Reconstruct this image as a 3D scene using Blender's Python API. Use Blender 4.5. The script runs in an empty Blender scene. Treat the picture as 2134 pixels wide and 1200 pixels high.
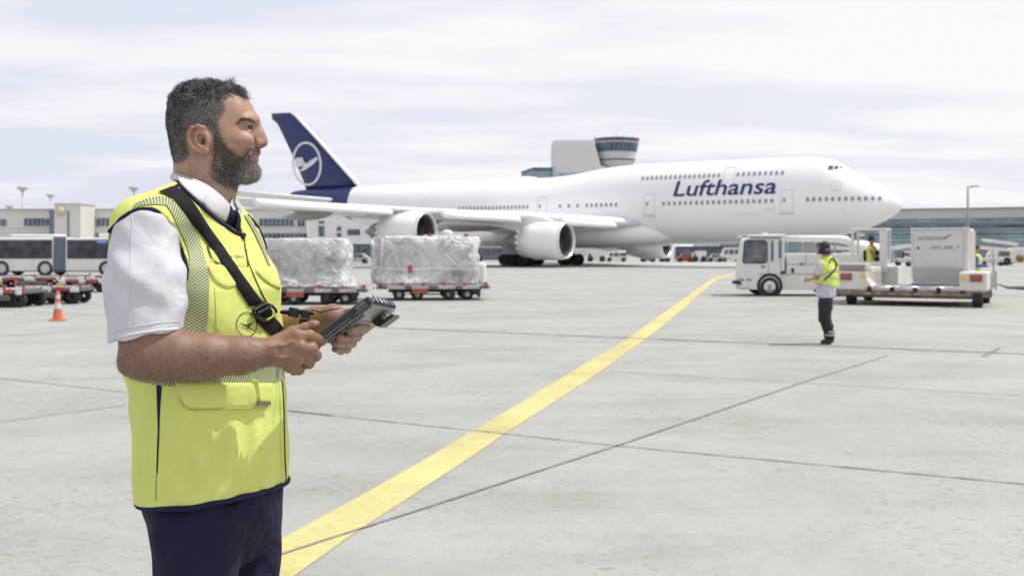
import bpy, bmesh, math, random
import numpy as np
from mathutils import Vector, Matrix
from mathutils.bvhtree import BVHTree
random.seed(7); rng = np.random.RandomState(7)
R = math.radians
SC = bpy.context.scene
COL = SC.collection
# ------------------------------------------------------------------ camera, sky, sun
F, CX, HY, CH = 2250.0, 1067.0, 524.0, 1.55       # focal (px), centre, horizon row, eye height (m)
cd = bpy.data.cameras.new("Camera"); cam = bpy.data.objects.new("Camera", cd); COL.objects.link(cam)
cam.location = (0, 0, CH); cam.rotation_euler = (R(90), 0, 0)
cd.sensor_width = 36; cd.lens = 36 * F / 2134; cd.shift_y = -(600 - HY) / 2134
cd.clip_start = 0.05; cd.clip_end = 9000
cd.dof.use_dof = True; cd.dof.focus_distance = 2.28; cd.dof.aperture_fstop = 8.0
SC.camera = cam
SUN_AZ = (0.975, 0.12); SUN_EL = 61
sd = Vector((SUN_AZ[0] * math.cos(R(SUN_EL)), SUN_AZ[1] * math.cos(R(SUN_EL)), math.sin(R(SUN_EL)))).normalized()
sl = bpy.data.lights.new("Sun", 'SUN'); sun = bpy.data.objects.new("Sun", sl); COL.objects.link(sun)
sl.energy = 3.3; sl.angle = R(1.1); sl.color = (1, .965, .91)
sun.rotation_euler = sd.to_track_quat('Z', 'Y').to_euler()
W = bpy.data.worlds.new("World"); SC.world = W; W.use_nodes = True
nt = W.node_tree; nt.nodes.clear()
def wn(t, **k):
    n = nt.nodes.new(t)
    for a, b in k.items(): setattr(n, a, b)
    return n
L_ = nt.links.new
out = wn('ShaderNodeOutputWorld'); bg = wn('ShaderNodeBackground'); bg.inputs[1].default_value = 0.1
sky = wn('ShaderNodeTexSky', sky_type='NISHITA'); sky.sun_disc = False
sky.sun_elevation = R(SUN_EL); sky.sun_rotation = math.atan2(SUN_AZ[0], SUN_AZ[1]); sky.air_density = 1.2; sky.dust_density = 2.5
tc = wn('ShaderNodeTexCoord'); sx = wn('ShaderNodeSeparateXYZ'); L_(tc.outputs['Generated'], sx.inputs[0])
def wm(op, a, b):
    m = wn('ShaderNodeMath', operation=op)
    for i, v in enumerate((a, b)):
        if isinstance(v, (int, float)): m.inputs[i].default_value = v
        else: L_(v, m.inputs[i])
    return m.outputs[0]
zz = wm('ADD', wm('MAXIMUM', sx.outputs[2], 0.0), 0.10)
cmb = wn('ShaderNodeCombineXYZ'); L_(wm('DIVIDE', sx.outputs[0], zz), cmb.inputs[0]); L_(wm('DIVIDE', sx.outputs[1], zz), cmb.inputs[1])
def wnoise(sc, det, rough, off, stretch=(1, 1, 1)):
    mp = wn('ShaderNodeMapping'); mp.inputs['Location'].default_value = off; mp.inputs['Scale'].default_value = stretch
    L_(cmb.outputs[0], mp.inputs[0])
    n = wn('ShaderNodeTexNoise'); n.inputs['Scale'].default_value = sc; n.inputs['Detail'].default_value = det; n.inputs['Roughness'].default_value = rough
    L_(mp.outputs[0], n.inputs['Vector']); return n.outputs[0]
n1 = wnoise(0.85, 7, .52, (3.2, 1.1, 0), (.62, 1.25, 1)); n2 = wnoise(2.2, 5, .5, (9.2, 4.1, 2), (.6, 1.3, 1))
cr = wn('ShaderNodeValToRGB'); cr.color_ramp.elements[0].position = .44; cr.color_ramp.elements[1].position = .58
L_(wm('ADD', wm('MULTIPLY', n1, .72), wm('MULTIPLY', n2, .28)), cr.inputs[0])
# thin veil everywhere, whiter towards the right (+x) and the horizon
mxa = wn('ShaderNodeMix', data_type='RGBA'); mxa.inputs[0].default_value = .90
L_(sky.outputs[0], mxa.inputs[6]); mxa.inputs[7].default_value = (7.5, 7.8, 8.95, 1)
side = wm('MULTIPLY', wm('ADD', sx.outputs[0], .25), .62)
fac = wn('ShaderNodeMath', operation='ADD'); fac.use_clamp = True
L_(wm('MULTIPLY', cr.outputs[0], .85), fac.inputs[0]); L_(wm('MAXIMUM', side, 0.0), fac.inputs[1])
mxb = wn('ShaderNodeMix', data_type='RGBA'); L_(fac.outputs[0], mxb.inputs[0]); L_(mxa.outputs[2], mxb.inputs[6]); mxb.inputs[7].default_value = (9.15, 9.0, 9.1, 1)
L_(mxb.outputs[2], bg.inputs[0]); L_(bg.outputs[0], out.inputs[0])
SC.view_settings.view_transform = 'Standard'; SC.view_settings.look = 'None'; SC.view_settings.gamma = 1.0
SC.view_settings.exposure = 0.08; SC.view_settings.use_curve_mapping = False
SC.cycles.max_bounces = 6; SC.cycles.use_denoising = True

# ------------------------------------------------------------------ helpers
def wp(px, py, Y): return Vector(((px - CX) * Y / F, Y, CH + (HY - py) * Y / F))
def gp(px, py, z=0.0):
    Y = (CH - z) * F / (py - HY); return Vector(((px - CX) * Y / F, Y, z))
class MB:
    def __init__(s): s.v = []; s.f = []; s.m = []; s.uv = None; s.sm = []
    def add(s, vs, fs, m=0, smooth=False):
        o = len(s.v); s.v += [tuple(v) for v in vs]
        for f in fs: s.f.append(tuple(i + o for i in f)); s.m.append(m); s.sm.append(smooth)
        return s
    def box(s, c, d, rot=None, m=0, taper=1.0):
        x, y, z = d[0] / 2, d[1] / 2, d[2] / 2; vs = []
        for dz in (-1, 1):
            k = taper if dz > 0 else 1
            for dx, dy in ((-1, -1), (1, -1), (1, 1), (-1, 1)):
                p = Vector((dx * x * k, dy * y * k, dz * z))
                if rot is not None: p = rot @ p
                vs.append(Vector(c) + p)
        return s.add(vs, [(0, 3, 2, 1), (4, 5, 6, 7), (0, 1, 5, 4), (1, 2, 6, 5), (2, 3, 7, 6), (3, 0, 4, 7)], m)
    def rbox(s, c, d, r=.03, rot=None, m=0, seg=2):
        bm = bmesh.new(); bmesh.ops.create_cube(bm, size=1)
        for v in bm.verts: v.co = Vector((v.co.x * d[0], v.co.y * d[1], v.co.z * d[2]))
        bmesh.ops.bevel(bm, geom=bm.edges[:], offset=min(r, min(d) * .45), segments=seg, affect='EDGES', profile=.5)
        bm.verts.index_update(); vs = []
        for v in bm.verts:
            p = v.co.copy()
            if rot is not None: p = rot @ p
            vs.append(Vector(c) + p)
        fs = [[v.index for v in f.verts] for f in bm.faces]; bm.free()
        return s.add(vs, fs, m)
    def tube(s, pts, r, n=8, m=0, cap=True, smooth=True, flat=1.0):
        pts = [Vector(p) for p in pts]; rs = r if isinstance(r, (list, tuple)) else [r] * len(pts)
        o = len(s.v); up = None; rings = []
        for i, p in enumerate(pts):
            t = (pts[min(i + 1, len(pts) - 1)] - pts[max(i - 1, 0)])
            t = t.normalized() if t.length > 1e-9 else Vector((0, 0, 1))
            if up is None: up = t.orthogonal().normalized() if abs(t.z) > .99 else Vector((0, 0, 1)).cross(t).normalized()
            a = (up - t * up.dot(t)); a = a.normalized() if a.length > 1e-6 else t.orthogonal().normalized()
            b = t.cross(a); up = a
            rings.append([p + (a * math.cos(q) + b * math.sin(q) * flat) * rs[i] for q in [2 * math.pi * j / n for j in range(n)]])
        vs = [v for rr in rings for v in rr]; fs = []
        for i in range(len(pts) - 1):
            for j in range(n): fs.append((i * n + j, i * n + (j + 1) % n, (i + 1) * n + (j + 1) % n, (i + 1) * n + j))
        s.add(vs, fs, m, smooth)
        if cap: s.add(rings[0], [tuple(range(n))[::-1]], m); s.add(rings[-1], [tuple(range(n))], m)
        return s
    def lathe(s, prof, c, axis, n=32, m=0, smooth=True):
        # prof: (distance along axis, radius)
        a = Vector(axis).normalized(); u = a.orthogonal().normalized(); w = a.cross(u); c = Vector(c); vs = []; fs = []
        for (t, r) in prof:
            for j in range(n):
                q = 2 * math.pi * j / n; vs.append(c + a * t + (u * math.cos(q) + w * math.sin(q)) * max(r, 1e-5))
        for i in range(len(prof) - 1):
            for j in range(n): fs.append((i * n + j, i * n + (j + 1) % n, (i + 1) * n + (j + 1) % n, (i + 1) * n + j))
        return s.add(vs, fs, m, smooth)
    def prism(s, pts, d, m=0):
        pts = [Vector(p) for p in pts]; d = Vector(d); n = len(pts)
        vs = pts + [p + d for p in pts]
        return s.add(vs, [tuple(range(n))[::-1], tuple(range(n, 2 * n))] + [(i, (i + 1) % n, n + (i + 1) % n, n + i) for i in range(n)], m)
    def loft(s, rings, closed=True, m=0, smooth=True, caps=True):
        n = len(rings[0]); vs = [p for r_ in rings for p in r_]; fs = []
        for i in range(len(rings) - 1):
            for j in range(n if closed else n - 1):
                fs.append((i * n + j, i * n + (j + 1) % n, (i + 1) * n + (j + 1) % n, (i + 1) * n + j))
        s.add(vs, fs, m, smooth)
        if caps and closed: s.add(rings[0], [tuple(range(n))[::-1]], m); s.add(rings[-1], [tuple(range(n))], m)
        return s
    def sphere(s, c, r, m=0, n=16, k=10):
        r = r if isinstance(r, (tuple, list)) else (r, r, r); rings = []
        for i in range(k + 1):
            a = math.pi * (i + .001) / (k + .002); rings.append([Vector((c[0] + r[0] * math.sin(a) * math.cos(2 * math.pi * j / n), c[1] + r[1] * math.sin(a) * math.sin(2 * math.pi * j / n), c[2] - r[2] * math.cos(a))) for j in range(n)])
        return s.loft(rings, m=m, caps=False)
def wloc(o):
    p = Vector((0, 0, 0))
    while o is not None: p += o.location; o = o.parent
    return p
def setmats(me, mats):
    for m in (mats if isinstance(mats, (list, tuple)) else [mats]): me.materials.append(m)
def obj(name, mb, mats, parent=None, local=False, fixn=True, **tags):
    me = bpy.data.meshes.new(name); v = mb.v
    if parent is not None and not local:
        w = wloc(parent); v = [(a[0] - w.x, a[1] - w.y, a[2] - w.z) for a in v]
    me.from_pydata(v, [], mb.f); setmats(me, mats)
    me.polygons.foreach_set('material_index', mb.m); me.polygons.foreach_set('use_smooth', mb.sm)
    if fixn:
        bm = bmesh.new(); bm.from_mesh(me); bmesh.ops.remove_doubles(bm, verts=bm.verts, dist=1e-5); bmesh.ops.recalc_face_normals(bm, faces=bm.faces); bm.to_mesh(me); bm.free()
    if mb.uv:
        pass
    me.update()
    o = bpy.data.objects.new(name, me); COL.objects.link(o)
    if parent is not None: o.parent = parent
    for k, t in tags.items(): o[k] = t
    return o
def thing(name, label, cat, loc=(0, 0, 0), group=None, rz=0):
    o = bpy.data.objects.new(name, None); COL.objects.link(o); o.location = loc; o.rotation_euler = (0, 0, rz); o.empty_display_size = .3
    o['label'] = label; o['category'] = cat
    if group: o['group'] = group
    return o
def tag(o, label, cat, group=None):
    o['label'] = label; o['category'] = cat
    if group: o['group'] = group
    return o
def dup(root, loc, rz=None, label=None, group=None):
    def cp(o, par):
        c = o.copy(); COL.objects.link(c)
        if par is not None: c.parent = par
        for ch in [q for q in bpy.data.objects if q.parent == o]: cp(ch, c)
        return c
    r_ = cp(root, None); r_.location = loc
    if rz is not None: r_.rotation_euler = (0, 0, rz)
    if label: r_['label'] = label
    if group: r_['group'] = group
    return r_
# ---- materials
MATS = {}
def mat(name, col, rough=.5, metal=0, noise=None, bump=None, coat=0, spec=None, emit=None, trans=0, sheen=0, sss=0):
    """noise=(scale, amount, detail); bump=(scale, strength, dist)"""
    if name in MATS: return MATS[name]
    m = bpy.data.materials.new(name); m.use_nodes = True; t = m.node_tree; b = t.nodes['Principled BSDF']
    b.inputs['Base Color'].default_value = (*col, 1); b.inputs['Roughness'].default_value = rough; b.inputs['Metallic'].default_value = metal
    b.inputs['Coat Weight'].default_value = coat; b.inputs['Transmission Weight'].default_value = trans
    b.inputs['Sheen Weight'].default_value = sheen
    if spec is not None: b.inputs['Specular IOR Level'].default_value = spec
    if sss: b.inputs['Subsurface Weight'].default_value = sss; b.inputs['Subsurface Radius'].default_value = (.010, .004, .002); b.inputs['Subsurface Scale'].default_value = 1
    if emit: b.inputs['Emission Color'].default_value = (*emit[:3], 1); b.inputs['Emission Strength'].default_value = emit[3]
    if noise or bump: tcn = t.nodes.new('ShaderNodeTexCoord')
    if noise:
        n = t.nodes.new('ShaderNodeTexNoise'); n.inputs['Scale'].default_value = noise[0]; n.inputs['Detail'].default_value = noise[2] if len(noise) > 2 else 5; n.inputs['Roughness'].default_value = .6
        t.links.new(tcn.outputs['Object'], n.inputs['Vector'])
        r_ = t.nodes.new('ShaderNodeValToRGB'); a = noise[1]
        r_.color_ramp.elements[0].position = .3; r_.color_ramp.elements[1].position = .7
        r_.color_ramp.elements[0].color = (*[c * (1 - a) for c in col], 1); r_.color_ramp.elements[1].color = (*[min(1, c * (1 + a * .6)) for c in col], 1)
        t.links.new(n.outputs[0], r_.inputs[0]); t.links.new(r_.outputs[0], b.inputs['Base Color'])
    if bump:
        n = t.nodes.new('ShaderNodeTexNoise'); n.inputs['Scale'].default_value = bump[0]; n.inputs['Detail'].default_value = 4
        t.links.new(tcn.outputs['Object'], n.inputs['Vector'])
        bp = t.nodes.new('ShaderNodeBump'); bp.inputs['Strength'].default_value = bump[1]; bp.inputs['Distance'].default_value = bump[2]
        t.links.new(n.outputs[0], bp.inputs['Height']); t.links.new(bp.outputs[0], b.inputs['Normal'])
    MATS[name] = m; return m
def nodes(m): return m.node_tree, m.node_tree.nodes['Principled BSDF']
M_white = mat('vehicle_white', (.70, .69, .66), .45, noise=(1.3, .07, 6))
M_dirty = mat('dirty_white', (.60, .585, .54), .6, noise=(2.2, .28, 8))
M_cream = mat('cream_panel', (.52, .50, .43), .55, noise=(3, .12))
M_grey = mat('grey_metal', (.33, .34, .35), .45, metal=.4, noise=(3, .2))
M_alu = mat('brushed_aluminium', (.62, .62, .62), .38, metal=.75, noise=(5, .15))
M_dgrey = mat('dark_grey_metal', (.12, .12, .125), .6, noise=(4, .3))
M_black = mat('black_rubber', (.022, .022, .024), .75, noise=(6, .3))
M_glass = mat('dark_glass', (.10, .125, .145), .08, spec=.8, noise=(2.2, .9, 5))
M_glassb = mat('blue_glass', (.11, .20, .25), .12, spec=.8, noise=(.25, .5))
M_red = mat('signal_red', (.42, .075, .05), .45, noise=(5, .2))
M_orange = mat('cone_orange', (.60, .17, .07), .5, noise=(7, .2))
M_yel = mat('machine_yellow', (.72, .52, .06), .45, noise=(5, .2))
M_blue = mat('workwear_blue', (.03, .09, .42), .7)
M_lamp = mat('red_lamp_lens', (.36, .07, .045), .4)
# ------------------------------------------------------------------ ground
def ground_mat():
    m = mat('apron_concrete', (.33, .325, .315), .85); t, b = nodes(m); N = t.nodes.new; K = t.links.new
    tcn = N('ShaderNodeTexCoord')
    def noise(sc, det=6, ro=.6, stretch=(1, 1, 1), rot=0):
        mp = N('ShaderNodeMapping'); mp.inputs['Scale'].default_value = stretch; mp.inputs['Rotation'].default_value = (0, 0, rot); K(tcn.outputs['Object'], mp.inputs[0])
        n = N('ShaderNodeTexNoise'); n.inputs['Scale'].default_value = sc; n.inputs['Detail'].default_value = det; n.inputs['Roughness'].default_value = ro
        K(mp.outputs[0], n.inputs['Vector']); return n.outputs[0]
    def ramp(x, p0, p1, c0, c1):
        r_ = N('ShaderNodeValToRGB'); e = r_.color_ramp.elements; e[0].position = p0; e[1].position = p1; e[0].color = (*c0, 1); e[1].color = (*c1, 1); K(x, r_.inputs[0]); return r_.outputs[0]
    def mul(a, c, f=1.0):
        x = N('ShaderNodeMix'); x.data_type = 'RGBA'; x.blend_type = 'MULTIPLY'; x.inputs[0].default_value = f; K(a, x.inputs[6]); K(c, x.inputs[7]); return x.outputs[2]
    base = ramp(noise(.16, 8, .62), .32, .68, (.338, .336, .312), (.385, .387, .360))
    base = mul(base, ramp(noise(.9, 10, .7, (1, .55, 1), .3), .30, .60, (.91, .90, .895), (1.02, 1.02, 1.02)))
    base = mul(base, ramp(noise(9, 8, .75), .3, .56, (.92, .92, .915), (1.02, 1.02, 1.02)))
    base = mul(base, ramp(noise(2.3, 12, .78, (1, 1, 1), 1.0), .27, .36, (.66, .64, .62), (1, 1, 1)))   # worn pits and scuffs
    cl_ = ramp(noise(.55, 4, .6), .46, .58, (0, 0, 0), (1, 1, 1)); sp_ = ramp(noise(11, 6, .7, (1, 1.6, 1), .4), .37, .46, (.73, .71, .69), (1, 1, 1))
    x_ = N('ShaderNodeMix'); x_.data_type = 'RGBA'; K(cl_, x_.inputs[0]); x_.inputs[6].default_value = (1, 1, 1, 1); K(sp_, x_.inputs[7]); base = mul(base, x_.outputs[2])
    base = mul(base, ramp(noise(.42, 9, .66, (1, 2.2, 1), -.25), .38, .52, (.90, .89, .885), (1.02, 1.02, 1.02)))
    base = mul(base, ramp(noise(5.5, 5, .6, (1, 1, 1), .7), .20, .245, (.62, .60, .58), (1, 1, 1)))
    base = mul(base, ramp(noise(60, 3, .6), .3, .6, (.90, .90, .90), (1.02, 1.02, 1.02)))
    base = mul(base, ramp(noise(.05, 4, .6, (1, 6, 1), .1), .3, .6, (.93, .92, .92), (1.03, 1.03, 1.04)))
    K(base, b.inputs['Base Color'])
    bp = N('ShaderNodeBump'); bp.inputs['Strength'].default_value = .35; bp.inputs['Distance'].default_value = .01
    K(noise(40, 6, .7), bp.inputs['Height']); K(bp.outputs[0], b.inputs['Normal']); return m
M_ground = ground_mat()
g = MB().add([(-3500, -300, 0), (3500, -300, 0), (3500, 6500, 0), (-3500, 6500, 0)], [(0, 1, 2, 3)])
obj('ground', g, M_ground, kind='structure')
def line_strip(p, q, w, z, mb, ext=0.0, n=24, wob=.0):
    p = Vector(p); q = Vector(q); d = (q - p).normalized(); p = p - d * ext; q = q + d * ext; s_ = Vector((-d.y, d.x, 0)); a = []
    for i in range(n + 1):
        c = p.lerp(q, i / n); k = w / 2 * (1 + random.uniform(-wob, wob)); c = c + s_ * random.uniform(-wob, wob) * w * .3
        a.append((c.x + s_.x * k, c.y + s_.y * k, z)); a.append((c.x - s_.x * k, c.y - s_.y * k, z))
    mb.add(a, [(2 * i, 2 * i + 1, 2 * i + 3, 2 * i + 2) for i in range(n)])
M_joint = mat('joint_filler', (.25, .243, .235), .9, noise=(1.5, .35, 8))
M_joint2 = mat('faint_joint', (.245, .24, .235), .9, noise=(1.5, .2, 8))
jm = MB(); j2 = MB()
def J(a, b, w, mb=jm, e0=0, e1=0):
    p, q = gp(*a), gp(*b); d = (q - p).normalized(); line_strip(p - d * e0, q + d * e1, w, .008, mb, n=70, wob=.35)
J((604, 857), (1286, 929), .022, jm, 0, 0); J((1286, 929), (2134, 1009), .022, jm, 0, 3)
J((586, 1156), (1286, 929), .022, jm, 2, 0); J((1286, 929), (1670, 798), .024); J((1670, 798), (1850, 741), .018, j2)
J((780, 682), (1310, 704.5), .085, jm); J((1310, 704.5), (2134, 738), .09, jm, 0, 6)
J((1270, 774), (1670, 798), .022, j2); J((1670, 798), (2134, 825), .022, j2, 0, 2)
J((2050, 743), (2083, 725), .06, jm); J((0, 788), (266, 818), .022, jm, 2, 3); J((0, 879), (262, 845), .018, j2, 2, 0)
J((0, 646), (225, 656), .05, j2, 6, 0); J((0, 700), (225, 690), .04, j2, 6, 0)
J((1000, 556), (1560, 560), .5, j2, 60, 60)
J((600, 600), (1500, 606), .06, j2, 5, 10)
o = obj('expansion_joints', jm, M_joint, kind='structure', fixn=False); o = obj('faint_expansion_joints', j2, M_joint2, kind='structure', fixn=False)
# pale worn lane far out, as in the photograph
def yellow_mat():
    m = mat('yellow_line_paint', (.56, .50, .20), .7, noise=(.9, .22, 10)); t, b = nodes(m); N = t.nodes.new; K = t.links.new
    tcn = N('ShaderNodeTexCoord'); n = N('ShaderNodeTexNoise'); n.inputs['Scale'].default_value = 14; n.inputs['Detail'].default_value = 9; n.inputs['Roughness'].default_value = .75
    K(tcn.outputs['Object'], n.inputs['Vector']); r_ = N('ShaderNodeValToRGB'); r_.color_ramp.elements[0].position = .36; r_.color_ramp.elements[1].position = .47
    K(n.outputs[0], r_.inputs[0]); x = N('ShaderNodeMix'); x.data_type = 'RGBA'; K(r_.outputs[0], x.inputs[0]); x.inputs[6].default_value = (.42, .385, .22, 1)
    old = b.inputs['Base Color'].links[0].from_socket; K(old, x.inputs[7]); K(x.outputs[2], b.inputs['Base Color']); return m
Lp = [(250, 1310), (430, 1208), (580, 1126), (730, 1045.6), (880, 961), (985, 898), (1079, 843), (1150, 800), (1222, 757), (1280, 724), (1311, 704), (1354, 673), (1392.5, 645.6), (1422, 625), (1449, 606), (1468, 592), (1482.5, 582), (1499, 575.5), (1533, 570.2), (1580, 565.5)]
Rp = [(470, 1310), (600, 1210), (741, 1109), (830, 1052), (906, 1002), (985, 950), (1049, 906), (1130, 854), (1214, 800), (1280, 754), (1347.5, 704.7), (1382, 678), (1412, 654), (1440, 629), (1460, 610.5), (1476, 597), (1488, 587.6), (1505, 579), (1534.5, 573), (1582, 567.3)]
a = []
for l, r_ in zip(Lp, Rp):
    p, q = gp(*l), gp(*r_); a += [(p.x, p.y, .004), (q.x, q.y, .004)]
obj('yellow_guide_line', MB().add(a, [(2 * i, 2 * i + 1, 2 * i + 3, 2 * i + 2) for i in range(len(Lp) - 1)]), yellow_mat(), kind='structure', fixn=False)
# white edge strip far away beneath the aircraft
a = [gp(-900, 553.0, .005), gp(3000, 553.0, .005), gp(3000, 547.6, .005), gp(-900, 547.6, .005)]
obj('far_concrete_strip', MB().add(a, [(0, 1, 2, 3)]), mat('pale_concrete', (.42, .415, .40), .85, noise=(.05, .08)), kind='structure', fixn=False)

# ------------------------------------------------------------------ the airliner
NX, NY_, AL = 35.4, 98.0, math.atan2(.5243, .8515)
ca, sa = math.cos(AL), math.sin(AL)
def pl(t, lat, z):   # t metres aft of the nose, lat metres towards the camera side
    return Vector((NX - t * ca - lat * sa, NY_ + t * sa - lat * ca, z))
def pl_inv(px, py, lat=0.0):   # pixel on the plane lat=const -> t, z
    r_ = (px - CX) / F; t = (NX - lat * sa - r_ * (NY_ - lat * ca)) / (ca + r_ * sa); Y = NY_ + t * sa - lat * ca
    return t, CH + (HY - py) * Y / F
def lerp_tab(tab, t):
    xs = [q[0] for q in tab]; ys = [q[1] for q in tab]; return float(np.interp(t, xs, ys))
crown_px = [(1881, 422), (1876, 414), (1868.6, 409), (1858, 402), (1845, 394), (1822, 382), (1798, 369), (1775, 356), (1762, 346), (1751, 338), (1740, 333), (1728, 330), (1700, 328.3), (1650, 329), (1600, 330.5), (1540, 333.5), (1470, 337), (1400, 340), (1350, 342.5), (1300, 346), (1270, 350), (1240, 356), (1205, 363.5), (1170, 369), (1130, 371.5), (1087, 373.3), (1000, 378), (900, 382), (800, 386.3), (760, 388), (700, 391), (650, 394), (615, 398), (608, 402)]
crown = sorted([(pl_inv(x, y)) for x, y in crown_px]); crown = [(max(t, 0), z) for t, z in crown]
keel = [(0, 5.75), (.15, 5.3), (.5, 4.95), (1.2, 4.45), (2.5, 3.85), (4, 3.35), (6, 2.9), (8, 2.65), (11, 2.45), (15, 2.32), (20, 2.28), (48, 2.28), (52, 2.6), (56, 3.3), (60, 4.25), (64, 5.3), (68, 6.5), (72, 7.7), (74.0, 8.35), (74.4, 8.5)]
halfw = [(0, .05), (.15, .5), (.5, .95), (1.2, 1.45), (2.5, 1.98), (4, 2.4), (6, 2.8), (8, 3.05), (11, 3.22), (14, 3.25), (50, 3.25), (54, 3.1), (58, 2.75), (62, 2.3), (66, 1.75), (70, 1.15), (73.6, .55), (74.4, .3)]
def smooth_tab(tab, T, w):
    return sum(lerp_tab(tab, min(max(T + d, 0), 74.4)) for d in (-w, -w / 2, 0, w / 2, w)) / 5
def sect(t):
    w = min(.8, t * .6, (74.4 - t) * .6 + .01)
    zt, zb, b = smooth_tab(crown, t, w), smooth_tab(keel, t, w), smooth_tab(halfw, t, w)
    z0 = zb + (zt - zb) * (.42 if t > 4 else .45); return zt, zb, b, z0
def fring(t, n=64):
    zt, zb, b, z0 = sect(t); out_ = []
    for j in range(n):
        q = 2 * math.pi * j / n; c, s_ = math.cos(q), math.sin(q); e = .93
        x = b * math.copysign(abs(c) ** e, c); z = z0 + (zt - z0 if s_ > 0 else z0 - zb) * math.copysign(abs(s_) ** e, s_)
        out_.append(pl(t, x, z))
    return out_
def fside(t, z, off=.012):   # point on the near side of the fuselage
    zt, zb, b, z0 = sect(t); h = (zt - z0) if z > z0 else (z0 - zb); s_ = min(abs(z - z0) / h, .999) ** (1 / .93)
    c = math.sqrt(1 - s_ * s_) ** .93; return pl(t, b * c + off, z)
M_plane = mat('aircraft_white_paint', (.86, .86, .86), .28, coat=.3, noise=(.35, .035, 4))
M_navy = mat('aircraft_navy_paint', (.003, .015, .10), .4, coat=.15)
M_pgrey = mat('aircraft_grey_paint', (.40, .40, .385), .4, noise=(.6, .12))
M_outline = mat('panel_outline', (.62, .63, .65), .5)
M_engine_in = mat('engine_liner', (.10, .10, .105), .5, metal=.3)
M_lip = mat('polished_inlet_lip', (.75, .75, .75), .22, metal=.7)
A = thing('airliner', 'large white four-engined jet airliner with navy tail, taxiing behind the apron vehicles', 'airliner', pl(37, 0, 0))
ts = [0, .03, .08, .15, .3, .5, .8, 1.2, 1.7, 2.3, 3, 3.7, 4.4, 5, 5.6, 6.2, 6.8, 7.6, 8.6, 10, 12, 14, 17, 20, 23, 25, 27, 28.5, 30, 31.5, 33, 34.5, 36, 38, 41, 45, 48, 50, 52, 54, 56, 58, 60, 62, 63.5, 65, 66.5, 68, 70, 71.5, 73, 73.8, 74.2, 74.4]
fu = MB(); rings = [fring(t) for t in ts]; fu.loft(rings, caps=True)
for i, f in enumerate(fu.f):
    if len(f) == 4 and i // 64 < len(ts) - 1:
        tt = ts[i // 64]; j = i % 64; q = abs(((j + .5) / 64 * 2 * math.pi + math.pi / 2) % (2 * math.pi) - math.pi) / math.pi   # 0 top .. 1 bottom
        if tt >= 63.4 - 0.4 * math.sin(q * math.pi) * 0 - (3.0 * (q - .45) if q > .45 else 0): fu.m[i] = 1
fu.m[-1] = 1
fus = obj('fuselage', fu, [M_plane, M_navy], A)
# belly fairing
bf = MB(); rr = []
for t, b, zb, zt in [(19.5, .4, 3.3, 3.9), (21, 1.7, 2.5, 4.2), (23.5, 2.9, 2.1, 4.6), (26, 3.55, 1.95, 4.9), (30, 3.8, 1.9, 5.0), (38, 3.8, 1.9, 5.0), (44, 3.6, 1.95, 4.8), (48, 3.0, 2.1, 4.4), (51, 1.8, 2.5, 4.0), (53, .4, 3.0, 3.6)]:
    z0 = (zt + zb) / 2; rr.append([pl(t, b * math.copysign(abs(math.cos(q)) ** .8, math.cos(q)), z0 + (zt - z0) * math.copysign(abs(math.sin(q)) ** .8, math.sin(q))) for q in [2 * math.pi * j / 32 for j in range(32)]])
obj('belly_fairing', bf.loft(rr), M_plane, A)
# wings
def foil(le, te, z, thick, lat, n=10):
    up = []; lo = []
    for i in range(n + 1):
        s_ = i / n; x = s_ * s_ if False else (1 - math.cos(math.pi * s_)) / 2
        yt = thick * 5 * (.2969 * math.sqrt(x) - .126 * x - .3516 * x * x + .2843 * x ** 3 - .1015 * x ** 4)
        up.append(pl(le + (te - le) * x, lat, z + yt - .25 * thick * x * 2)); lo.append(pl(le + (te - le) * x, lat, z - yt * .75 - .25 * thick * x * 2))
    return up + lo[-2:0:-1]
wing_tab = [(2.6, 24.0, 41.5, 4.35, 1.9), (5, 26.6, 42.0, 4.5, 1.7), (12, 31.8, 44.2, 4.95, 1.25), (20, 38.2, 48.2, 5.35, .85), (28, 44.6, 52.4, 5.85, .55), (32.6, 48.4, 54.8, 6.2, .36), (34.0, 51.2, 56.0, 6.35, .2)]
def le_at(lat):
    return [float(np.interp(lat, [w[0] for w in wing_tab], [w[k] for w in wing_tab])) for k in (1, 3, 4)]
for sgn in (1, -1):
    wobj = obj('wing', MB().loft([foil(le, te, z, th, sgn * lat) for lat, le, te, z, th in wing_tab]), M_plane, A)
    for (l0, l1) in ((5.2, 9.6), (13.4, 19.2), (23.2, 32.6)):      # extended leading-edge flaps
        mb = MB(); r2 = []
        for k in range(5):
            lt = l0 + (l1 - l0) * k / 4; le, z, th = le_at(lt); zz_ = z + .02
            r2.append([pl(le + .25, sgn * lt, zz_ + .14 * th), pl(le - .18, sgn * lt, zz_ + .05), pl(le - .62, sgn * lt, zz_ - .34), pl(le - .62, sgn * lt, zz_ - .72), pl(le - .42, sgn * lt, zz_ - .70), pl(le + .1, sgn * lt, zz_ - .2)])
        obj('leading_edge_flap', mb.loft(r2), M_plane, wobj)
    for lt, t0, t1 in ((9.2, 35.5, 46.8), (15.5, 39.8, 48.8), (24.5, 46.2, 52.8)):
        le, z, th = le_at(lt); mb = MB(); prof = [(0, .02), (.1, .28), (.3, .5), (.55, .55), (.8, .38), (1, .03)]
        mb.lathe([(p * (t1 - t0), r_) for p, r_ in prof], pl(t0, sgn * lt, z - .55), pl(1, 0, -.02) - pl(0, 0, 0), 16); obj('flap_fairing', mb, M_pgrey, wobj)
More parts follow.
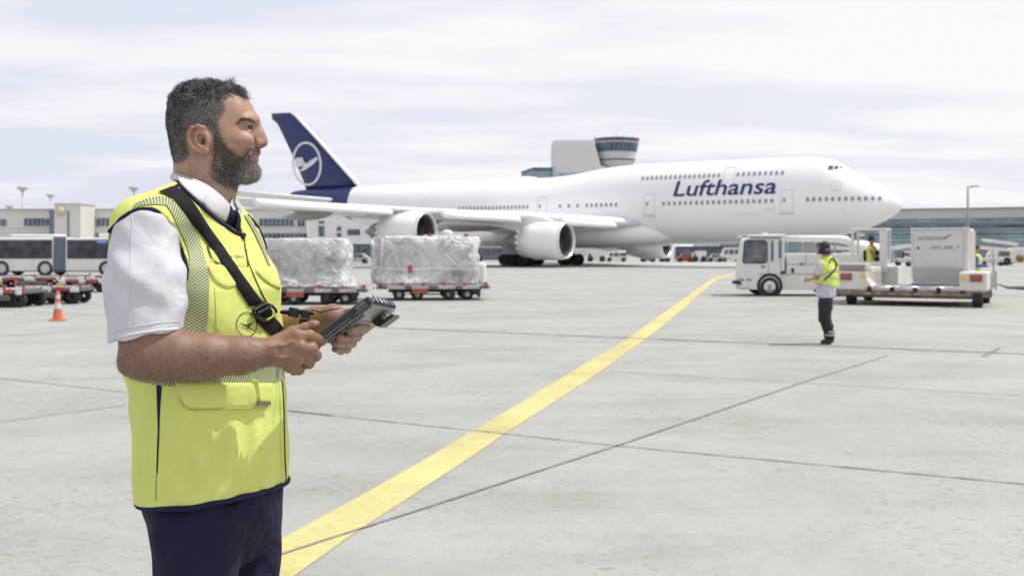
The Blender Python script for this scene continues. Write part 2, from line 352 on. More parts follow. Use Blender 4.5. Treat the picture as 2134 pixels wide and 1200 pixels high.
# engines
for sgn in (1, -1):
    for lat, t0, zc in ((11.9, 28.1, 2.56), (21.4, 37.6, 3.42)):
        axis = (pl(1, 0, 0) - pl(0, 0, 0)).normalized(); c = pl(t0, sgn * lat, zc)
        n = MB(); n.lathe([(.12, 1.50), (.02, 1.56), (0, 1.63), (.08, 1.70), (.5, 1.80), (1.4, 1.86), (3.2, 1.82), (4.6, 1.58), (4.6, 1.50), (3.4, 1.3)], c, axis, 48)
        # chevron trailing edge
        u = axis.orthogonal().normalized(); w_ = axis.cross(u)
        for k in range(16):
            q0, q1 = 2 * math.pi * k / 16, 2 * math.pi * (k + 1) / 16; qm = (q0 + q1) / 2
            P_ = lambda q, r_, s_: c + axis * s_ + (u * math.cos(q) + w_ * math.sin(q)) * r_
            n.add([P_(q0, 1.57, 4.58), P_(q1, 1.57, 4.58), P_(qm, 1.49, 5.0)], [(0, 1, 2)])
        e = obj('engine', n, M_plane, A)
        obj('inlet_lip', MB().lathe([(.5, 1.42), (.16, 1.46), (.02, 1.56), (-.03, 1.63), (.06, 1.712), (.22, 1.755)], c, axis, 48), M_lip, e)
        obj('inlet_duct', MB().lathe([(.12, 1.47), (.6, 1.40), (1.3, 1.38)], c, axis, 32), M_engine_in, e)
        fan = MB().lathe([(1.32, 1.38), (1.30, .5), (.85, .22), (.6, .02)], c, axis, 32)
        for k in range(18):
            q = 2 * math.pi * k / 18; P2 = lambda q, r_, s_: c + axis * s_ + (u * math.cos(q) + w_ * math.sin(q)) * r_
            fan.add([P2(q, .4, 1.15), P2(q + .22, .4, 1.3), P2(q + .42, 1.37, 1.28), P2(q + .18, 1.37, 1.02)], [(0, 1, 2, 3)], 1)
        obj('fan', fan, [M_black, M_dgrey], e)
        core = MB().lathe([(3.4, 1.15), (4.6, 1.02), (5.6, .86), (6.3, .7), (6.32, .55), (6.9, .3), (7.4, .03)], c, axis, 32); obj('exhaust_core', core, M_grey, e)
        le, z, th = le_at(lat); py = MB(); r2 = []
        for s_, zt, zb, hw in ((1.0, 1.75, 1.5, .05), (2.2, 2.1, 1.4, .24), (4.0, z - zc + .1, 1.3, .28), (le - t0 + 1.5, z - zc, .9, .3), (le - t0 + 5.5, z - zc - .2, z - zc - .7, .1)):
            r2.append([pl(t0 + s_, sgn * (lat + a_ * hw), zc + b_) for a_, b_ in ((-1, zb), (1, zb), (1, zt), (-1, zt))])
        obj('pylon', py.loft(r2, smooth=False), M_plane, e)
# tailplane and fin
for sgn in (1, -1):
    tb = [(0, 65.0, 73.5, 7.7, 1.0), (1.5, 66.0, 73.9, 7.8, .85), (11.0, 72.6, 76.0, 8.65, .3)]
    obj('horizontal_stabilizer', MB().loft([foil(le, te, z, th, sgn * lat) for lat, le, te, z, th in tb]), M_plane, A)
fin_px = [(747, 391, 638, 397), (735, 376, 632, 377), (700, 337, 617, 340), (660, 292, 597, 297), (625, 255, 578, 258), (612, 240, 567, 249), (605, 235, 565.5, 237)]
fr = []; fin_sides = []
for (x0, y0, x1, y1) in fin_px:
    t0, z0 = pl_inv(x0, y0); t1, z1 = pl_inv(x1, y1); ring = []; h = .45 * (1 - (z0 - 8) / 16)
    for i in range(9): s_ = i / 8; ring.append(pl(t0 + (t1 - t0) * s_, h * (4 * s_ * (1 - s_)) ** .6 * (1.0 if s_ < .5 else .8), z0 + (z1 - z0) * s_))
    for i in range(7, 0, -1): s_ = i / 8; ring.append(pl(t0 + (t1 - t0) * s_, -h * (4 * s_ * (1 - s_)) ** .6 * (1.0 if s_ < .5 else .8), z0 + (z1 - z0) * s_))
    fr.append(ring)
fin = obj('tail_fin', MB().loft(fr), M_navy, A)
le = MB(); le.tube([pl(pl_inv(x0 + 2.5, y0)[0], 0, pl_inv(x0, y0 - 1)[1]) for (x0, y0, x1, y1) in fin_px[:-1]], [.26, .25, .22, .19, .15, .08], 10)
obj('fin_leading_edge', le, M_plane, fin)
# crane roundel on the fin
finbvh = BVHTree.FromPolygons([tuple(v) for r_ in fr for v in r_], [(i * 16 + j, i * 16 + (j + 1) % 16, (i + 1) * 16 + (j + 1) % 16, (i + 1) * 16 + j) for i in range(len(fr) - 1) for j in range(16)])
def onfin(px, py, off=.05):
    d = Vector(((px - CX) / F, 1, (HY - py) / F)).normalized(); h = finbvh.ray_cast(Vector((0, 0, CH)), d)
    if h[0] is None:
        t, z = pl_inv(px, py, .05); return pl(t, .05 + off, z)
    return h[0] + (pl(0, 1, 0) - pl(0, 0, 0)) * off
M_mark = mat('emblem_silver_white', (.62, .63, .64), .4)
ring = MB(); a = []; nseg = 56
for k in range(nseg + 1):
    q = 2 * math.pi * k / nseg
    for rx, ry in ((31, 46), (26.5, 41.5)): a.append(onfin(640 + rx * math.cos(q) + 4 * math.sin(q) * -1 * .5, 341.5 - ry * math.sin(q)))
a2 = [p for p in a]; ring.add(a2, [(2 * i, 2 * i + 1, 2 * i + 3, 2 * i + 2) for i in range(nseg)]); ringo = obj('emblem_ring', ring, M_mark, fin, fixn=False)
cz = lambda x, y: (560 + x / 5.714, 220 + y / 5.714)
cr_ = MB()
body = [((585, 612), (588, 640)), ((540, 632), (570, 662)), ((500, 655), (545, 690)), ((468, 684), (505, 722)), ((440, 690), (470, 745)), ((425, 670), (440, 765)), ((405, 640), (415, 775)), ((415, 735), (385, 788)), ((395, 755), (368, 780))]
a = [onfin(*cz(*p), .06) for pr in body for p in pr]; cr_.add(a, [(2 * i, 2 * i + 1, 2 * i + 3, 2 * i + 2) for i in range(len(body) - 1)])
for k in range(5):
    y0 = 622 + k * 20; w0 = 13
    p = [(408 - k * 4, y0), (412, y0 + w0 + 6), (350 - k * 2, y0 + w0 + 14 + k * 2), (302 + k * 4, y0 + w0 + 10 + k * 3), (340 - k * 4, y0 + 2)]
    cr_.add([onfin(*cz(*q), .065) for q in p], [(0, 1, 2, 3, 4)])
obj('crane_emblem', cr_, M_mark, fin, fixn=False)
# cabin windows, doors, lettering
M_win = mat('cabin_window', (.26, .27, .30), .25)
def window(t, z, w=.27, h=.40, par=None):
    mb = MB(); P_ = [fside(t + dx * w / 2, z + dz * h / 2, .03) for dx, dz in ((-1, -.6), (-.6, -1), (.6, -1), (1, -.6), (1, .6), (.6, 1), (-.6, 1), (-1, .6))]
    mb.add(P_, [tuple(range(8))]); obj('window', mb, M_win, A, fixn=False)
def tx(px, z):   # pixel column -> t on the near side at height z
    t = pl_inv(px, 400, 3.0)[0]; return t
ZM = 6.28
def wrow(x0, x1, n, z, lat=3.0):
    ta, tb_ = pl_inv(x0, 0, lat)[0], pl_inv(x1, 0, lat)[0]
    for k in range(n): window(ta + (tb_ - ta) * k / max(n - 1, 1), z)
wrow(1827, 1685, 12, ZM + .05, 2.7); wrow(1610, 1385, 20, ZM); wrow(1286, 1225, 7, ZM); wrow(1206, 1169, 3, ZM); wrow(1101, 960, 19, ZM)
wrow(1632, 1540, 9, 8.93, 2.3); wrow(1500, 1342, 17, 8.90, 2.3)
def door(px, zt, zb, w, lat=3.1, half=False):
    t = pl_inv(px, 0, lat)[0]; d = MB(); s_ = .055
    for (a0, b0, a1, b1) in ((-w, zb, -w, zt), (w, zb, w, zt), (-w, zt, w, zt), (-w, zb, w, zb)):
        n = 6
        vs = []
        for k in range(n + 1):
            tt = t + a0 + (a1 - a0) * k / n; z = b0 + (b1 - b0) * k / n
            if a0 == a1: vs += [fside(tt - s_ / 2, z, .025), fside(tt + s_ / 2, z, .025)]
            else: vs += [fside(tt, z - s_ / 2, .025), fside(tt, z + s_ / 2, .025)]
        d.add(vs, [(2 * i, 2 * i + 1, 2 * i + 3, 2 * i + 2) for i in range(n)])
    o = obj('door', d, M_outline, A, fixn=False)
    if not half:
        mb = MB(); mb.add([fside(t + .25 + dx * .12, ZM + .03 + dz * .17, .03) for dx, dz in ((-1, -1), (1, -1), (1, 1), (-1, 1))], [(0, 1, 2, 3)]); obj('pane', mb, M_win, o, fixn=False)
        mb = MB(); mb.add([fside(t + dx * .7, zb - .2 + dz * .035, .03) for dx, dz in ((-1, -1), (1, -1), (1, 1), (-1, 1))], [(0, 1, 2, 3)]); obj('sill', mb, mat('sill_grey', (.35, .35, .36), .5), o, fixn=False)
door(1640, 7.25, 5.25, .55, 3.1); door(1354, 7.25, 5.25, .55, 3.2); door(1129, 7.25, 5.25, .55, 3.2)
door(1521, 9.7, 7.7, .55, 2.4, half=True)
def txt_mesh(body, size, shear=0, offset=0, spacing=1.0, align='LEFT'):
    cu = bpy.data.curves.new('t', 'FONT'); cu.body = body; cu.size = size; cu.shear = shear; cu.offset = offset; cu.space_character = spacing; cu.align_x = align; cu.resolution_u = 3
    ob = bpy.data.objects.new('t', cu); COL.objects.link(ob); dg = bpy.context.evaluated_depsgraph_get(); dg.update()
    me = bpy.data.meshes.new_from_object(ob.evaluated_get(dg)); bpy.data.objects.remove(ob); bpy.data.curves.remove(cu)
    bm = bmesh.new(); bm.from_mesh(me); bpy.data.meshes.remove(me)
    return bm
def letters(name, body, mapf, size, material, parent, shear=0, offset=0, step=None, spacing=1.0, fit=None, local=False, **tags):
    """mapf(x, y) -> world point.  fit=(w, h): stretch the lettering to this box"""
    bm = txt_mesh(body, size, shear, offset, spacing)
    if step:
        for ax in (1, 0):
            lo = min(v.co[ax] for v in bm.verts); hi = max(v.co[ax] for v in bm.verts); p = lo + step
            while p < hi:
                no = [0, 0, 0]; no[ax] = 1; co = [0, 0, 0]; co[ax] = p
                bmesh.ops.bisect_plane(bm, geom=bm.verts[:] + bm.edges[:] + bm.faces[:], plane_co=co, plane_no=no); p += step
    xs = [v.co.x for v in bm.verts]; ys = [v.co.y for v in bm.verts]; x0, x1, y0, y1 = min(xs), max(xs), min(ys), max(ys)
    bm.verts.index_update(); vs = []
    for v in bm.verts:
        u, w_ = v.co.x, v.co.y
        if fit: u = (u - x0) / (x1 - x0) * fit[0]; w_ = (w_ - y0) / (y1 - y0) * fit[1]
        vs.append(mapf(u, w_))
    fs = [[v.index for v in f.verts] for f in bm.faces]; bm.free()
    mb = MB().add(vs, fs); return obj(name, mb, material, parent, local=local, fixn=False, **tags)
t0 = pl_inv(1404, 0, 3.0)[0]; t1 = pl_inv(1618, 0, 3.0)[0]
M_letter = mat('lettering_navy', (.006, .02, .13), .4)
letters('lettering', 'Lufthansa', lambda u, v: fside(t0 - u, 6.93 + v + (t0 - t1 - u) * 0.0, .035), 2.0, M_letter, A, shear=.17, offset=.026, step=.25, fit=(t0 - t1, 1.58))
for k in range(2):
    t_ = pl_inv(1588, 0, 3.2)[0]; letters('small_lettering', 'RHEINLAND' if k == 0 else 'FRANKFURT', lambda u, v: fside(t_ - u, 5.55 - k * .3 + v, .03), .3, M_outline, A, fit=(1.35, .16)) if False else None
# small nose emblem ring, cockpit windows
mb = MB(); a = []
for k in range(25):
    q = 2 * math.pi * k / 24
    for r_ in (.50, .455): a.append(fside(5.3 + r_ * math.cos(q), 7.55 + r_ * math.sin(q), .03))
mb.add(a, [(2 * i, 2 * i + 1, 2 * i + 3, 2 * i + 2) for i in range(24)])
mb.add([fside(5.3 + x, 7.55 + z, .032) for x, z in ((.3, .05), (.1, .0), (-.3, .06), (-.05, -.1), (.12, -.06))], [(0, 1, 2, 3, 4)]); obj('nose_emblem', mb, M_outline, A, fixn=False)
fusb = BVHTree.FromPolygons([tuple(v) for v in fu.v], fu.f)
def onf(px, py, off=.03, bvh=fusb):
    d = Vector(((px - CX) / F, 1, (HY - py) / F)).normalized(); h = bvh.ray_cast(Vector((0, 0, CH)), d)
    return h[0] + h[1] * (off if h[1].dot(d) < 0 else -off) if h[0] else None
for poly in ([(1727, 345.5), (1737, 345.2), (1736, 353.5), (1725.5, 354.5)], [(1739, 345.2), (1747.5, 346), (1748, 353), (1738.5, 353.3)], [(1749.5, 346.5), (1754, 348.5), (1757.5, 353), (1750, 353)]):
    P_ = [onf(*p) for p in poly]
    if all(p is not None for p in P_): obj('windshield', MB().add(P_, [(0, 1, 2, 3)]), mat('cockpit_glass', (.10, .11, .12), .1), A, fixn=False)
for (x0, y0, x1, y1) in ((1589, 434.6, 1616, 434.6), (1589, 439, 1616, 439), (1525, 447, 1582, 446), (1755, 436, 1764, 436), (1758, 447, 1768, 447)):
    P_ = [onf(x0, y0 - .5), onf(x1, y1 - .5), onf(x1, y1 + .5), onf(x0, y0 + .5)]; obj('stencil_marking', MB().add(P_, [(0, 1, 2, 3)]), M_outline, A, fixn=False)
# antennas, satellite hump
obj('satellite_dome', MB().loft([[pl(40.0 + 1.9 * math.cos(q) * k, .8 * math.sin(q) * k, 9.42 + .38 * math.sqrt(max(0, 1 - k * k))) for q in [2 * math.pi * j / 20 for j in range(20)]] for k in (1, .9, .7, .4, .02)]), M_plane, A)
# landing gear
def gear(t, lat, n_axle, strut_top):
    g_ = MB(); g_.tube([pl(t, lat, strut_top), pl(t, lat, .9)], .2, 10); g_.tube([pl(t - .8 * (n_axle > 1), lat, .75), pl(t + .8 * (n_axle > 1) + .01, lat, .75)], .16, 8); g_.tube([pl(t - 1.6, lat, strut_top), pl(t - .1, lat, 1.6)], .1, 8)
    go = obj('landing_gear', g_, M_dgrey, A)
    ax = (pl(0, 1, 0) - pl(0, 0, 0)).normalized()
    for da in ([-.74, .74] if n_axle > 1 else [0]):
        for dl in (-.56, .56):
            wv = MB().lathe([(-.22, .25), (-.22, .48), (-.2, .6), (-.12, .645), (.12, .645), (.2, .6), (.22, .48), (.22, .25), (.15, .2), (.15, .01)], pl(t + da, lat + dl, .645), ax, 24); obj('wheel', wv, M_black, go)
    d = MB().box(pl(t, lat + .8, 2.0), (1.6, .06, 1.5), Matrix.Rotation(-AL, 3, 'Z')); obj('gear_door', d, M_pgrey, go)
gear(37.2, 5.6, 2, 4.6); gear(37.2, -5.6, 2, 4.6); gear(40.3, 1.95, 2, 3); gear(40.3, -1.95, 2, 3); gear(8.3, 0, 1, 3)
# ------------------------------------------------------------------ far buildings
def pbox(mb, x0, x1, y0, y1, Y, depth, m=0, off=0.0):
    a = wp(x0, y1, Y - off); b = wp(x1, y0, Y - off); mb.box(((a.x + b.x) / 2, Y - off + depth / 2, (a.z + b.z) / 2), (b.x - a.x, depth, b.z - a.z), m=m)
M_conc = mat('pale_cladding', (.68, .665, .63), .7, noise=(.15, .08)); M_conc2 = mat('grey_cladding', (.50, .50, .50), .7, noise=(.2, .08))
M_bandw = mat('terminal_glazing', (.10, .15, .20), .15, noise=(.35, .7, 2)); M_towerglass = mat('tower_glazing', (.07, .13, .19), .12, noise=(.3, .5, 2)); M_greyglass = mat('greenish_glazing', (.26, .40, .43), .2, noise=(.16, .5, 6))
M_logo = mat('yellow_logo', (.62, .55, .30), .5)
def bld(name, label, cat, base): return thing(name, label, cat, base)
T = bld('terminal_building', 'long pale flat-roofed terminal wing with dark window bands behind the bus and cargo', 'building', wp(200, 539, 230) * 1)
T.location.z = 0
obj('wall', (lambda m_: (pbox(m_, -400, 640, 437, 542, 230, 30), m_)[1])(MB()), M_conc, T)
obj('roof', (lambda m_: (pbox(m_, -402, 642, 434.8, 437, 229.6, 31), m_)[1])(MB()), M_conc2, T)
for (x0, x1, y0, y1) in ((-300, 12, 457, 471), (50, 104, 455.5, 471), (183, 330, 455, 471.5), (380, 520, 455, 471.5), (540, 612, 456, 471.5), (620, 636, 456, 471.5), (-300, 104, 502, 512), (183, 520, 487, 497), (540, 640, 487, 497.5)):
    w = MB(); pbox(w, x0, x1, y0, y1, 230, .3, off=.12); n = max(2, int((x1 - x0) / 9)); [pbox(w, x0 + (x1 - x0) * k / n - .6, x0 + (x1 - x0) * k / n + .6, y0, y1, 230, .3, m=1, off=.3) for k in range(n + 1)]; fr = obj('window', w, [M_bandw, M_conc2], T)
for yy in (476, 484.5): w = MB(); pbox(w, -400, 640, yy, yy + .7, 230, .3, off=.10); obj('joint_line', w, M_conc2, T)
B = bld('stair_tower', 'pale square stair tower with a round yellow logo standing against the terminal', 'building', wp(140, 539, 222)); B.location.z = 0
w = MB(); pbox(w, 113, 168, 425, 542, 222, 8); obj('wall', w, M_conc, B)
w = MB(); pbox(w, 112, 169, 423.8, 426, 221.8, 8.4); obj('roof', w, M_conc2, B)
w = MB(); pbox(w, 102.5, 112.6, 437, 520, 223, 7); pbox(w, 140, 144, 440, 520, 222, .3, off=.1); obj('glazed_strip', w, mat('strip_glass', (.16, .2, .24), .2), B)
w = MB(); c = wp(125.5, 440, 221.7); w.lathe([(0, 0.01), (0, .95), (.1, .95)], c, (0, 1, 0), 24); obj('round_logo', w, M_logo, B)
w = MB(); w.add([wp(125.5 + x, 440 + y, 221.6) for x, y in ((7, -1.5), (2, 1.5), (-7, 1.5), (-1, -1))], [(0, 1, 2, 3)]); obj('logo_bird', w, M_conc, B, fixn=False)
T2 = bld('annex_building', 'low white annex with paired blue windows seen beneath the wing', 'building', wp(700, 541, 215)); T2.location.z = 0
w = MB(); pbox(w, 642, 775, 446, 543, 215, 18); obj('wall', w, mat('annex_white', (.72, .72, .71), .6, noise=(.3, .06)), T2)
for (x0, x1, y0, y1) in ((664, 676, 461, 466), (664, 676, 471, 493), (702, 711, 472, 481), (702, 711, 486, 494), (724, 750, 478, 490)):
    w = MB(); pbox(w, x0, x1, y0, y1, 215, .3, off=.12); obj('window', w, M_bandw, T2)
T3 = bld('glass_terminal', 'long greenish glass terminal hall with grey fascia on the right edge of the apron', 'building', wp(1990, 541, 235)); T3.location.z = 0
# front plane comes slightly nearer to the right: build as slabs
def gline(px, f_=0): return 262 - (px - 1700) * .05
def sbox(mb, x0, x1, y0l, y0r, y1, m=0, off=0.0, dep=20):
    Ya, Yb = gline(x0) - off, gline(x1) - off; zb0, zb1 = CH + (HY - y1) * Ya / F, CH + (HY - y1) * Ya / F
    a, b = wp(x0, y0l, Ya), wp(x1, y0r, Yb); lo = (zb0)
    mb.prism([(a.x, Ya, lo), (b.x, Yb, lo), b, a], (0, dep, 0), m)
w = MB(); sbox(w, 1500, 2600, 443, 429, 546, dep=40); obj('wall', w, M_greyglass, T3)
w = MB(); sbox(w, 1498, 2602, 441.5, 427.5, 462, off=.8, dep=41); obj('fascia', w, M_conc2, T3)
w = MB(); sbox(w, 1498, 2602, 439.5, 425.5, 443, off=1.2, dep=42); obj('roof', w, mat('roof_edge', (.45, .46, .48), .5), T3)
M_panel = mat('dark_fascia_panel', (.27, .27, .31), .6)
for (x0, x1) in ((1846, 1902), (1932, 2008), (2030, 2052), (2150, 2230)): w = MB(); sbox(w, x0, x1, 447, 445, 458.5, off=.95, dep=.3); obj('fascia_panel', w, M_panel, T3)
for y in (467, 474, 481, 488, 495, 503, 511, 519): w = MB(); sbox(w, 1500, 2600, y, y - 1, y + 1.6 + (y % 3) * .5, off=.15, dep=.3); obj('transom', w, M_panel if y % 2 else M_bandw, T3)
w = MB(); sbox(w, 1838, 2012, 470, 468, 477.5, off=.25, dep=.3); sbox(w, 1500, 2030, 512, 511, 546, off=.2, dep=.3); obj('dark_glazing', w, M_bandw, T3)
for x in (1620, 1700, 1780, 1833, 1960, 2019, 2076, 2118, 2200): w = MB(); sbox(w, x - 1.6, x + 1.6, 460, 459, 546, off=.6, dep=.5); obj('column', w, mat('column_pale', (.55, .56, .57), .5), T3)
w = MB(); sbox(w, 2123, 2131, 452, 451, 520, off=.9, dep=.5); obj('banner', w, mat('navy_banner', (.02, .02, .14), .5), T3)
# control tower
CT = bld('control_tower', 'pale concrete control tower with a flared dark glass cab above the fuselage', 'control tower', wp(1240, 532, 350)); CT.location.z = 0
w = MB()
ptw = [wp(x, y, 350) for x, y in ((1152, 536), (1152, 296), (1156, 292.5), (1236, 292.5), (1244, 315), (1252, 345), (1290, 360), (1290, 536))]
w.prism(ptw, (0, 16, 0)); obj('concrete_shaft', w, mat('tower_concrete', (.66, .665, .67), .7, noise=(.08, .05)), CT)
cc = wp(1285, 536, 356); zc_ = lambda y: CH + (HY - y) * 356 / F; rp = lambda p: p * 356 / F
def lz(pts, name, m_, par=CT): w = MB(); w.lathe([(zc_(y) - 0, rp(r_)) for y, r_ in pts], (cc.x, cc.y, 0), (0, 0, 1), 40); return obj(name, w, m_, par)
lz([(375, 24), (352, 30), (345.5, 33), (337, 38), (336, 38), (318.5, 41)], 'cab_base', mat('cab_base_grey', (.55, .56, .58), .5))
lz([(337.5, 37.6), (333.5, 39.2)], 'base_groove', M_dgrey)
w = MB().lathe([(zc_(y) - 0, rp(r_)) for y, r_ in [(318.5, 40.8), (300, 44.6)]], (cc.x, cc.y, 0), (0, 0, 1), 40)
for k in range(28):
    q = 2 * math.pi * k / 28; a, b = (41.2, 318.5), (45.2, 298); w.tube([(cc.x + rp(r_) * math.cos(q), cc.y + rp(r_) * math.sin(q), zc_(y)) for r_, y in (a, b)], .12, 4, m=1)
obj('cab_glass', w, [M_towerglass, mat('mullion_pale', (.3, .33, .36), .5)], CT)
lz([(300, 45), (299, 46), (297.5, 46)], 'cab_band', M_alu); lz([(297.5, 45.4), (293, 46.6)], 'upper_glazing', M_towerglass); lz([(293, 47.2), (291.5, 47.8), (290, 47.5), (289, 30), (288.5, .1)], 'roof', mat('tower_roof', (.12, .13, .16), .5))
for dx, h_ in ((1240, 283), (1284, 277), (1301, 282), (1318, 284), (1190, 289)): w = MB(); a = wp(dx, 290, 356); b = wp(dx, h_, 356); w.tube([a, b], .12, 5); obj('antenna', w, M_conc2, CT)
w = MB(); pbox(w, 1165, 1250, 361, 366, 349.4, .5); obj('lower_glazing', w, M_greyglass, CT)
GB = bld('glass_office', 'blue-grey glass office block joined to the foot of the control tower', 'building', wp(1120, 532, 352)); GB.location.z = 0
w = MB(); w.prism([wp(x, y, 348) for x, y in ((1087, 536), (1087, 358), (1112, 349.5), (1154, 349.5), (1154, 536))], (0, 20, 0)); obj('glazing', w, mat('office_glass', (.24, .33, .38), .25, noise=(.2, .25)), GB)
w = MB(); w.tube([wp(x, y, 347.8) for x, y in ((1086, 359.5), (1112, 350.5), (1155, 350.5))], .28, 6); w.tube([wp(x, y, 347.8) for x, y in ((1114, 354.5), (1153, 354.5))], .2, 5); w.tube([wp(1152, 350, 347.8), wp(1152, 536, 347.8)], .4, 5); obj('frame', w, mat('office_frame', (.08, .13, .22), .4), GB)

# light masts
def mast(px, ytop, Y, w_head, label):
    b = wp(px, HY, Y); t = thing('light_mast', label, 'light mast', (b.x, Y, 0), 'floodlight masts behind the terminal'); zt = wp(px, ytop, Y).z
    obj('pole', MB().tube([(b.x, Y, 0), (b.x, Y, zt)], [.35, .18], 8), M_conc2, t)
    h = MB(); h.lathe([(zt - 1.2, .5), (zt - .2, w_head), (zt + .2, w_head), (zt + .3, .1)], (b.x, Y, 0), (0, 0, 1), 12); obj('floodlight_ring', h, M_conc2, t)
mast(47, 391, 330, 1.6, 'tallest floodlight mast at the far left behind the terminal'); mast(105, 406, 420, 1.5, 'shorter floodlight mast just left of the square stair tower'); mast(279, 391, 330, 1.5, 'floodlight mast rising right behind the shoulder of the man in the vest'); mast(20, 430, 460, 1.8, 'lowest floodlight mast at the left edge of the picture')
b = wp(2017, HY, 118); t = thing('street_lamp', 'slim grey lamp post with a single arm in front of the glass terminal', 'street lamp', (b.x, 118, 0)); zt = wp(0, 389, 118).z
obj('pole', MB().tube([(b.x, 118, 0), (b.x, 118, zt)], [.17, .10], 10), mat('post_grey', (.25, .25, .27), .5), t)
h = MB(); h.tube([(b.x, 118, zt - .1), (b.x + .5, 118, zt + .02)], .07, 6); h.rbox((b.x + .75, 118, zt + .03), (.85, .35, .14), .04); obj('lamp_head', h, mat('post_grey', (0, 0, 0)), t)

# ------------------------------------------------------------------ small far vehicles
def extrude_side(sil, width, m=0, inset=.04):
    """side outline in x,z -> body with slightly rounded shoulders, y from -w/2 to w/2"""
    rings = []
    cx = sum(p[0] for p in sil) / len(sil); cz_ = sum(p[1] for p in sil) / len(sil)
    for y, k in ((-width / 2, 1 - inset), (-width / 2 + .06, 1), (width / 2 - .06, 1), (width / 2, 1 - inset)):
        rings.append([(cx + (p[0] - cx) * k, y, cz_ + (p[1] - cz_) * k) for p in sil])
    return MB().loft(rings, smooth=False, m=m)
def car(kind, label, cat, px, Y, L, H, colr, face=-1, name='parked_car', group='vehicles parked along the far edge of the apron', rz=0.0):
    x = (px - CX) * Y / F; t = thing(name, label, cat, (x, Y, 0), group, rz); w = 1.8 if kind != 'bus' else 2.5; l = L / 2; g_ = .22
    S = {'car': [(-l, g_), (-l, H * .5), (-l * .6, H * .58), (-l * .35, H * .95), (l * .45, H), (l * .88, H * .62), (l, H * .55), (l, g_)],
         'van': [(-l, g_), (-l, H * .45), (-l * .78, H * .55), (-l * .55, H * .95), (-l * .4, H), (l * .97, H), (l, H * .9), (l, g_)],
         'bus': [(-l, g_), (-l, H * .9), (-l * .97, H), (l * .97, H), (l, H * .9), (l, g_)],
         'truck': [(-l, g_), (-l, H * .6), (-l * .9, H * .85), (-l * .45, H * .85), (-l * .42, H), (l, H), (l, g_)]}[kind]
    if face > 0: S = [(-a, b) for a, b in S][::-1]
    o = obj('body', extrude_side(S, w), colr, t, local=True)
    q = -face
    wz0, wz1 = {'car': (.60, .90), 'van': (.55, .88), 'bus': (.45, .85), 'truck': (.5, .78)}[kind]
    spans = {'car': [(-.42, .02), (.06, .5)], 'van': [(-.62, -.3), (-.22, .2), (.28, .85)], 'bus': [(-.93, -.35), (-.31, .3), (.34, .93)], 'truck': [(-.85, -.55)]}[kind]
    for (a, b) in spans:
        m_ = MB(); m_.rbox(((a + b) / 2 * l * q, -w / 2 - .0, H * (wz0 + wz1) / 2), ((b - a) * l, .05, H * (wz1 - wz0)), .03); obj('window', m_, M_glass, t, local=True)
    m_ = MB(); m_.box((-l * q * .99, 0, H * (wz0 + wz1) / 2 * (.97)), (.08, w * .8, H * (wz1 - wz0) * .9)); 
    for a in (-.62, .62):
        for s_ in (-1, 1):
            r_ = .33 if kind in ('car', 'van') else .45; obj('wheel', MB().lathe([(-.1, .05), (-.1, r_), (.1, r_), (.1, .05)], (a * l, s_ * (w / 2 - .08), r_), (0, 1, 0), 16), M_black, t, local=True)
    return t
def cm(n, c): return mat(n, c, .35, coat=.3, noise=(1.5, .06))
car('van', 'small white car parked under the belly just right of the main wheels', 'car', 1284, 165, 3.5, 1.5, M_white)
car('truck', 'white box vehicle right beside the landing gear wheels', 'van', 1242, 164, 2.9, 1.55, M_white, name='service_van')
car('bus', 'dark navy bus standing under the forward belly', 'bus', 1462, 172, 8.4, 2.35, cm('navy_vehicle', (.015, .025, .07)), name='parked_bus')
car('car', 'red car parked before the dark navy bus', 'car', 1427, 160, 2.5, 1.35, M_red)
car('car', 'silver car nearest the white truck cab, before the dark bus', 'car', 1489, 160, 2.3, 1.2, cm('silver_vehicle', (.4, .41, .42)))
car('truck', 'white van between the red car and the silver car', 'van', 1456, 159, 2.0, 1.6, M_white, name='service_van')
car('van', 'white van half hidden behind the white truck cab', 'van', 1522, 163, 3.4, 2.1, M_white, name='service_van')
car('car', 'low dark red cart beside the far engine inlet', 'cart', 1385, 160, 1.3, .7, cm('dark_red', (.2, .03, .03)), name='baggage_cart')
car('car', 'low brown cart under the far engine', 'cart', 1350, 160, 2.2, .5, cm('brown_cart', (.12, .09, .07)), name='baggage_cart')
car('bus', 'dark blue bus beneath the wing, left of the wrapped cargo', 'bus', 742, 150, 4.4, 2.6, cm('slate_vehicle', (.08, .11, .15)), name='parked_bus')
car('car', 'pale car in front of the annex beneath the wing', 'car', 745, 140, 3.2, 1.3, cm('pale_vehicle', (.45, .47, .48)))
car('bus', 'grey vehicle behind the main wheels under the wing root', 'bus', 1022, 168, 5.2, 2.3, cm('grey_vehicle', (.13, .14, .16)), name='parked_bus')
for px, L, H, c_, lb in ((1885, 3.2, 1.6, M_white, 'white car between the transporter cab and the container'), (1868, 1.6, 1.9, cm('lilac_vehicle', (.32, .3, .38)), 'lilac grey van touching the transporter cab'), (1768, 3.5, 1.4, M_white, 'white car seen just right of the walking man'), (1690, 4.6, 1.7, cm('pale_vehicle', (0, 0, 0)), 'pale car seen through the gap over the truck body'), (1730, 3.0, 1.9, cm('silver_vehicle', (0, 0, 0)), 'silver van left of the round white nozzle')):
    car('van', lb, 'car', px, 150, L, H, c_)
car('truck', 'long white truck with a round yellow emblem at the right edge', 'truck', 2140, 120, 8.4, 2.0, M_white, name='parked_truck')
e = wp(2127, 538, 118.9); em = [o for o in bpy.data.objects if o.get('label', '').startswith('long white truck')][0]
obj('round_emblem', MB().lathe([(0, .01), (0, .42), (.05, .42)], e, (0, 1, 0), 20), mat('emblem_brown', (.2, .14, .05), .5), em)
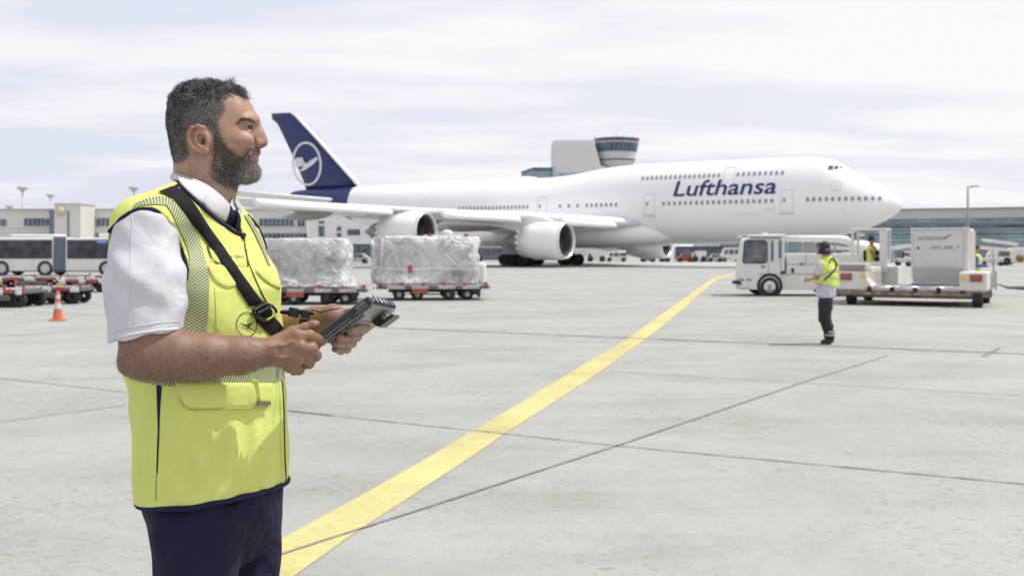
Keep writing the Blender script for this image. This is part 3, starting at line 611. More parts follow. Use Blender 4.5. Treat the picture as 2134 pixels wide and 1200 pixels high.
# parked regional aircraft parts / loader booms at the right: mobile belt loader
def belt_loader(label, x0, y0, x1, y1, Y, cat='belt loader', th=.35):
    p, q = wp(x0, y0, Y), wp(x1, y1, Y); t = thing('belt_loader', label, cat, (p.x, Y, 0), 'belt loaders by the glass terminal')
    obj('conveyor', MB().prism([p, q, q + Vector((0, 0, th)), p + Vector((0, 0, th))], (0, .9, 0)), M_white, t)
    c = (p + q) / 2; obj('chassis', MB().rbox((c.x, Y + .45, .62), (abs(q.x - p.x) * .7, 1.5, .5), .06), M_dirty, t)
    fr = MB(); [fr.tube([(c.x + d, Y + .3, .7), (c.x + d + .5, Y + .3, c.z)], .06, 6) for d in (-1.2, -.3, .7)]; obj('lift_frame', fr, M_grey, t)
    for d in (-.28, .28): obj('wheel', MB().lathe([(-.1, .05), (-.1, .3), (.1, .3), (.1, .05)], (c.x + (q.x - p.x) * d, Y - .2, .3), (0, 1, 0), 14), M_black, t)
belt_loader('white belt loader whose conveyor rises left beside the container', 2100, 524, 2034, 518, 115)
belt_loader('white belt loader with long sloping conveyor above the emblem truck', 2122, 512, 2052, 503, 128)
belt_loader('white belt loader between the walking man and the transporter cab', 1790, 524, 1722, 516, 118)
belt_loader('white belt loader left of the container, above the white car', 1900, 516, 1862, 521, 112)

# ------------------------------------------------------------------ articulated bus on the left
bY = 69.0; bx = lambda px: (px - CX) * bY / F; bz = lambda py: CH + (HY - py) * bY / F
t = thing('airport_bus', 'long white articulated airport bus with a grey bellows joint, on the left', 'bus', (bx(80), bY + 1.3, 0))
def bus_body(x0, x1, name):
    m_ = MB(); sil = [(bx(x0), .32), (bx(x0), 2.45), (bx(x0) + .12, bz(497) + .05), (bx(x1) - .12, bz(497) + .05), (bx(x1), 2.45), (bx(x1), .32)]
    rings = []
    for y, k in ((bY, .0), (bY + .1, .06), (bY + 2.4, .06), (bY + 2.5, .0)): rings.append([(x, y, z if z < 2 else z - .06 + k) for x, z in sil])
    return obj(name, m_.loft(rings, smooth=False), M_white, t)
b1 = bus_body(-190, 110, 'rear_body'); b2 = bus_body(137, 335, 'front_body')
for (x0, x1, par) in ((-188, -95, b1), (-92, 16, b1), (18, 56, b1), (58, 108.5, b1), (140, 172, b2), (174, 206, b2), (209, 245, b2), (250, 330, b2)):
    m_ = MB(); m_.box(((bx(x0) + bx(x1)) / 2, bY - .0, (bz(501) + bz(539)) / 2), (bx(x1) - bx(x0), .04, bz(501) - bz(539))); obj('window', m_, mat('bus_glass', (.045, .052, .065), .15, noise=(1.6, .8, 4)), par)
m_ = MB()
for x0, x1 in ((-186, 108), (140, 330)): m_.box(((bx(x0) + bx(x1)) / 2, bY + .0, (bz(500.5) + bz(539.3)) / 2), (bx(x1) - bx(x0), .025, bz(500.5) - bz(539.3)))
obj('window_band', m_, mat('bus_glass', (0, 0, 0)), b1)
obj('bellows', MB().loft([[(bx(110) + .78 * k / 12, bY + .10 + (.05 if k % 2 else 0), z) if i < 2 else (bx(110) + .78 * k / 12, bY + 2.4, z) for i, z in enumerate((.36, 2.5, 2.5, .36))] for k in range(13)], smooth=False), mat('bellows_grey', (.15, .19, .25), .7), t)
m_ = MB(); m_.rbox(((bx(15) + bx(110)) / 2, bY + 1.3, bz(492)), (bx(110) - bx(15), 1.9, .26), .1); obj('roof_unit', m_, M_white, b1)
m_ = MB(); m_.rbox(((bx(200) + bx(290)) / 2, bY + 1.3, bz(491)), (bx(290) - bx(200), 1.9, .3), .1); obj('roof_unit', m_, M_white, b2)
m_ = MB(); m_.box(((bx(203) + bx(222)) / 2, bY - .03, bz(502.5)), (bx(222) - bx(203), .05, .24)); obj('destination_sign', m_, mat('sign_blue', (.22, .33, .7), .4), b2)
for px, par in ((-100, b1), (3, b1), (94, b1), (222, b2), (310, b2)):
    ar = MB().lathe([(0, .50), (-.03, .50), (-.03, .40)], (bx(px), bY - .0, .46), (0, 1, 0), 24); o = obj('wheel_arch', ar, M_dgrey, par)
    for yy in (bY + .05, bY + 2.25): wl = obj('wheel', MB().lathe([(-.06, .30), (-.1, .40), (-.1, .45), (.18, .46), (.18, .1)], (bx(px), yy, .46), (0, 1, 0), 24), M_black, par); obj('hub', MB().lathe([(-.08, .01), (-.1, .15), (-.07, .31), (.0, .31)], (bx(px), yy, .46), (0, 1, 0), 20), M_conc2, wl)
m_ = MB(); m_.box(((bx(-190) + bx(335)) / 2, bY + 1.25, .32), (bx(335) - bx(-190), 2.1, .16)); obj('underframe', m_, M_dgrey, t)

# ------------------------------------------------------------------ dollies
M_deck = mat('deck_pale', (.52, .50, .47), .6, noise=(2.5, .3, 8))
def dolly(label, loc, L, Wd, zdeck, rz=0, bar=None, group='pallet dollies on the apron', empty=False, small=False):
    t = thing('cargo_dolly', label, 'dolly', loc, group, rz)
    obj('deck_frame', MB().rbox((0, 0, zdeck - .07), (L, Wd, .13), .015), M_deck, t, local=True)
    rl = MB(); n = int(L / .16)
    for k in range(n): rl.tube([(-L / 2 + .1 + k * (L - .2) / (n - 1), -Wd / 2 + .12, zdeck + .01), (-L / 2 + .1 + k * (L - .2) / (n - 1), Wd / 2 - .12, zdeck + .01)], .035, 6)
    obj('rollers', rl, M_grey, t, local=True)
    obj('chassis', MB().box((-.0, 0, zdeck - .2), (L * .78, .3, .14)).box((L * .3, 0, .3), (.14, Wd * .8, .12)).box((-L * .3, 0, .3), (.14, Wd * .8, .12)), M_dgrey, t, local=True)
    sp = MB()
    for k in range(5): sp.box((-L / 2 + .2 + k * (L - .4) / 4, -Wd / 2 - .012, zdeck - .075), (.2 if k % 2 else .28, .03, .1))
    obj('slots', sp, M_dgrey, t, local=True)
    for k in range(6):
        x = -L / 2 + .15 + k * (L - .3) / 5; m_ = MB().rbox((x, -Wd / 2 + .02, zdeck + .02 + (.02 if k % 2 else 0)), (.11, .09, .09), .015); obj('stop', m_, M_red, t, local=True)
    obj('reflector_plate', MB().box((-L * .12, -Wd / 2 - .04, zdeck - .2), (.5, .02, .12)), M_red, t, local=True)
    for sx_ in (-1, 1):
        for x in ((L * .30, L * .14) if not small else (L * .33,)):
            for sy in (-1, 1):
                w_ = obj('wheel', MB().lathe([(-.07, .04), (-.07, .17), (-.05, .19), (.05, .19), (.07, .17), (.07, .04)], (sx_ * x, sy * (Wd / 2 - .22), .19), (0, 1, 0), 16), M_black, t, local=True); obj('hub', MB().lathe([(-.075, .01), (-.075, .08)], (sx_ * x, sy * (Wd / 2 - .22), .19), (0, 1, 0), 12), M_grey, w_, local=True)
    obj('outrigger', MB().prism([(L / 2 - .55, -Wd / 2, zdeck - .13), (L / 2 - .4, -Wd / 2, .1), (L / 2 - .33, -Wd / 2, .1), (L / 2 - .3, -Wd / 2, zdeck - .13)], (0, .08, 0)), M_black, t, local=True); obj('outrigger', MB().prism([(L / 2 - 1.35, -Wd / 2, zdeck - .13), (L / 2 - 1.25, -Wd / 2, .1), (L / 2 - 1.18, -Wd / 2, .1), (L / 2 - 1.1, -Wd / 2, zdeck - .13)], (0, .08, 0)), M_black, t, local=True)
    if bar: tb = MB().tube([(-L / 2 - .05, -.2, zdeck - .12), (-L / 2 - bar, -.2, zdeck - .16)], .05, 8); tb.rbox((-L / 2 - bar * .55, -.2, zdeck - .14), (bar * .35, .13, .12), .04); obj('tow_bar', tb, M_yel, t, local=True)
    return t
def wrapped_load(label, loc, L, Wd, H, z0, rz, seed, foot=0.0, group='wrapped cargo pallets on dollies'):
    import mathutils
    n = 46; mb = MB(); nz = 26; rings = []
    sv = Vector((seed * 7.3, seed * 1.7, 0))
    for k in range(nz + 4):
        if k <= nz: z = H * k / nz; sc = 1.0
        else: z = H + .012 * (k - nz); sc = (1.0, .85, .5, .02)[k - nz]
        ring = []
        for j in range(n * 4):
            q = 2 * math.pi * j / (n * 4); cx_, cy_ = math.cos(q), math.sin(q); e = 8.0
            r_ = (abs(cx_) ** e + abs(cy_) ** e) ** (-1 / e); fl = 1 + foot * max(0, (1 - z / H * 2.2)) ** 2
            x = cx_ * r_ * L / 2 * fl * sc; y = cy_ * r_ * Wd / 2 * fl * sc; P_ = Vector((x, y, z)) * 1.0
            d = mathutils.noise.turbulence(P_ * 1.1 + sv, 3, False) - .45; d2 = abs(mathutils.noise.noise(Vector((x * 2.5 + z * 1.6, y * 2.5, z * 2.0)) + sv)); d3 = abs(mathutils.noise.noise(Vector((x * 5 - z * 4, y * 5, z * 3)) + sv * 2))
            zt = mathutils.noise.noise(Vector((x * 1.3, y * 1.3, seed))) * .05 if k > nz * .9 else 0
            k_ = (1 + .09 * d - .05 * d2 - .025 * d3) if k < nz + 2 else 1
            corner = 1 - .035 * max(0, z / H - .9) * 10
            ring.append((x * k_ * corner, y * k_ * corner, z0 + z + zt))
        rings.append(ring)
    mb.loft(rings, caps=False)
    return tag(obj('wrapped_pallet', mb, plastic_mat(seed), None, local=True), label, 'cargo pallet', group), mb, rings
def plastic_mat(seed):
    m = mat('shrink_wrap_%d' % seed, (.6, .6, .61), .32, coat=.25); t, b = nodes(m); N = t.nodes.new; K = t.links.new
    tcn = N('ShaderNodeTexCoord'); mp = N('ShaderNodeMapping'); mp.inputs['Location'].default_value = (seed * 3.1, seed, 0); K(tcn.outputs['Object'], mp.inputs[0])
    n = N('ShaderNodeTexNoise'); n.inputs['Scale'].default_value = 1.4; n.inputs['Detail'].default_value = 9; n.inputs['Roughness'].default_value = .62; n.inputs['Distortion'].default_value = 1.4; K(mp.outputs[0], n.inputs['Vector'])
    r_ = N('ShaderNodeValToRGB'); e = r_.color_ramp.elements; e[0].position = .30; e[1].position = .62; e[0].color = (.30, .29, .30, 1); e[1].color = (.74, .74, .74, 1); x = e.new(.45); x.color = (.56, .55, .57, 1); K(n.outputs[0], r_.inputs[0]); K(r_.outputs[0], b.inputs['Base Color'])
    v = N('ShaderNodeTexNoise'); v.inputs['Scale'].default_value = 3.2; v.inputs['Detail'].default_value = 7; v.inputs['Distortion'].default_value = 2.5; K(mp.outputs[0], v.inputs['Vector']); bp = N('ShaderNodeBump'); bp.inputs['Strength'].default_value = .9; bp.inputs['Distance'].default_value = .12; K(v.outputs[0], bp.inputs['Height']); K(bp.outputs[0], b.inputs['Normal'])
    return m
def place(px, py, Y): return ((px - CX) * Y / F, Y, 0)
D1l = place(900, 0, 35.2); dolly('pallet dolly with red stops under the right wrapped cargo', D1l, 3.6, 2.35, .50, R(7), bar=.95)
o, _, _ = wrapped_load('larger box-shaped wrapped cargo pallet, right of the two', D1l, 3.62, 2.3, 1.48, .53, 0, 1); o.location = (D1l[0] - .22, D1l[1], 0); o.rotation_euler = (0, 0, R(7))
par = o
def straps(o, L, Wd, H, z0, lines, m_, name='strap'):
    for pts in lines:
        s_ = MB(); s_.tube([(x * L / 2, -Wd / 2 * 1.0 - .02, z0 + z * H) for x, z in pts], .016, 5, flat=1); obj(name, s_, m_, o, local=True)
M_strap = mat('white_strap', (.68, .68, .68), .5)
straps(o, 3.38, 2.3, 1.48, .53, [[(.05, .03), (.12, .45), (.3, .75), (.5, .99)], [(.28, .7), (.5, .45), (.7, .3)], [(-.85, .05), (-.82, .98)], [(.9, .02), (.88, .98)], [(-.95, .32), (-.3, .30), (.3, .33), (.95, .3)]], M_strap)
m_ = MB(); m_.rbox((-.52, -1.19, 1.0), (.14, .02, .24), .008); obj('red_label', m_, M_red, o, local=True)
D2l = place(655, 0, 32.3); dolly('pallet dolly behind the tablet, under the left wrapped cargo', D2l, 3.4, 2.2, .50, R(3))
o, _, _ = wrapped_load('netted wrapped cargo pallet close behind the man, left of the two', D2l, 2.8, 2.1, 1.38, .53, 0, 2, foot=.16); o.location = (D2l[0] - .24, D2l[1], 0); o.rotation_euler = (0, 0, R(3))
M_net = mat('dark_net', (.33, .32, .33), .7); net = []
for k in range(7):
    x0 = -.9 + k * .3
    net.append([(x0 + .08 * math.sin(j * 2.1 + k), .02 + j * .17) for j in range(6)]); 
for j in range(3): net.append([(-.95 + k * .19, .12 + j * .2 + .05 * math.sin(k * 1.9 + j)) for k in range(11)])
for pts in net:
    s_ = MB(); s_.tube([(x * 1.4 * (1 + .16 * max(0, 1 - z * 2.2) ** 2), -1.05 * (1 + .16 * max(0, 1 - z * 2.2) ** 2) - .02, .53 + z * 1.38) for x, z in pts], .010, 5); obj('net_cord', s_, M_net, o, local=True)
# tow tractor whose roof shows over the right pallet
tt = thing('tow_tractor', 'low white tow tractor with a beacon, its roof showing over the right cargo', 'tow tractor', place(930, 0, 39.5))
tl = Vector(tt.location)
obj('body', MB().rbox((0, 0, .75), (2.9, 1.5, .8), .1), M_white, tt, local=True); obj('roof', MB().rbox((0, 0, 2.09), (1.6, 1.4, .1), .04), M_white, tt, local=True)
ps = MB(); [ps.tube([(a, b, 1.1), (a * .95, b, 2.05)], .04, 6) for a in (-.72, .72) for b in (-.6, .6)]; obj('roof_post', ps, M_dgrey, tt, local=True)
obj('beacon', MB().sphere((.05, -.3, 2.22), (.2, .2, .12)), M_white, tt, local=True)
for a in (-.55, .75): obj('warning_lamp', MB().rbox((a, -.66, 2.13), (.16, .12, .11), .03), M_lamp, tt, local=True)
for a in (-.95, .95):
    for b in (-.65, .65): obj('wheel', MB().lathe([(-.1, .05), (-.1, .34), (.1, .34), (.1, .05)], (a, b, .34), (0, 1, 0), 16), M_black, tt, local=True)
# empty dollies on the left
def low_cart(label, px, py, L, col2=M_dgrey):
    g0 = gp(px, py); t = thing('cargo_dolly', label, 'dolly', (g0.x, g0.y, 0), 'empty dollies on the left of the apron', random.uniform(-.12, .12))
    fr = MB(); fr.rbox((0, .6, .42), (L, 1.3, .09), .02); obj('deck_frame', fr, M_dgrey, t, local=True)
    st = MB(); k = -L / 2; i = 0
    for k in range(5):
        ww = MB().rbox((-L / 2 + (k + .5) * L / 5, -.06, .42 + .03 * (k % 2)), (L / 5 * .62, .07, .13), .02); obj('striped_edge', ww, (M_red if k % 2 else M_white), t, local=True)
    rl = MB(); [rl.tube([(-L / 2 + .1 + j * .2, 0, .49), (-L / 2 + .1 + j * .2, 1.15, .49)], .035, 6) for j in range(int(L / .2))]; obj('rollers', rl, M_grey, t, local=True)
    bx_ = MB().rbox((L * .02, -.02, .27), (L * .4, .3, .15), .03); obj('turntable', bx_, M_dgrey, t, local=True)
    yb = MB().rbox((-L * .42, -.05, .31), (L * .18, .12, .07), .02); obj('tow_bar', yb, M_yel, t, local=True)
    for x in (-.36, -.12, .12, .36):
        for y in (.08, 1.1): obj('wheel', MB().lathe([(-.07, .05), (-.07, .19), (-.05, .21), (.05, .21), (.07, .19), (.07, .05)], (x * L, y, .21), (0, 1, 0), 16), M_black, t, local=True)
    for x in (-.46, .05, .47): obj('stop', MB().rbox((x * L, .05, .55), (.07, .07, .16), .015), M_red, t, local=True)
low_cart('empty low dolly in front, just left of the orange cone', 98, 634, 1.4 + .6); low_cart('empty low dolly cut by the left edge of the picture', 2, 641, 1.35)
low_cart('empty red and white dolly behind, right of the orange cone', 172, 609, 1.9); low_cart('empty dolly with yellow bar behind, far left', 62, 603, 3.2); low_cart('farthest empty dolly beside the elbow of the man', 232, 598, 2.0)
# cone
g0 = gp(120.5, 668); t = tag(obj('traffic_cone', MB().add([], []), M_orange, None), 'x', 'x') if False else thing('traffic_cone', 'orange and white traffic cone standing on the bare concrete at left', 'traffic cone', (g0.x, g0.y, 0))
obj('cone_body', MB().lathe([(.03, .115), (.2, .092), (.62, .034), (.66, .03), (.67, .001)], (0, 0, 0), (0, 0, 1), 24), M_orange, t, local=True)
obj('base', MB().rbox((0, 0, .02), (.30, .30, .04), .02), M_orange, t, local=True)
for z0, z1 in ((.27, .40), (.50, .58)): rr_ = lambda z: .092 - (z - .2) * .058 / .42 + .003; obj('white_band', MB().lathe([(z0, rr_(z0)), (z1, rr_(z1))], (0, 0, 0), (0, 0, 1), 24), mat('reflective_band', (.55, .53, .52), .4), t, local=True)

# ------------------------------------------------------------------ white service truck
tY = 37.3; X_ = lambda px: (px - CX) * tY / F; Z_ = lambda py: CH + (HY - py) * tY / F
t = thing('service_truck', 'white low-cab service truck with a long white boom, behind the walking man', 'truck', (X_(1650), tY + 1.1, 0))
sil = [(1540, 603), (1539, 572), (1543, 535), (1550, 499), (1556, 493), (1626, 493), (1627, 603)]
r2 = []
for y, k in ((tY + .0, .12), (tY + .08, .04), (tY + .5, .0), (tY + 1.6, .22), (tY + 2.0, .42), (tY + 2.15, .55)): r2.append([(X_(a) + (k if a < 1580 else 0), y, Z_(b) - (k if b < 520 else 0)) for a, b in sil])
cab = obj('cab', MB().loft(r2, smooth=False), M_white, t)
def flat(name, pts, m_, par, off=.012, thick=.02, Yp=None):
    Yp = tY if Yp is None else Yp
    return obj(name, MB().prism([(X_(a), Yp - off, Z_(b)) for a, b in pts], (0, thick, 0)), m_, par)
win = flat('door_window', [(1549, 546), (1551.5, 505), (1555, 502), (1593, 502), (1596, 505), (1597, 543), (1594, 547), (1552, 547.5)], M_glass, cab)
fl_ = MB().tube([(X_(a), tY - .02, Z_(b)) for a, b in ((1548, 546), (1551, 504), (1555, 501), (1594, 501), (1597.5, 505), (1598, 544), (1594, 548), (1551, 548), (1548, 546))], .018, 5); obj('window_frame', fl_, M_black, win)
flat('rear_side_window', [(1606.5, 545), (1606.5, 502), (1612, 502), (1612, 545)], M_glass, cab)
for a, b in (((1601, 500), (1601, 570)), ((1627, 500), (1627, 600)), ((1578, 571), (1640, 571))): obj('panel_gap', MB().tube([(X_(a[0]), tY - .002, Z_(a[1])), (X_(b[0]), tY - .002, Z_(b[1]))], .008, 4), M_dgrey, cab)
flat('door_handle', [(1586, 557), (1586, 554.5), (1594, 554.5), (1594, 557)], M_black, cab, .03)
obj('cab_back_frame', MB().rbox((X_(1631), tY + 1, Z_(530)), (.14, 2.0, 1.15), .02), M_white, t); flat('back_window', [(1622.5, 538), (1622.5, 502), (1629, 502), (1629, 538)], M_glassb, cab, .015)
obj('roof', MB().rbox((X_(1597), tY + 1.05, Z_(491.5)), (1.12, 2.2, .09), .035), M_white, cab)
obj('roof_beacon', MB().rbox((X_(1606), tY + .9, Z_(487.5)), (.22, .3, .11), .04), M_white, cab); obj('roof_fairing', MB().rbox((X_(1628), tY + .9, Z_(490)), (.55, .9, .09), .04), M_white, cab)
obj('mirror', MB().rbox((X_(1551), tY - .1, Z_(493)), (.16, .12, .05), .02), M_black, cab)
flat('front_bumper', [(1532, 592), (1532, 585), (1541, 585), (1546, 592)], M_black, cab, .0, .5); flat('front_valance', [(1546, 603.5), (1546, 601), (1566, 600)], M_dgrey, cab, .01, .3)
for k in range(5): flat('fleet_number', [(1541 + k * 5.2, 585), (1541 + k * 5.2, 581 - (k % 2)), (1544.5 + k * 5.2, 581), (1544.5 + k * 5.2, 585)], M_dgrey, cab, .008, .01) if k != 2 else None
bdy = obj('body', MB().rbox(((X_(1640) + X_(1790)) / 2, tY + 1.1, (Z_(528) + Z_(571)) / 2), (X_(1790) - X_(1640), 2.1, Z_(528) - Z_(571)), .03), M_white, t)
obj('chassis_skirt', MB().rbox(((X_(1626) + X_(1790)) / 2, tY + 1.1, (Z_(571.5) + Z_(604)) / 2), (X_(1790) - X_(1626), 2.0, Z_(571.5) - Z_(604)), .02), M_white, t)
for a, b in (((1640, 551), (1720, 551)), ((1720, 529), (1720, 571)), ((1680, 529), (1680, 551))): obj('panel_gap', MB().tube([(X_(a[0]), tY + .045, Z_(a[1])), (X_(b[0]), tY + .045, Z_(b[1]))], .008, 4), M_dgrey, bdy)
flat('hatch_handle', [(1650, 569), (1650, 559), (1655, 559), (1655, 569)], M_black, bdy, -.02); flat('latch', [(1666, 551.5), (1666, 549), (1676, 549), (1676, 551.5)], M_black, bdy, -.02)
obj('exhaust_stack', MB().tube([(X_(1635), tY + .1, Z_(570)), (X_(1635), tY + .1, Z_(538))], .06, 8), M_dgrey, t)
[obj('boom_support', MB().tube([(X_(a), tY + .3 + b, Z_(528)), (X_(a), tY + .3 + b, Z_(500))], .035, 5), M_grey, t) for a in (1645, 1700, 1745) for b in (0, 1.4)]
bm_ = MB().tube([(X_(1612), tY + .8, Z_(496)), (X_(1700), tY + .8, Z_(496.5)), (X_(1762), tY + .8, Z_(497.5)), (X_(1778), tY + .8, Z_(500)), (X_(1788), tY + .8, Z_(507))], [.10, .12, .13, .15, .12], 12); boom = obj('boom', bm_, M_white, t)
nz_ = MB().lathe([(0, .02), (.06, .14), (.2, .24), (.45, .32), (1.05, .33), (1.1, .3), (1.12, .02)], (X_(1783), tY + .9, Z_(513)), (1, .0, -.22), 24); obj('nozzle', nz_, M_white, boom)
for px in (1604, 1745):
    ar = MB(); ar.lathe([(-.02, .44), (-.02, .34), (.3, .34)], (X_(px), tY, .36), (0, 1, 0), 28); obj('wheel_arch', ar, M_black, t)
    for yy in (tY + .1, tY + 1.9):
        w_ = obj('wheel', MB().lathe([(-.1, .2), (-.12, .27), (-.1, .325), (-.05, .335), (.12, .335), (.14, .2), (.14, .02)], (X_(px), yy, .335), (0, 1, 0), 28), M_black, t)
        obj('rim', MB().lathe([(-.1, .01), (-.11, .07), (-.06, .08), (-.05, .16), (-.10, .205), (-.09, .22), (.0, .22)], (X_(px), yy, .335), (0, 1, 0), 24), mat('rim_grey', (.32, .31, .33), .5), w_)

# ------------------------------------------------------------------ container transporter
EX = Vector((.888, -.46, 0)); EY = Vector((.46, .888, 0)); OR = Vector((12.82, 29.75, 0)); RZ = math.atan2(-.46, .888)
tr = thing('container_transporter', 'pale low container transporter with a glazed cab and roller deck', 'container transporter', OR, None, RZ)
# the transporter is modelled in its own frame: x to its right, y to its rear
M_tr = mat('transporter_cream', (.66, .645, .60), .5, noise=(1.6, .12, 8)); M_frame = mat('worn_frame', (.22, .19, .15), .8, noise=(4, .6, 8))
obj('frame', MB().rbox((-1.75, .12, .38), (4.25, .3, .2), .04).rbox((-1.75, 1.9, .3), (3.2, 3.4, .16), .03), M_frame, tr, local=True)
dk = MB().rbox((-1.65, 1.75, .47), (2.5, 3.6, .08), .02); obj('deck', dk, mat('deck_steel', (.40, .40, .43), .4, metal=.6, noise=(3, .2)), tr, local=True)
rl = MB()
for j in range(12):
    for k in range(2): rl.tube([(-2.8 + k * 1.2, .35 + j * .27, .52), (-1.75 + k * 1.2, .35 + j * .27, .52)], .035, 8)
obj('rollers', rl, M_alu, tr, local=True)
for k in range(4): obj('front_roller', MB().tube([(-2.75 + k * .72, .02, .50), (-2.2 + k * .72, .02, .50)], .07, 10), M_alu, tr, local=True)
for k in range(5): obj('roller_bracket', MB().rbox((-2.85 + k * .62, .0, .47), (.12, .16, .15), .02), M_black, tr, local=True)
for k in range(8): obj('step_plate', MB().rbox((-2.9 + k * .34, -.045, .355), (.2, .03, .08), .01), mat('worn_wood', (.33, .25, .15), .8, noise=(8, .5)), tr, local=True)
lm = obj('left_module', MB().prism([(-3.85, -.02, .46), (-2.75, -.02, .46), (-2.95, -.02, .78), (-2.95, -.02, .98), (-3.8, -.02, .98)], (0, 1.0, 0)).rbox((-3.35, 2.3, .78), (.9, 3.4, .62), .04), M_tr, tr, local=True)
obj('vent_grille', MB().rbox((-3.35, .5, 1.10), (.8, .9, .2), .03), M_cream, lm, local=True)
gr = MB(); [gr.box((-3.35, .045, 1.04 + k * .035), (.7, .02, .012)) for k in range(4)]; obj('grille_slats', gr, M_frame, lm, local=True)
for k in range(3): obj('side_panel', MB().rbox((-2.9, 1.2 + k * .75, .80), (.03, .6, .34), .01), M_cream, lm, local=True)
obj('side_box', MB().rbox((-2.7, 3.2, .72), (.5, 1.0, .75), .03), M_tr, lm, local=True)
rm = obj('right_module', MB().rbox((-.1, .85, .72), (.72, 1.9, .52), .05).rbox((-.02, 2.6, .66), (.5, 1.6, .4), .04), M_tr, tr, local=True)
obj('front_apron', MB().rbox((-.3, .05, .50), (1.15, .16, .16), .03), M_tr, rm, local=True)
for x, par in ((-3.5, lm), (-.02, rm)): h = obj('lamp_housing', MB().rbox((x, -.05 if par is lm else -.12, .82), (.32, .05, .2), .01), M_frame, par, local=True); obj('red_lamp', MB().rbox((x - .01, -.08 if par is lm else -.15, .82), (.25, .05, .14), .01), M_lamp, h, local=True)
obj('warning_sticker', MB().box((-3.02, -.04, .84), (.1, .02, .12)), M_yel, lm, local=True); obj('warning_sticker', MB().box((-.36, -.115, .82), (.14, .02, .13)), M_yel, rm, local=True)
# cab
cb = obj('cab_frame', MB().rbox((-3.3, 3.1, 2.24), (1.05, 1.1, .07), .02).rbox((-3.78, 2.62, 1.65), (.07, .07, 1.2), .01).rbox((-2.86, 2.62, 1.65), (.10, .07, 1.2), .01).rbox((-3.78, 3.6, 1.65), (.07, .07, 1.2), .01).rbox((-2.82, 3.6, 1.65), (.07, .07, 1.2), .01).rbox((-3.3, 3.1, 1.15), (1.0, 1.05, .18), .02).rbox((-2.86, 2.59, 1.55), (.22, .05, 1.3), .01), M_tr, tr, local=True)
obj('cab_glass', MB().box((-2.80, 3.1, 1.7), (.02, .95, 1.0)), mat('tinted_glass', (.30, .28, .34), .1, spec=.7), cb, local=True)
obj('seat', MB().rbox((-3.28, 3.05, 1.38), (.5, .14, .42), .05).rbox((-3.28, 3.25, 1.3), (.5, .45, .1), .04), M_black, cb, local=True)
obj('round_mirror', MB().sphere((-3.55, 2.7, 2.08), (.14, .04, .07)), M_white, cb, local=True)
for x, y in ((-3.45, .55), (0.0, .12), (-.0, 3.05), (-3.45, 3.5)):
    for d in (0,): w_ = obj('wheel', MB().lathe([(-.13, .05), (-.13, .2), (-.1, .23), (.1, .23), (.13, .2), (.13, .05)], (x, y, .23), (1, 0, 0), 18), M_black, tr, local=True)
obj('handrail', MB().tube([(.30, .9, .45), (.30, .9, 1.0)], .02, 6), M_grey, tr, local=True); hr = MB(); hr.tube([(.30, 1.9, .5), (.30, 1.9, 1.62)], .025, 6); hr.tube([(.3, 1.9, 1.0), (.3, 3.0, .95), (.3, 3.0, .4)], .02, 6); obj('handrail', hr, M_grey, tr, local=True)
# container on the deck
def tl_(p): return OR + EX * p[0] + EY * p[1] + Vector((0, 0, p[2]))
ct = thing('air_container', 'white aluminium air cargo container standing on the transporter deck', 'container', tl_((-1.06, 2.1, .56)), None, RZ)
cs = [(-.78, .0), (.62, .0), (.72, .35), (.78, .40), (.78, 1.66), (-.82, 1.66), (-.82, .4)]
W2 = .82
obj('shell', MB().prism([(-.76, -W2, .04), (.70, -W2, .04), (.76, -W2, .42), (.76, -W2, 1.66), (-.82, -W2, 1.66), (-.82, -W2, .42)], (0, W2 * 2, 0)), M_white, ct, local=True)
obj('base_rail', MB().rbox((-.02, 0, .03), (1.62, W2 * 2 + .06, .07), .01), M_grey, ct, local=True)
obj('lower_panel', MB().prism([(-.74, -W2 - .012, .10), (.66, -W2 - .012, .10), (.70, -W2 - .012, .52), (-.79, -W2 - .012, .52)], (0, .02, 0)), mat('lower_panel_grey', (.42, .42, .38), .45, noise=(2, .08)), ct, local=True)
obj('front_curtain', MB().rbox((-.08, -W2 - .01, 1.09), (1.36, .03, 1.06), .05, seg=3), mat('curtain_pale', (.60, .60, .59), .45, noise=(2, .05), bump=(4, .3, .02)), ct, local=True)
for x in (.64, -.79): obj('corner_post', MB().rbox((x, -W2 - .02, .95), (.07, .05, 1.5), .01), M_alu, ct, local=True)
obj('top_rail', MB().rbox((-.03, -W2 - .02, 1.65), (1.62, .06, .06), .015), M_alu, ct, local=True)
obj('side_door', MB().rbox((.775, .1, .95), (.03, 1.3, 1.3), .01), M_alu, ct, local=True)
sd_ = obj('side_strip', MB().rbox((.79, .82, .9), (.03, .12, 1.4), .01), mat('peach_strip', (.6, .36, .2), .5), ct, local=True)
M_cl = mat('container_lettering', (.16, .16, .17), .5)
letters('lettering', 'jettainer', lambda u, v: Vector((-.66 + u, -W2 - .03, 1.28 + v)), .2, M_cl, ct, shear=.3, fit=(.78, .17), local=True)
ct_l = ct.children[-1] if ct.children else None
obj('lettering_swoosh', MB().add([(.10, -W2 - .03, 1.33), (.28, -W2 - .03, 1.48), (.26, -W2 - .03, 1.50), (.06, -W2 - .03, 1.36)], [(0, 1, 2, 3)]), M_cl, ct, local=True, fixn=False)
for k in range(9): 
    if k % 4 != 3: obj('stencilled_code', MB().box((-.22 + k * .085, -W2 - .03, 1.115), (.05, .004, .055)), M_cl, ct, local=True)
obj('code_underline', MB().box((.0, -W2 - .03, 1.06), (.75, .004, .014)), mat('ochre', (.45, .33, .1), .5), ct, local=True); obj('small_crest', MB().rbox((-.62, -W2 - .03, 1.09), (.08, .006, .08), .01), M_cl, ct, local=True)
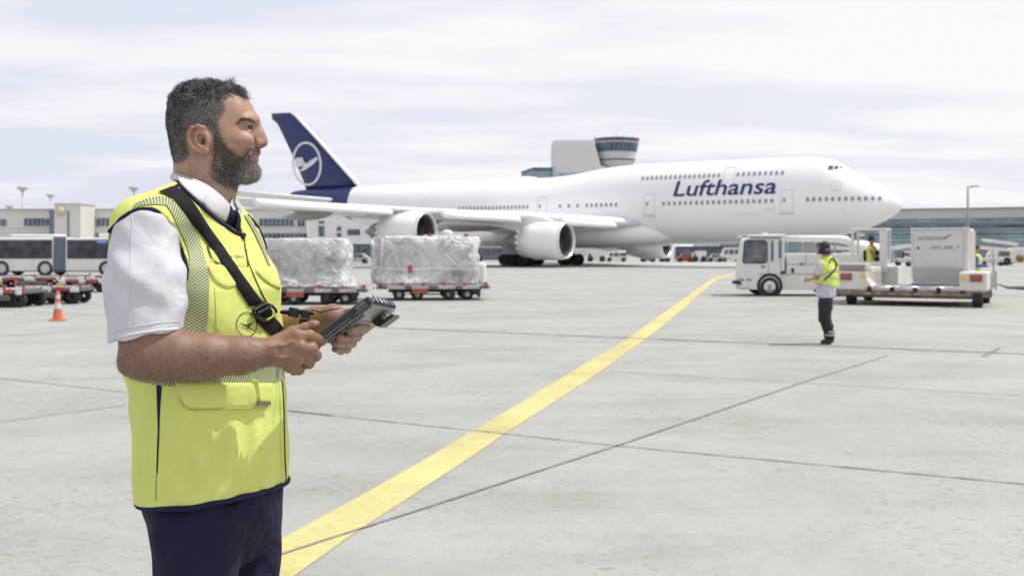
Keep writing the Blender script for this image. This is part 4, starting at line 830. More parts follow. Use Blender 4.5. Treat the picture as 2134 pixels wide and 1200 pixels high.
# tow cable at the right edge
c_ = MB(); pts = [gp(2078, 612) + Vector((0, 0, .35)), gp(2100, 617) + Vector((0, 0, .3)), gp(2134, 617) + Vector((0, 0, .28)), gp(2200, 618) + Vector((0, 0, .3))]; tag(obj('tow_bar', c_.tube(pts, [.03, .04, .07, .06], 8), M_dgrey, None), 'dark tow bar reaching in from the right edge behind the transporter', 'tow bar')
# ------------------------------------------------------------------ implicit modelling: grid, blended primitives, surface nets
class Grid:
    def __init__(s, ax):
        s.ax = [np.asarray(a, np.float32) for a in ax]; s.f = np.full([len(a) for a in ax], .08, np.float32)
    def sl(s, lo, hi):
        i = [int(np.searchsorted(s.ax[k], lo[k])) for k in range(3)]; j = [int(np.searchsorted(s.ax[k], hi[k])) + 1 for k in range(3)]
        i = [max(0, q) for q in i]; j = [min(len(s.ax[k]), j[k]) for k in range(3)]
        if any(i[k] >= j[k] for k in range(3)): return None
        return tuple(slice(i[k], j[k]) for k in range(3))
    def xyz(s, sl): return (s.ax[0][sl[0]][:, None, None], s.ax[1][sl[1]][None, :, None], s.ax[2][sl[2]][None, None, :])
    def op(s, fn, lo, hi, k=.0, mode='add', m=None):
        m = max(k * 1.6, .012) if m is None else m
        sl = s.sl([lo[q] - m for q in range(3)], [hi[q] + m for q in range(3)])
        if sl is None: return
        d = fn(*s.xyz(sl)).astype(np.float32); a = s.f[sl]
        if mode == 'cut': d = -d; 
        if k > 0:
            h = np.maximum(k - np.abs(a - d), 0) / k; q = h * h * k * .25
            s.f[sl] = (np.minimum(a, d) - q) if mode == 'add' else (np.maximum(a, d) + q)
        else: s.f[sl] = np.minimum(a, d) if mode == 'add' else np.maximum(a, d)
    def cap(s, p, q, r1, r2=None, k=.01, mode='add', flat=None):
        r2 = r1 if r2 is None else r2; p = np.array(p, float); q = np.array(q, float); R_ = max(r1, r2); v = q - p; L = float(v @ v) + 1e-12
        lo = np.minimum(p, q) - R_; hi = np.maximum(p, q) + R_
        def fn(x, y, z):
            t = np.clip(((x - p[0]) * v[0] + (y - p[1]) * v[1] + (z - p[2]) * v[2]) / L, 0, 1)
            return np.sqrt((x - p[0] - t * v[0]) ** 2 + (y - p[1] - t * v[1]) ** 2 + (z - p[2] - t * v[2]) ** 2) - (r1 + (r2 - r1) * t)
        s.op(fn, lo, hi, k, mode); return s
    def ell(s, c, r, k=.01, mode='add', rot=None):
        c = np.array(c, float); r = np.array(r, float); Rm = np.eye(3) if rot is None else np.array(rot.to_3x3() if hasattr(rot, 'to_3x3') else rot)
        e = float(r.max())
        def fn(x, y, z):
            X, Y, Z = x - c[0], y - c[1], z - c[2]
            a = [(Rm[0][i] * X + Rm[1][i] * Y + Rm[2][i] * Z) for i in range(3)]
            k0 = np.sqrt(sum((a[i] / r[i]) ** 2 for i in range(3))); k1 = np.sqrt(sum((a[i] / r[i] ** 2) ** 2 for i in range(3))) + 1e-9
            return k0 * (k0 - 1) / k1
        s.op(fn, c - e, c + e, k, mode); return s
    def chain(s, pts, rs, k=.006, mode='add'):
        for i in range(len(pts) - 1): s.cap(pts[i], pts[i + 1], rs[i], rs[i + 1], k, mode)
        return s
    def slices(s, tab, ax_f, ax_s, k=.02, mode='add', e=2.2, zpad=.0, cen=None):
        """tab rows: z, forward centre, side centre, front, back, half width ; superelliptic sections stacked in z"""
        T = np.array(sorted(tab)); zs = T[:, 0]; R_ = float(np.max(np.abs(T[:, 3:])) + np.max(np.abs(T[:, 1:3]))) + .02; cen = (0, 0) if cen is None else cen
        def fn(x, y, z):
            z1 = z.ravel(); g_ = lambda i: np.interp(z1, zs, T[:, i])[None, None, :].astype(np.float32)
            X = x - cen[0]; Y = y - cen[1]
            u = X * ax_f[0] + Y * ax_f[1] - g_(1); v = X * ax_s[0] + Y * ax_s[1] - g_(2)
            a = np.where(u > 0, g_(3), g_(4)); b = g_(5)
            m_ = (np.abs(u / a) ** e + np.abs(v / b) ** e) ** (1 / e)
            d = (m_ - 1) * np.minimum(a, b) * .92
            dz = np.maximum(zs[0] - z, z - zs[-1]) + zpad
            return np.maximum(d, dz)
        s.op(fn, (cen[0] - R_, cen[1] - R_, zs[0] - .01), (cen[0] + R_, cen[1] + R_, zs[-1] + .01), k, mode); return s
    def prism(s, poly, ax, lo, hi, k=.0, mode='cut'):
        """polygon in the plane (u, z), extruded along w between lo and hi"""
        P_ = np.array(poly, float)
        def fn(x, y, z):
            X = np.broadcast_to(x[:, 0, :], (x.shape[0], z.shape[2])); Z = np.broadcast_to(z[0, 0, :][None, :], X.shape)
            d = np.full(X.shape, 1e9); ins = np.zeros(X.shape, bool); n = len(P_)
            for i in range(n):
                a, b = P_[i], P_[(i + 1) % n]; e_ = b - a; wx, wz = X - a[0], Z - a[1]; t = np.clip((wx * e_[0] + wz * e_[1]) / (e_ @ e_), 0, 1)
                d = np.minimum(d, (wx - e_[0] * t) ** 2 + (wz - e_[1] * t) ** 2)
                c = ((a[1] <= Z) & (b[1] > Z)) | ((a[1] > Z) & (b[1] <= Z)); xx = a[0] + (Z - a[1]) / (e_[1] if abs(e_[1]) > 1e-12 else 1e-12) * e_[0]; ins ^= c & (X < xx)
            d = np.sqrt(d) * np.where(ins, -1, 1)
            return np.maximum(d[:, None, :], np.maximum(lo - y, y - hi))
        s.op(fn, (P_[:, 0].min(), lo, P_[:, 1].min()), (P_[:, 0].max(), hi, P_[:, 1].max()), k, mode); return s
    def disp(s, fn, lo, hi):
        sl = s.sl(lo, hi); 
        if sl is not None: s.f[sl] += fn(*s.xyz(sl)).astype(np.float32)
        return s
    def mesh(s):
        f = s.f; f[0], f[-1] = .01, .01; f[:, 0] = .01; f[:, -1] = .01; f[:, :, 0] = .01; f[:, :, -1] = .01
        ins = f < 0; n = [q - 1 for q in f.shape]
        cnt = np.zeros(n, np.uint8)
        for a in (0, 1):
            for b in (0, 1):
                for c in (0, 1): cnt += ins[a:a + n[0], b:b + n[1], c:c + n[2]]
        act = np.argwhere((cnt > 0) & (cnt < 8)); del cnt
        flat = (act[:, 0] * n[1] + act[:, 1]) * n[2] + act[:, 2]
        P_ = np.zeros((len(act), 3)); W_ = np.zeros(len(act)); cr = [(a, b, c) for a in (0, 1) for b in (0, 1) for c in (0, 1)]
        val = {c: f[act[:, 0] + c[0], act[:, 1] + c[1], act[:, 2] + c[2]].astype(float) for c in cr}
        co = {c: np.stack([s.ax[k][act[:, k] + c[k]] for k in range(3)], 1).astype(float) for c in cr}
        for c in cr:
            for ax in range(3):
                if c[ax] == 0:
                    d = list(c); d[ax] = 1; d = tuple(d); m_ = (val[c] < 0) != (val[d] < 0); t = np.where(m_, val[c] / (val[c] - val[d] + 1e-20), 0)
                    P_ += np.where(m_[:, None], co[c] + (co[d] - co[c]) * t[:, None], 0); W_ += m_
        P_ /= W_[:, None]; quads = []
        for ax in range(3):
            o1, o2 = [(1, 2), (2, 0), (0, 1)][ax]; sh = [slice(None)] * 3; s1 = list(sh); s2 = list(sh); s1[ax] = slice(0, n[ax]); s2[ax] = slice(1, n[ax] + 1)
            e = np.argwhere(ins[tuple(s1)] != ins[tuple(s2)]); e = e[(e[:, o1] > 0) & (e[:, o2] > 0) & (e[:, o1] < n[o1]) & (e[:, o2] < n[o2])]
            if not len(e): continue
            ix = []
            for d1, d2 in ((-1, -1), (0, -1), (0, 0), (-1, 0)):
                q = e.copy(); q[:, o1] += d1; q[:, o2] += d2; ix.append(np.searchsorted(flat, (q[:, 0] * n[1] + q[:, 1]) * n[2] + q[:, 2]))
            ix = np.stack(ix, 1); fl = ~ins[e[:, 0], e[:, 1], e[:, 2]]; ix[fl] = ix[fl][:, ::-1]; quads.append(ix)
        return P_, np.concatenate(quads)
def smooth_mesh(P_, Q, it=2, lam=.5):
    n = len(P_); E = np.concatenate([Q[:, [0, 1]], Q[:, [1, 2]], Q[:, [2, 3]], Q[:, [3, 0]]])
    for i in range(it):
        S_ = np.zeros_like(P_); c = np.zeros(n)
        for k in range(3): S_[:, k] = np.bincount(E[:, 0], P_[E[:, 1], k], n) + np.bincount(E[:, 1], P_[E[:, 0], k], n)
        c = np.bincount(E[:, 0], minlength=n) + np.bincount(E[:, 1], minlength=n)
        P_ = P_ + lam * (S_ / np.maximum(c, 1)[:, None] - P_)
    return P_
def npmesh(name, V, Q, mats, parent=None, shift=None, colors=None, smooth=True):
    me = bpy.data.meshes.new(name); V = np.asarray(V, float); 
    if shift is not None: V = V - np.array(shift)
    Q = np.asarray(Q, np.int32); k = Q.shape[1]
    me.vertices.add(len(V)); me.vertices.foreach_set('co', V.ravel()); me.loops.add(len(Q) * k); me.loops.foreach_set('vertex_index', Q.ravel()); me.polygons.add(len(Q))
    me.polygons.foreach_set('loop_start', np.arange(0, len(Q) * k, k, dtype=np.int32)); me.polygons.foreach_set('use_smooth', np.full(len(Q), smooth))
    setmats(me, mats); me.update(); me.validate()
    if colors is not None:
        at = me.color_attributes.new('tone', 'FLOAT_COLOR', 'POINT'); C4 = np.ones((len(V), 4)); C4[:, :3] = colors; at.data.foreach_set('color', C4.ravel())
    o = bpy.data.objects.new(name, me); COL.objects.link(o)
    if parent is not None: o.parent = parent
    return o
def axis_steps(segs):
    """segs: (start, step) pairs then an end"""
    a = []
    for i in range(len(segs) - 1):
        s_, st = segs[i]; e = segs[i + 1][0]; n = max(1, int(round((e - s_) / st))); a += list(np.linspace(s_, e, n, endpoint=False))
    return a + [segs[-1][0]]
# ------------------------------------------------------------------ the man in the foreground
TH = math.atan((430 - CX) / F); RD = 2.3 / math.cos(TH)
E1 = np.array([math.cos(TH), -math.sin(TH)]); WD = np.array([-math.sin(TH), -math.cos(TH)]); O_ = np.array([math.sin(TH), math.cos(TH)]) * RD; NN = np.array([math.sin(TH), math.cos(TH)])
def L(px, py, w=0.0):
    r_ = np.array([(px - CX) / F, 1.0]); lam = (RD - w) / (r_ @ NN); p = lam * r_; return np.array([(p - O_) @ E1, w, CH + (HY - py) * lam / F])
def Zh(zx, zy, w=0.0): return L(320 + zx / 4, 140 + zy / 4, w)
def toW(V): V = np.asarray(V); return np.stack([O_[0] + V[..., 0] * E1[0] + V[..., 1] * WD[0], O_[1] + V[..., 0] * E1[1] + V[..., 1] * WD[1], V[..., 2]], -1)
def toW1(p): return Vector(toW(np.array(p, float)))
FW, SD = (.81, .59), (-.59, .81)
MANLOC = Vector((O_[0], O_[1], 0))
def fixor(V, Q):
    a, b, c = V[Q[:, 0]], V[Q[:, 1]], V[Q[:, 2]]; d = V[Q[:, 3]]
    vol = np.einsum('ij,ij->i', a, np.cross(b, c)).sum() + np.einsum('ij,ij->i', a, np.cross(c, d)).sum()
    return Q if vol > 0 else Q[:, ::-1]
def finish(G, it=2):
    V, Q = G.mesh(); V = smooth_mesh(V, Q, it); return V, Q
man = thing('person', 'bearded man in yellow high-visibility vest and white short-sleeved shirt holding a rugged tablet', 'person', MANLOC)
# the tablet's plane, fixed first so that the fingers can close on it
def solveC():
    A_, B_ = L(650, 704, .190), L(766, 616.5, .214); a = B_ - A_; lo, hi = -.25, .2
    for _ in range(50):
        m_ = (lo + hi) / 2; C_ = L(817, 630, m_)
        if (C_ - B_) @ a > 0: hi = m_
        else: lo = m_
    return A_, B_, L(817, 630, (lo + hi) / 2)
TA, TB, TC = solveC(); print('TABLET', TA, TB, TC, np.linalg.norm(TB - TA), np.linalg.norm(TC - TB))
tu = (TB - TA) / np.linalg.norm(TB - TA); tcv = (TC - TB) / np.linalg.norm(TC - TB); tn = np.cross(tu, tcv); tn = tn if tn[2] < 0 else -tn
EYL = np.array([(np.array([0, 0]) - O_) @ E1, (np.array([0, 0]) - O_) @ WD, CH])
def onback(px, py, n):    # the point seen at this pixel, n metres behind the screen plane
    d = L(px, py, 0) - EYL; p0 = TA + tn * n; return EYL + d * (((p0 - EYL) @ tn) / (d @ tn))
# --- body: one continuous surface
G = Grid((axis_steps([(-.27, .0036), (-.10, .0020), (.15, .0024), (.37, 0)]), axis_steps([(-.30, .0034), (-.10, .0020), (.09, .0024), (.29, 0)]), axis_steps([(-.01, .013), (.95, .008), (1.24, .0024), (1.50, .004), (1.56, .0020), (1.93, 0)])))
hs = [(128, 500, 400, 12), (134, 560, 345, 26), (145, 615, 290, 37), (165, 675, 238, 48), (200, 738, 190, 58), (250, 796, 150, 66), (300, 828, 126, 71), (350, 848, 112, 74.5), (400, 862, 105, 76), (440, 864, 104, 76), (480, 852, 106, 75.5), (520, 842, 111, 74), (560, 840, 119, 72), (600, 842, 131, 70.5), (640, 846, 146, 68), (680, 850, 168, 65.5), (720, 852, 205, 63), (760, 850, 262, 60.5), (800, 848, 330, 57), (840, 850, 398, 53), (880, 850, 462, 48), (910, 838, 540, 42), (932, 812, 620, 31), (948, 780, 690, 14)]
rows = []
for zy, fr_, bk, hw in hs:
    a, b = Zh(fr_, zy)[0], Zh(bk, zy)[0]; c = b + (a - b) * (.40 if zy < 700 else .35); rows.append((Zh(0, zy)[2], c, 0, a - c, c - b, hw / 1000))
G.slices(rows, (1, 0), (0, 1), k=.012, e=2.12)
H = lambda *a: Zh(*a)
# neck, throat, nape, shoulders
G.cap(Zh(405, 760), Zh(398, 1190), .049, .054, .03); G.cap(Zh(345, 700), Zh(356, 1120), .038, .040, .03); G.cap(Zh(520, 900), Zh(540, 1160), .030, .034, .03)
for s_ in (1, -1): G.cap(Zh(350, 780, .048 * s_), Zh(590, 1190, .018 * s_), .010, .012, .022)
G.ell(Zh(612, 1075), (.012, .014, .02), .02)
# brow, sockets, cheekbones, temples, jaw
for s_ in (1, -1):
    G.chain([Zh(838, 446, .004 * s_), Zh(832, 438, .020 * s_), Zh(802, 434, .038 * s_), Zh(765, 455, .050 * s_)], [.009, .0085, .0085, .0075], .012)
    G.ell(Zh(822, 508, .048 * s_), (.018, .016, .0080), .014, 'cut')
    G.ell(Zh(720, 612, .0465 * s_), (.026, .013, .013), .024)
    G.ell(Zh(690, 380, .082 * s_), (.030, .012, .026), .018, 'cut')
    G.ell(Zh(480, 830, .052 * s_), (.016, .012, .02), .02)
# eyelids as a shell round the eyeball, then the narrow opening
EYE = [Zh(757, 506, .0335), Zh(757, 506, -.0335)]
for s_, c in zip((1, -1), EYE):
    G.ell(c, (.0138, .0150, .0135), .005)
    G.chain([c + np.array([.0090, .013 * s_, .0075]), c + np.array([.0135, 0, .0068]), c + np.array([.0100, -.011 * s_, .0055])], [.0030, .0032, .0028], .004)
    G.ell(c + np.array([.0105, .0045 * s_, -.0003]), (.0098, .0125, .0027), .002, 'cut')
    G.chain([c + np.array([.0120, .011 * s_, -.0085]), c + np.array([.0128, -.004 * s_, -.0088])], [.0028, .0028], .005)
# nose
G.chain([Zh(852, 470), Zh(868, 505), Zh(888, 548), Zh(905, 590), Zh(917, 618)], [.0055, .0058, .0072, .0078, .0084], .008)
G.chain([Zh(835, 500), Zh(852, 570), Zh(862, 625)], [.010, .0125, .0150], .012)
G.ell(Zh(915, 628), (.0085, .0105, .0080), .006); G.cap(Zh(915, 640), Zh(872, 655), .0050, .0058, .006)
for s_ in (1, -1):
    G.ell(Zh(864, 632, .0135 * s_), (.0105, .0062, .0078), .006); G.ell(Zh(888, 655, .0078 * s_), (.0075, .0034, .0045), .003, 'cut')
    G.chain([Zh(838, 610, .020 * s_), Zh(838, 640, .022 * s_)], [.0020, .0020], .006, 'cut')
    G.chain([Zh(845, 640, .024 * s_), Zh(815, 690, .033 * s_), Zh(795, 735, .036 * s_)], [.0010, .0014, .001], .010, 'cut')
# lips and chin
G.chain([Zh(795, 742, .028), Zh(840, 724, .016), Zh(862, 716, .004), Zh(862, 716, -.004), Zh(840, 724, -.016), Zh(795, 742, -.028)], [.003, .0045, .0050, .0050, .0045, .003], .006)
G.chain([Zh(795, 748, .026), Zh(832, 764, .015), Zh(848, 768, 0), Zh(832, 764, -.015), Zh(795, 748, -.026)], [.0035, .0058, .0065, .0058, .0035], .006)
G.chain([Zh(795, 744, .029), Zh(845, 741, .015), Zh(866, 742, 0), Zh(845, 741, -.015), Zh(795, 744, -.029)], [.0012, .0020, .0022, .0020, .0012], .002, 'cut')
G.ell(Zh(818, 880), (.017, .022, .017), .016)
# ears
ER = Matrix.Rotation(R(12), 3, 'Y')
for s_ in (1, -1):
    w0 = .0725; T_ = lambda zx, zy, dw: Zh(zx, zy, (w0 + dw) * s_)
    off = (lambda zx, zy, dw: L(320 + zx / 4 + 0, 140 + zy / 4, (w0 + dw) * s_)) if s_ > 0 else (lambda zx, zy, dw: np.array([Zh(zx + 55, zy, 0)[0], -(w0 + dw), Zh(zx, zy)[2]]))
    G.ell(off(372, 592, .006), (.0195, .0050, .0265), .004); G.ell(off(420, 620, -.002), (.014, .012, .020), .008)
    G.ell(off(392, 612, .0125), (.0110, .0100, .0150), .002, 'cut'); G.ell(off(338, 560, .0125), (.0055, .0045, .018), .0015, 'cut'); G.ell(off(418, 622, .004), (.0050, .012, .0060), .001, 'cut')
    G.chain([off(452, 545, .000), off(420, 505, .008), off(365, 488, .012), off(312, 508, .014), off(288, 560, .014), off(296, 620, .012), off(325, 668, .010), off(365, 700, .008)], [.0028, .0034, .0036, .0036, .0034, .0032, .0034, .0036], .0025)
    G.chain([off(395, 530, .009), off(352, 560, .011), off(345, 615, .011), off(372, 655, .009), off(410, 665, .007)], [.0024, .0026, .0028, .0028, .0026], .003)
    G.ell(off(420, 700, .006), (.0105, .0052, .0085), .006); G.ell(off(445, 622, .006), (.0050, .0036, .0062), .003)
# torso and legs under the clothes
def tor(py, l, r_, b, inset=.0):
    c = ((l + r_) / 2 - 430) / 978; h = (r_ - l) / 2 / 978; a = math.sqrt(max(h * h - (.59 * b) ** 2, .0016)) / .81
    return (L(430, py)[2], .81 * c, -.59 * c, a - inset, a - inset, b - inset)
TT = [(450, 330, 520, .135), (480, 300, 526, .150), (520, 275, 546, .180), (560, 262, 570, .192), (600, 258, 582, .195), (650, 260, 585, .195), (700, 264, 588, .195), (750, 272, 590, .193), (800, 279, 592, .190), (850, 284, 592, .188), (900, 287, 594, .187), (950, 289, 597, .187), (1000, 291, 598, .188), (1060, 296, 594, .188)]
G.slices([tor(*t, inset=.045) for t in TT], FW, SD, k=.02)

zf = lambda u, w, z: np.array([u, w, z])
for (u0, w0, u1, w1) in ((-.015, .085, -.03, .10), (.060, -.075, .075, -.085)):
    G.cap(zf(u0, w0, .9), zf(u1, w1, .5), .068, .052, .03); G.cap(zf(u1, w1, .5), zf(u1 - .02, w1, .09), .052, .035, .02); G.chain([zf(u1 - .04, w1, .06), zf(u1 + .15, w1 + .04, .045)], [.04, .035], .02)
# arms
SH = L(300, 478, .155); EL = L(306, 738, .215)
G.cap(L(400, 440, .05), SH, .05, .055, .03); G.cap(SH, L(305, 660, .20), .050, .055, .02); G.cap(L(305, 655, .20), EL, .056, .0475, .02)
G.chain([EL, L(365, 740, .218), L(430, 742, .216), L(500, 740, .212), L(562, 733, .208)], [.0455, .0465, .0415, .0345, .0280], .02)
G.ell(L(262, 760, .213), (.012, .016, .016), .02)
SH2 = L(488, 508, -.145); EL2 = L(525, 700, -.19); G.cap(L(450, 440, -.06), SH2, .05, .05, .03); G.cap(SH2, EL2, .05, .045, .02); G.chain([EL2, L(600, 690, -.13), L(655, 674, -.055), L(690, 663, -.01)], [.046, .046, .034, .028], .02)
# right hand (nearest the camera): palm seen from its back, fingers closed round the tablet edge
WR = L(560, 734, .208)
mcp = [L(617, 700, .212), L(626, 724, .218), L(619, 747, .214), L(603, 764, .206)]
for m_, r0, r1 in zip(mcp, (.020, .019, .018, .017), (.0140, .0145, .0138, .0125)): G.cap(L(572, 734, .205), m_, r0, r1, .012)
G.cap(L(575, 722, .195), L(605, 712, .190), .022, .018, .012)
def finger(pts, rs, kn=True):
    G.chain(pts, rs, .0035)
    if kn:
        for p, r_ in zip(pts[1:-1], rs[1:-1]): G.ell(p, (r_ * 1.12,) * 3, .004)
finger([mcp[0], L(645, 700, .205), L(668, 709, .186), L(658, 720, .160), L(644, 724, .148)], [.0128, .0112, .0105, .0092, .0082])
finger([mcp[1], L(650, 726, .208), L(658, 741, .190), L(644, 744, .163), L(632, 741, .152)], [.0128, .0112, .0104, .0092, .0082])
finger([mcp[2], L(638, 746, .205), L(644, 757, .188), L(632, 760, .163), L(622, 756, .152)], [.0120, .0106, .0098, .0088, .0078])
finger([mcp[3], L(618, 763, .198), L(624, 771, .183), L(613, 773, .162), L(606, 768, .152)], [.0108, .0094, .0088, .0078, .0070])
finger([L(580, 712, .185), L(608, 693, .178), L(634, 684, .176), L(652, 677, .177), L(659, 675, .177)], [.0165, .0130, .0105, .0100, .0078], False)
G.ell(L(634, 684, .176), (.011, .011, .0105), .004)
for a, b in ((mcp[0], 0), (mcp[1], 1), (mcp[2], 2), (mcp[3], 3)): G.ell(a + np.array([.001, .006, .002]), (.0085, .0070, .0085), .006)
for (p, q, s_) in (((560, 722), (612, 712), 0), ((566, 742), (606, 744), 0), ((520, 715), (560, 728), 0)): G.chain([L(*p, .232 if p[0] > 550 else .236), L((p[0] + q[0]) / 2, (p[1] + q[1]) / 2 + 3, .231), L(*q, .228)], [.0014, .0018, .0012], .006)
# left hand beyond the tablet: fingers wrap its underside from the far edge
LW = L(694, 664, .0)
f_i = [onback(759, 682, .026), onback(744, 687, .034), onback(729, 690, .033)]
f_m = [onback(743, 700, .026), onback(727, 703, .034), onback(709, 704, .033)]
f_r = [onback(733, 714, .026), onback(715, 716, .034), onback(697, 715, .033)]
f_l = [onback(723, 727, .024), onback(710, 730, .032), onback(698, 727, .033)]
def hid(p, q, d=.0): return p * (1 - q) + q * LW + tcv * d
m2 = [hid(f[0], .42, .018) - tn * .012 for f in (f_i, f_m, f_r, f_l)]
for m_ in m2: G.cap(LW, m_, .024, .0145, .014)
G.cap(LW, L(706, 700, .0), .024, .018, .014)
for f, m_, r_ in ((f_i, m2[0], 1.0), (f_m, m2[1], 1.0), (f_r, m2[2], .95), (f_l, m2[3], .86)): finger([m_] + f, [.0125 * r_, .0112 * r_, .0100 * r_, .0086 * r_])
finger([L(702, 662, .000), L(716, 656, .010), L(728, 652, .018), L(737, 650, .024)], [.0150, .0120, .0105, .0085], False)
BV, BQ = finish(G, 1); del G
BW = toW(BV); BQ = fixor(BW, BQ)
u0h, z0h = Zh(500, 550)[0], Zh(500, 550)[2]; MMX = .25 / 978
def zxy(V):
    W_ = toW(np.stack([V[:, 0], np.abs(V[:, 1]), V[:, 2]], 1)); return 4 * (CX + W_[:, 0] * F / W_[:, 1] - 320), 4 * (HY - (W_[:, 2] - CH) * F / W_[:, 1] - 140)
def inpoly(X, Z, P_):
    ins = np.zeros(X.shape, bool); n = len(P_)
    for i in range(n):
        a, b = P_[i], P_[(i + 1) % n]; c = ((a[1] <= Z) & (b[1] > Z)) | ((a[1] > Z) & (b[1] <= Z)); ins ^= c & (X < a[0] + (Z - a[1]) / ((b[1] - a[1]) if b[1] != a[1] else 1e-9) * (b[0] - a[0]))
    return ins
beard_poly = [(500, 500), (548, 540), (572, 600), (620, 668), (690, 716), (735, 735), (765, 700), (795, 672), (840, 662), (872, 660), (895, 690), (890, 712), (866, 713), (830, 722), (795, 742), (800, 760), (845, 782), (866, 790), (910, 860), (910, 960), (800, 1000), (700, 1020), (600, 984), (520, 945), (478, 890), (474, 780), (490, 690), (492, 600)]
hair_poly = [(790, 250), (760, 238), (700, 216), (640, 214), (600, 235), (578, 290), (588, 350), (560, 410), (530, 455), (548, 540), (500, 560), (478, 520), (440, 485), (380, 470), (320, 478), (278, 520), (268, 600), (290, 680), (300, 730), (250, 775), (190, 800), (60, 800), (60, 40), (900, 40)]
zx, zy = zxy(BV); hd = (BV[:, 2] > Zh(0, 1060)[2]) & (np.abs(BV[:, 1]) < .095) & (zx < 960)
col = np.ones((len(BV), 3))
earx = (np.abs(BV[:, 1]) > .066) & (((zx - 372) / 98) ** 2 + ((zy - 603) / 124) ** 2 < 1)
def soft(poly, rad, n=24):
    acc = np.zeros(len(BV)); r2 = np.random.RandomState(3)
    for i in range(n): d = r2.normal(0, rad, 2); acc += inpoly(zx + d[0], zy + d[1], poly)
    return np.where(hd, acc / n, 0)
hs_ = soft(hair_poly, 13) * ~earx; hs_[(zy < 160) & hd] = 1; bs_ = soft(beard_poly, 15)
hm = hs_ > .04; bm_ = bs_ > .04
nv = np.sin(BV[:, 0] * 90 + BV[:, 2] * 60) * np.sin(BV[:, 1] * 80 + 1) * .04
col *= (1 + nv)[:, None]
lip = hd & inpoly(zx, zy, [(792, 742), (840, 718), (870, 708), (895, 715), (880, 742), (875, 778), (840, 780), (800, 755)]); col[lip] = (.80, .66, .64)
earm = hd & (np.abs(BV[:, 1]) > .070) & (zx > 270) & (zx < 480) & (zy > 480) & (zy < 740); col[earm] *= (.98, .90, .87)
nosem = hd & (zx > 850) & (zy > 540) & (zy < 680); col[nosem] *= (1.0, .97, .96)
cheek = hd & (zx > 650) & (zx < 840) & (zy > 540) & (zy < 700); col[cheek] *= (1.0, .98, .97)
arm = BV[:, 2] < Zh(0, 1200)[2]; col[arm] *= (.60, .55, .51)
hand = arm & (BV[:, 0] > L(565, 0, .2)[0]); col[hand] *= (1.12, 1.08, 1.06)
brow_m = hd & inpoly(zx, zy, [(690, 470), (740, 425), (800, 425), (850, 455), (845, 470), (790, 452), (740, 455), (705, 490)])
sidew = np.clip((zy - 230) / 180, 0, 1)[:, None]; hc = np.array([.12, .17, .21]) * (1 - sidew) + np.array([.23, .33, .41]) * sidew
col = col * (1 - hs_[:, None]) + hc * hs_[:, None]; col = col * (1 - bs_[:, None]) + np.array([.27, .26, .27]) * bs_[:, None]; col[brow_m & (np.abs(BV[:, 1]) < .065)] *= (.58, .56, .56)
# lashes: darken the rims of the eye openings
for c in EYE:
    d = np.linalg.norm(BV - (c + np.array([.010, 0, 0])), axis=1); m_ = (d < .0125) & (np.abs(BV[:, 2] - c[2]) < .0062) & (BV[:, 0] > c[0] + .003); col[m_] *= (.42, .36, .34)
def skin_mat():
    m = mat('skin', (.40, .225, .150), .52, spec=.42, sss=.08); t, b = nodes(m); N = t.nodes.new; K = t.links.new
    at = N('ShaderNodeVertexColor'); at.layer_name = 'tone'; tcn = N('ShaderNodeTexCoord'); n = N('ShaderNodeTexNoise'); n.inputs['Scale'].default_value = 45; n.inputs['Detail'].default_value = 8; n.inputs['Roughness'].default_value = .65; K(tcn.outputs['Object'], n.inputs['Vector'])
    r_ = N('ShaderNodeValToRGB'); e = r_.color_ramp.elements; e[0].position = .3; e[1].position = .7; e[0].color = (.325, .195, .14, 1); e[1].color = (.42, .27, .20, 1); K(n.outputs[0], r_.inputs[0])
    x = N('ShaderNodeMix'); x.data_type = 'RGBA'; x.blend_type = 'MULTIPLY'; x.inputs[0].default_value = 1; K(r_.outputs[0], x.inputs[6]); K(at.outputs[0], x.inputs[7]); K(x.outputs[2], b.inputs['Base Color'])
    n2 = N('ShaderNodeTexNoise'); n2.inputs['Scale'].default_value = 260; n2.inputs['Detail'].default_value = 4; K(tcn.outputs['Object'], n2.inputs['Vector']); bp = N('ShaderNodeBump'); bp.inputs['Strength'].default_value = .35; bp.inputs['Distance'].default_value = .0015; K(n2.outputs[0], bp.inputs['Height']); K(bp.outputs[0], b.inputs['Normal']); return m
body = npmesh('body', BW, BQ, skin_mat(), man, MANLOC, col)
bvh_body = BVHTree.FromPolygons([tuple(v) for v in BW], [tuple(q) for q in BQ])
# eyes
for c in EYE:
    cw = toW1(c); e = obj('eye', MB().sphere(cw, .0122, n=24, k=16), mat('eye_white', (.26, .23, .215), .3), man); f_ = (toW1(c + np.array([1, 0, 0])) - cw).normalized()
    obj('iris', MB().lathe([(.0098, .0075), (.0112, .0055), (.0122, .0032), (.0126, .0001)], cw, (f_ + Vector((0, 0, .05)) + Vector((WD[0], WD[1], 0)) * .38).normalized(), 16), mat('iris_brown', (.03, .018, .01), .1), e)
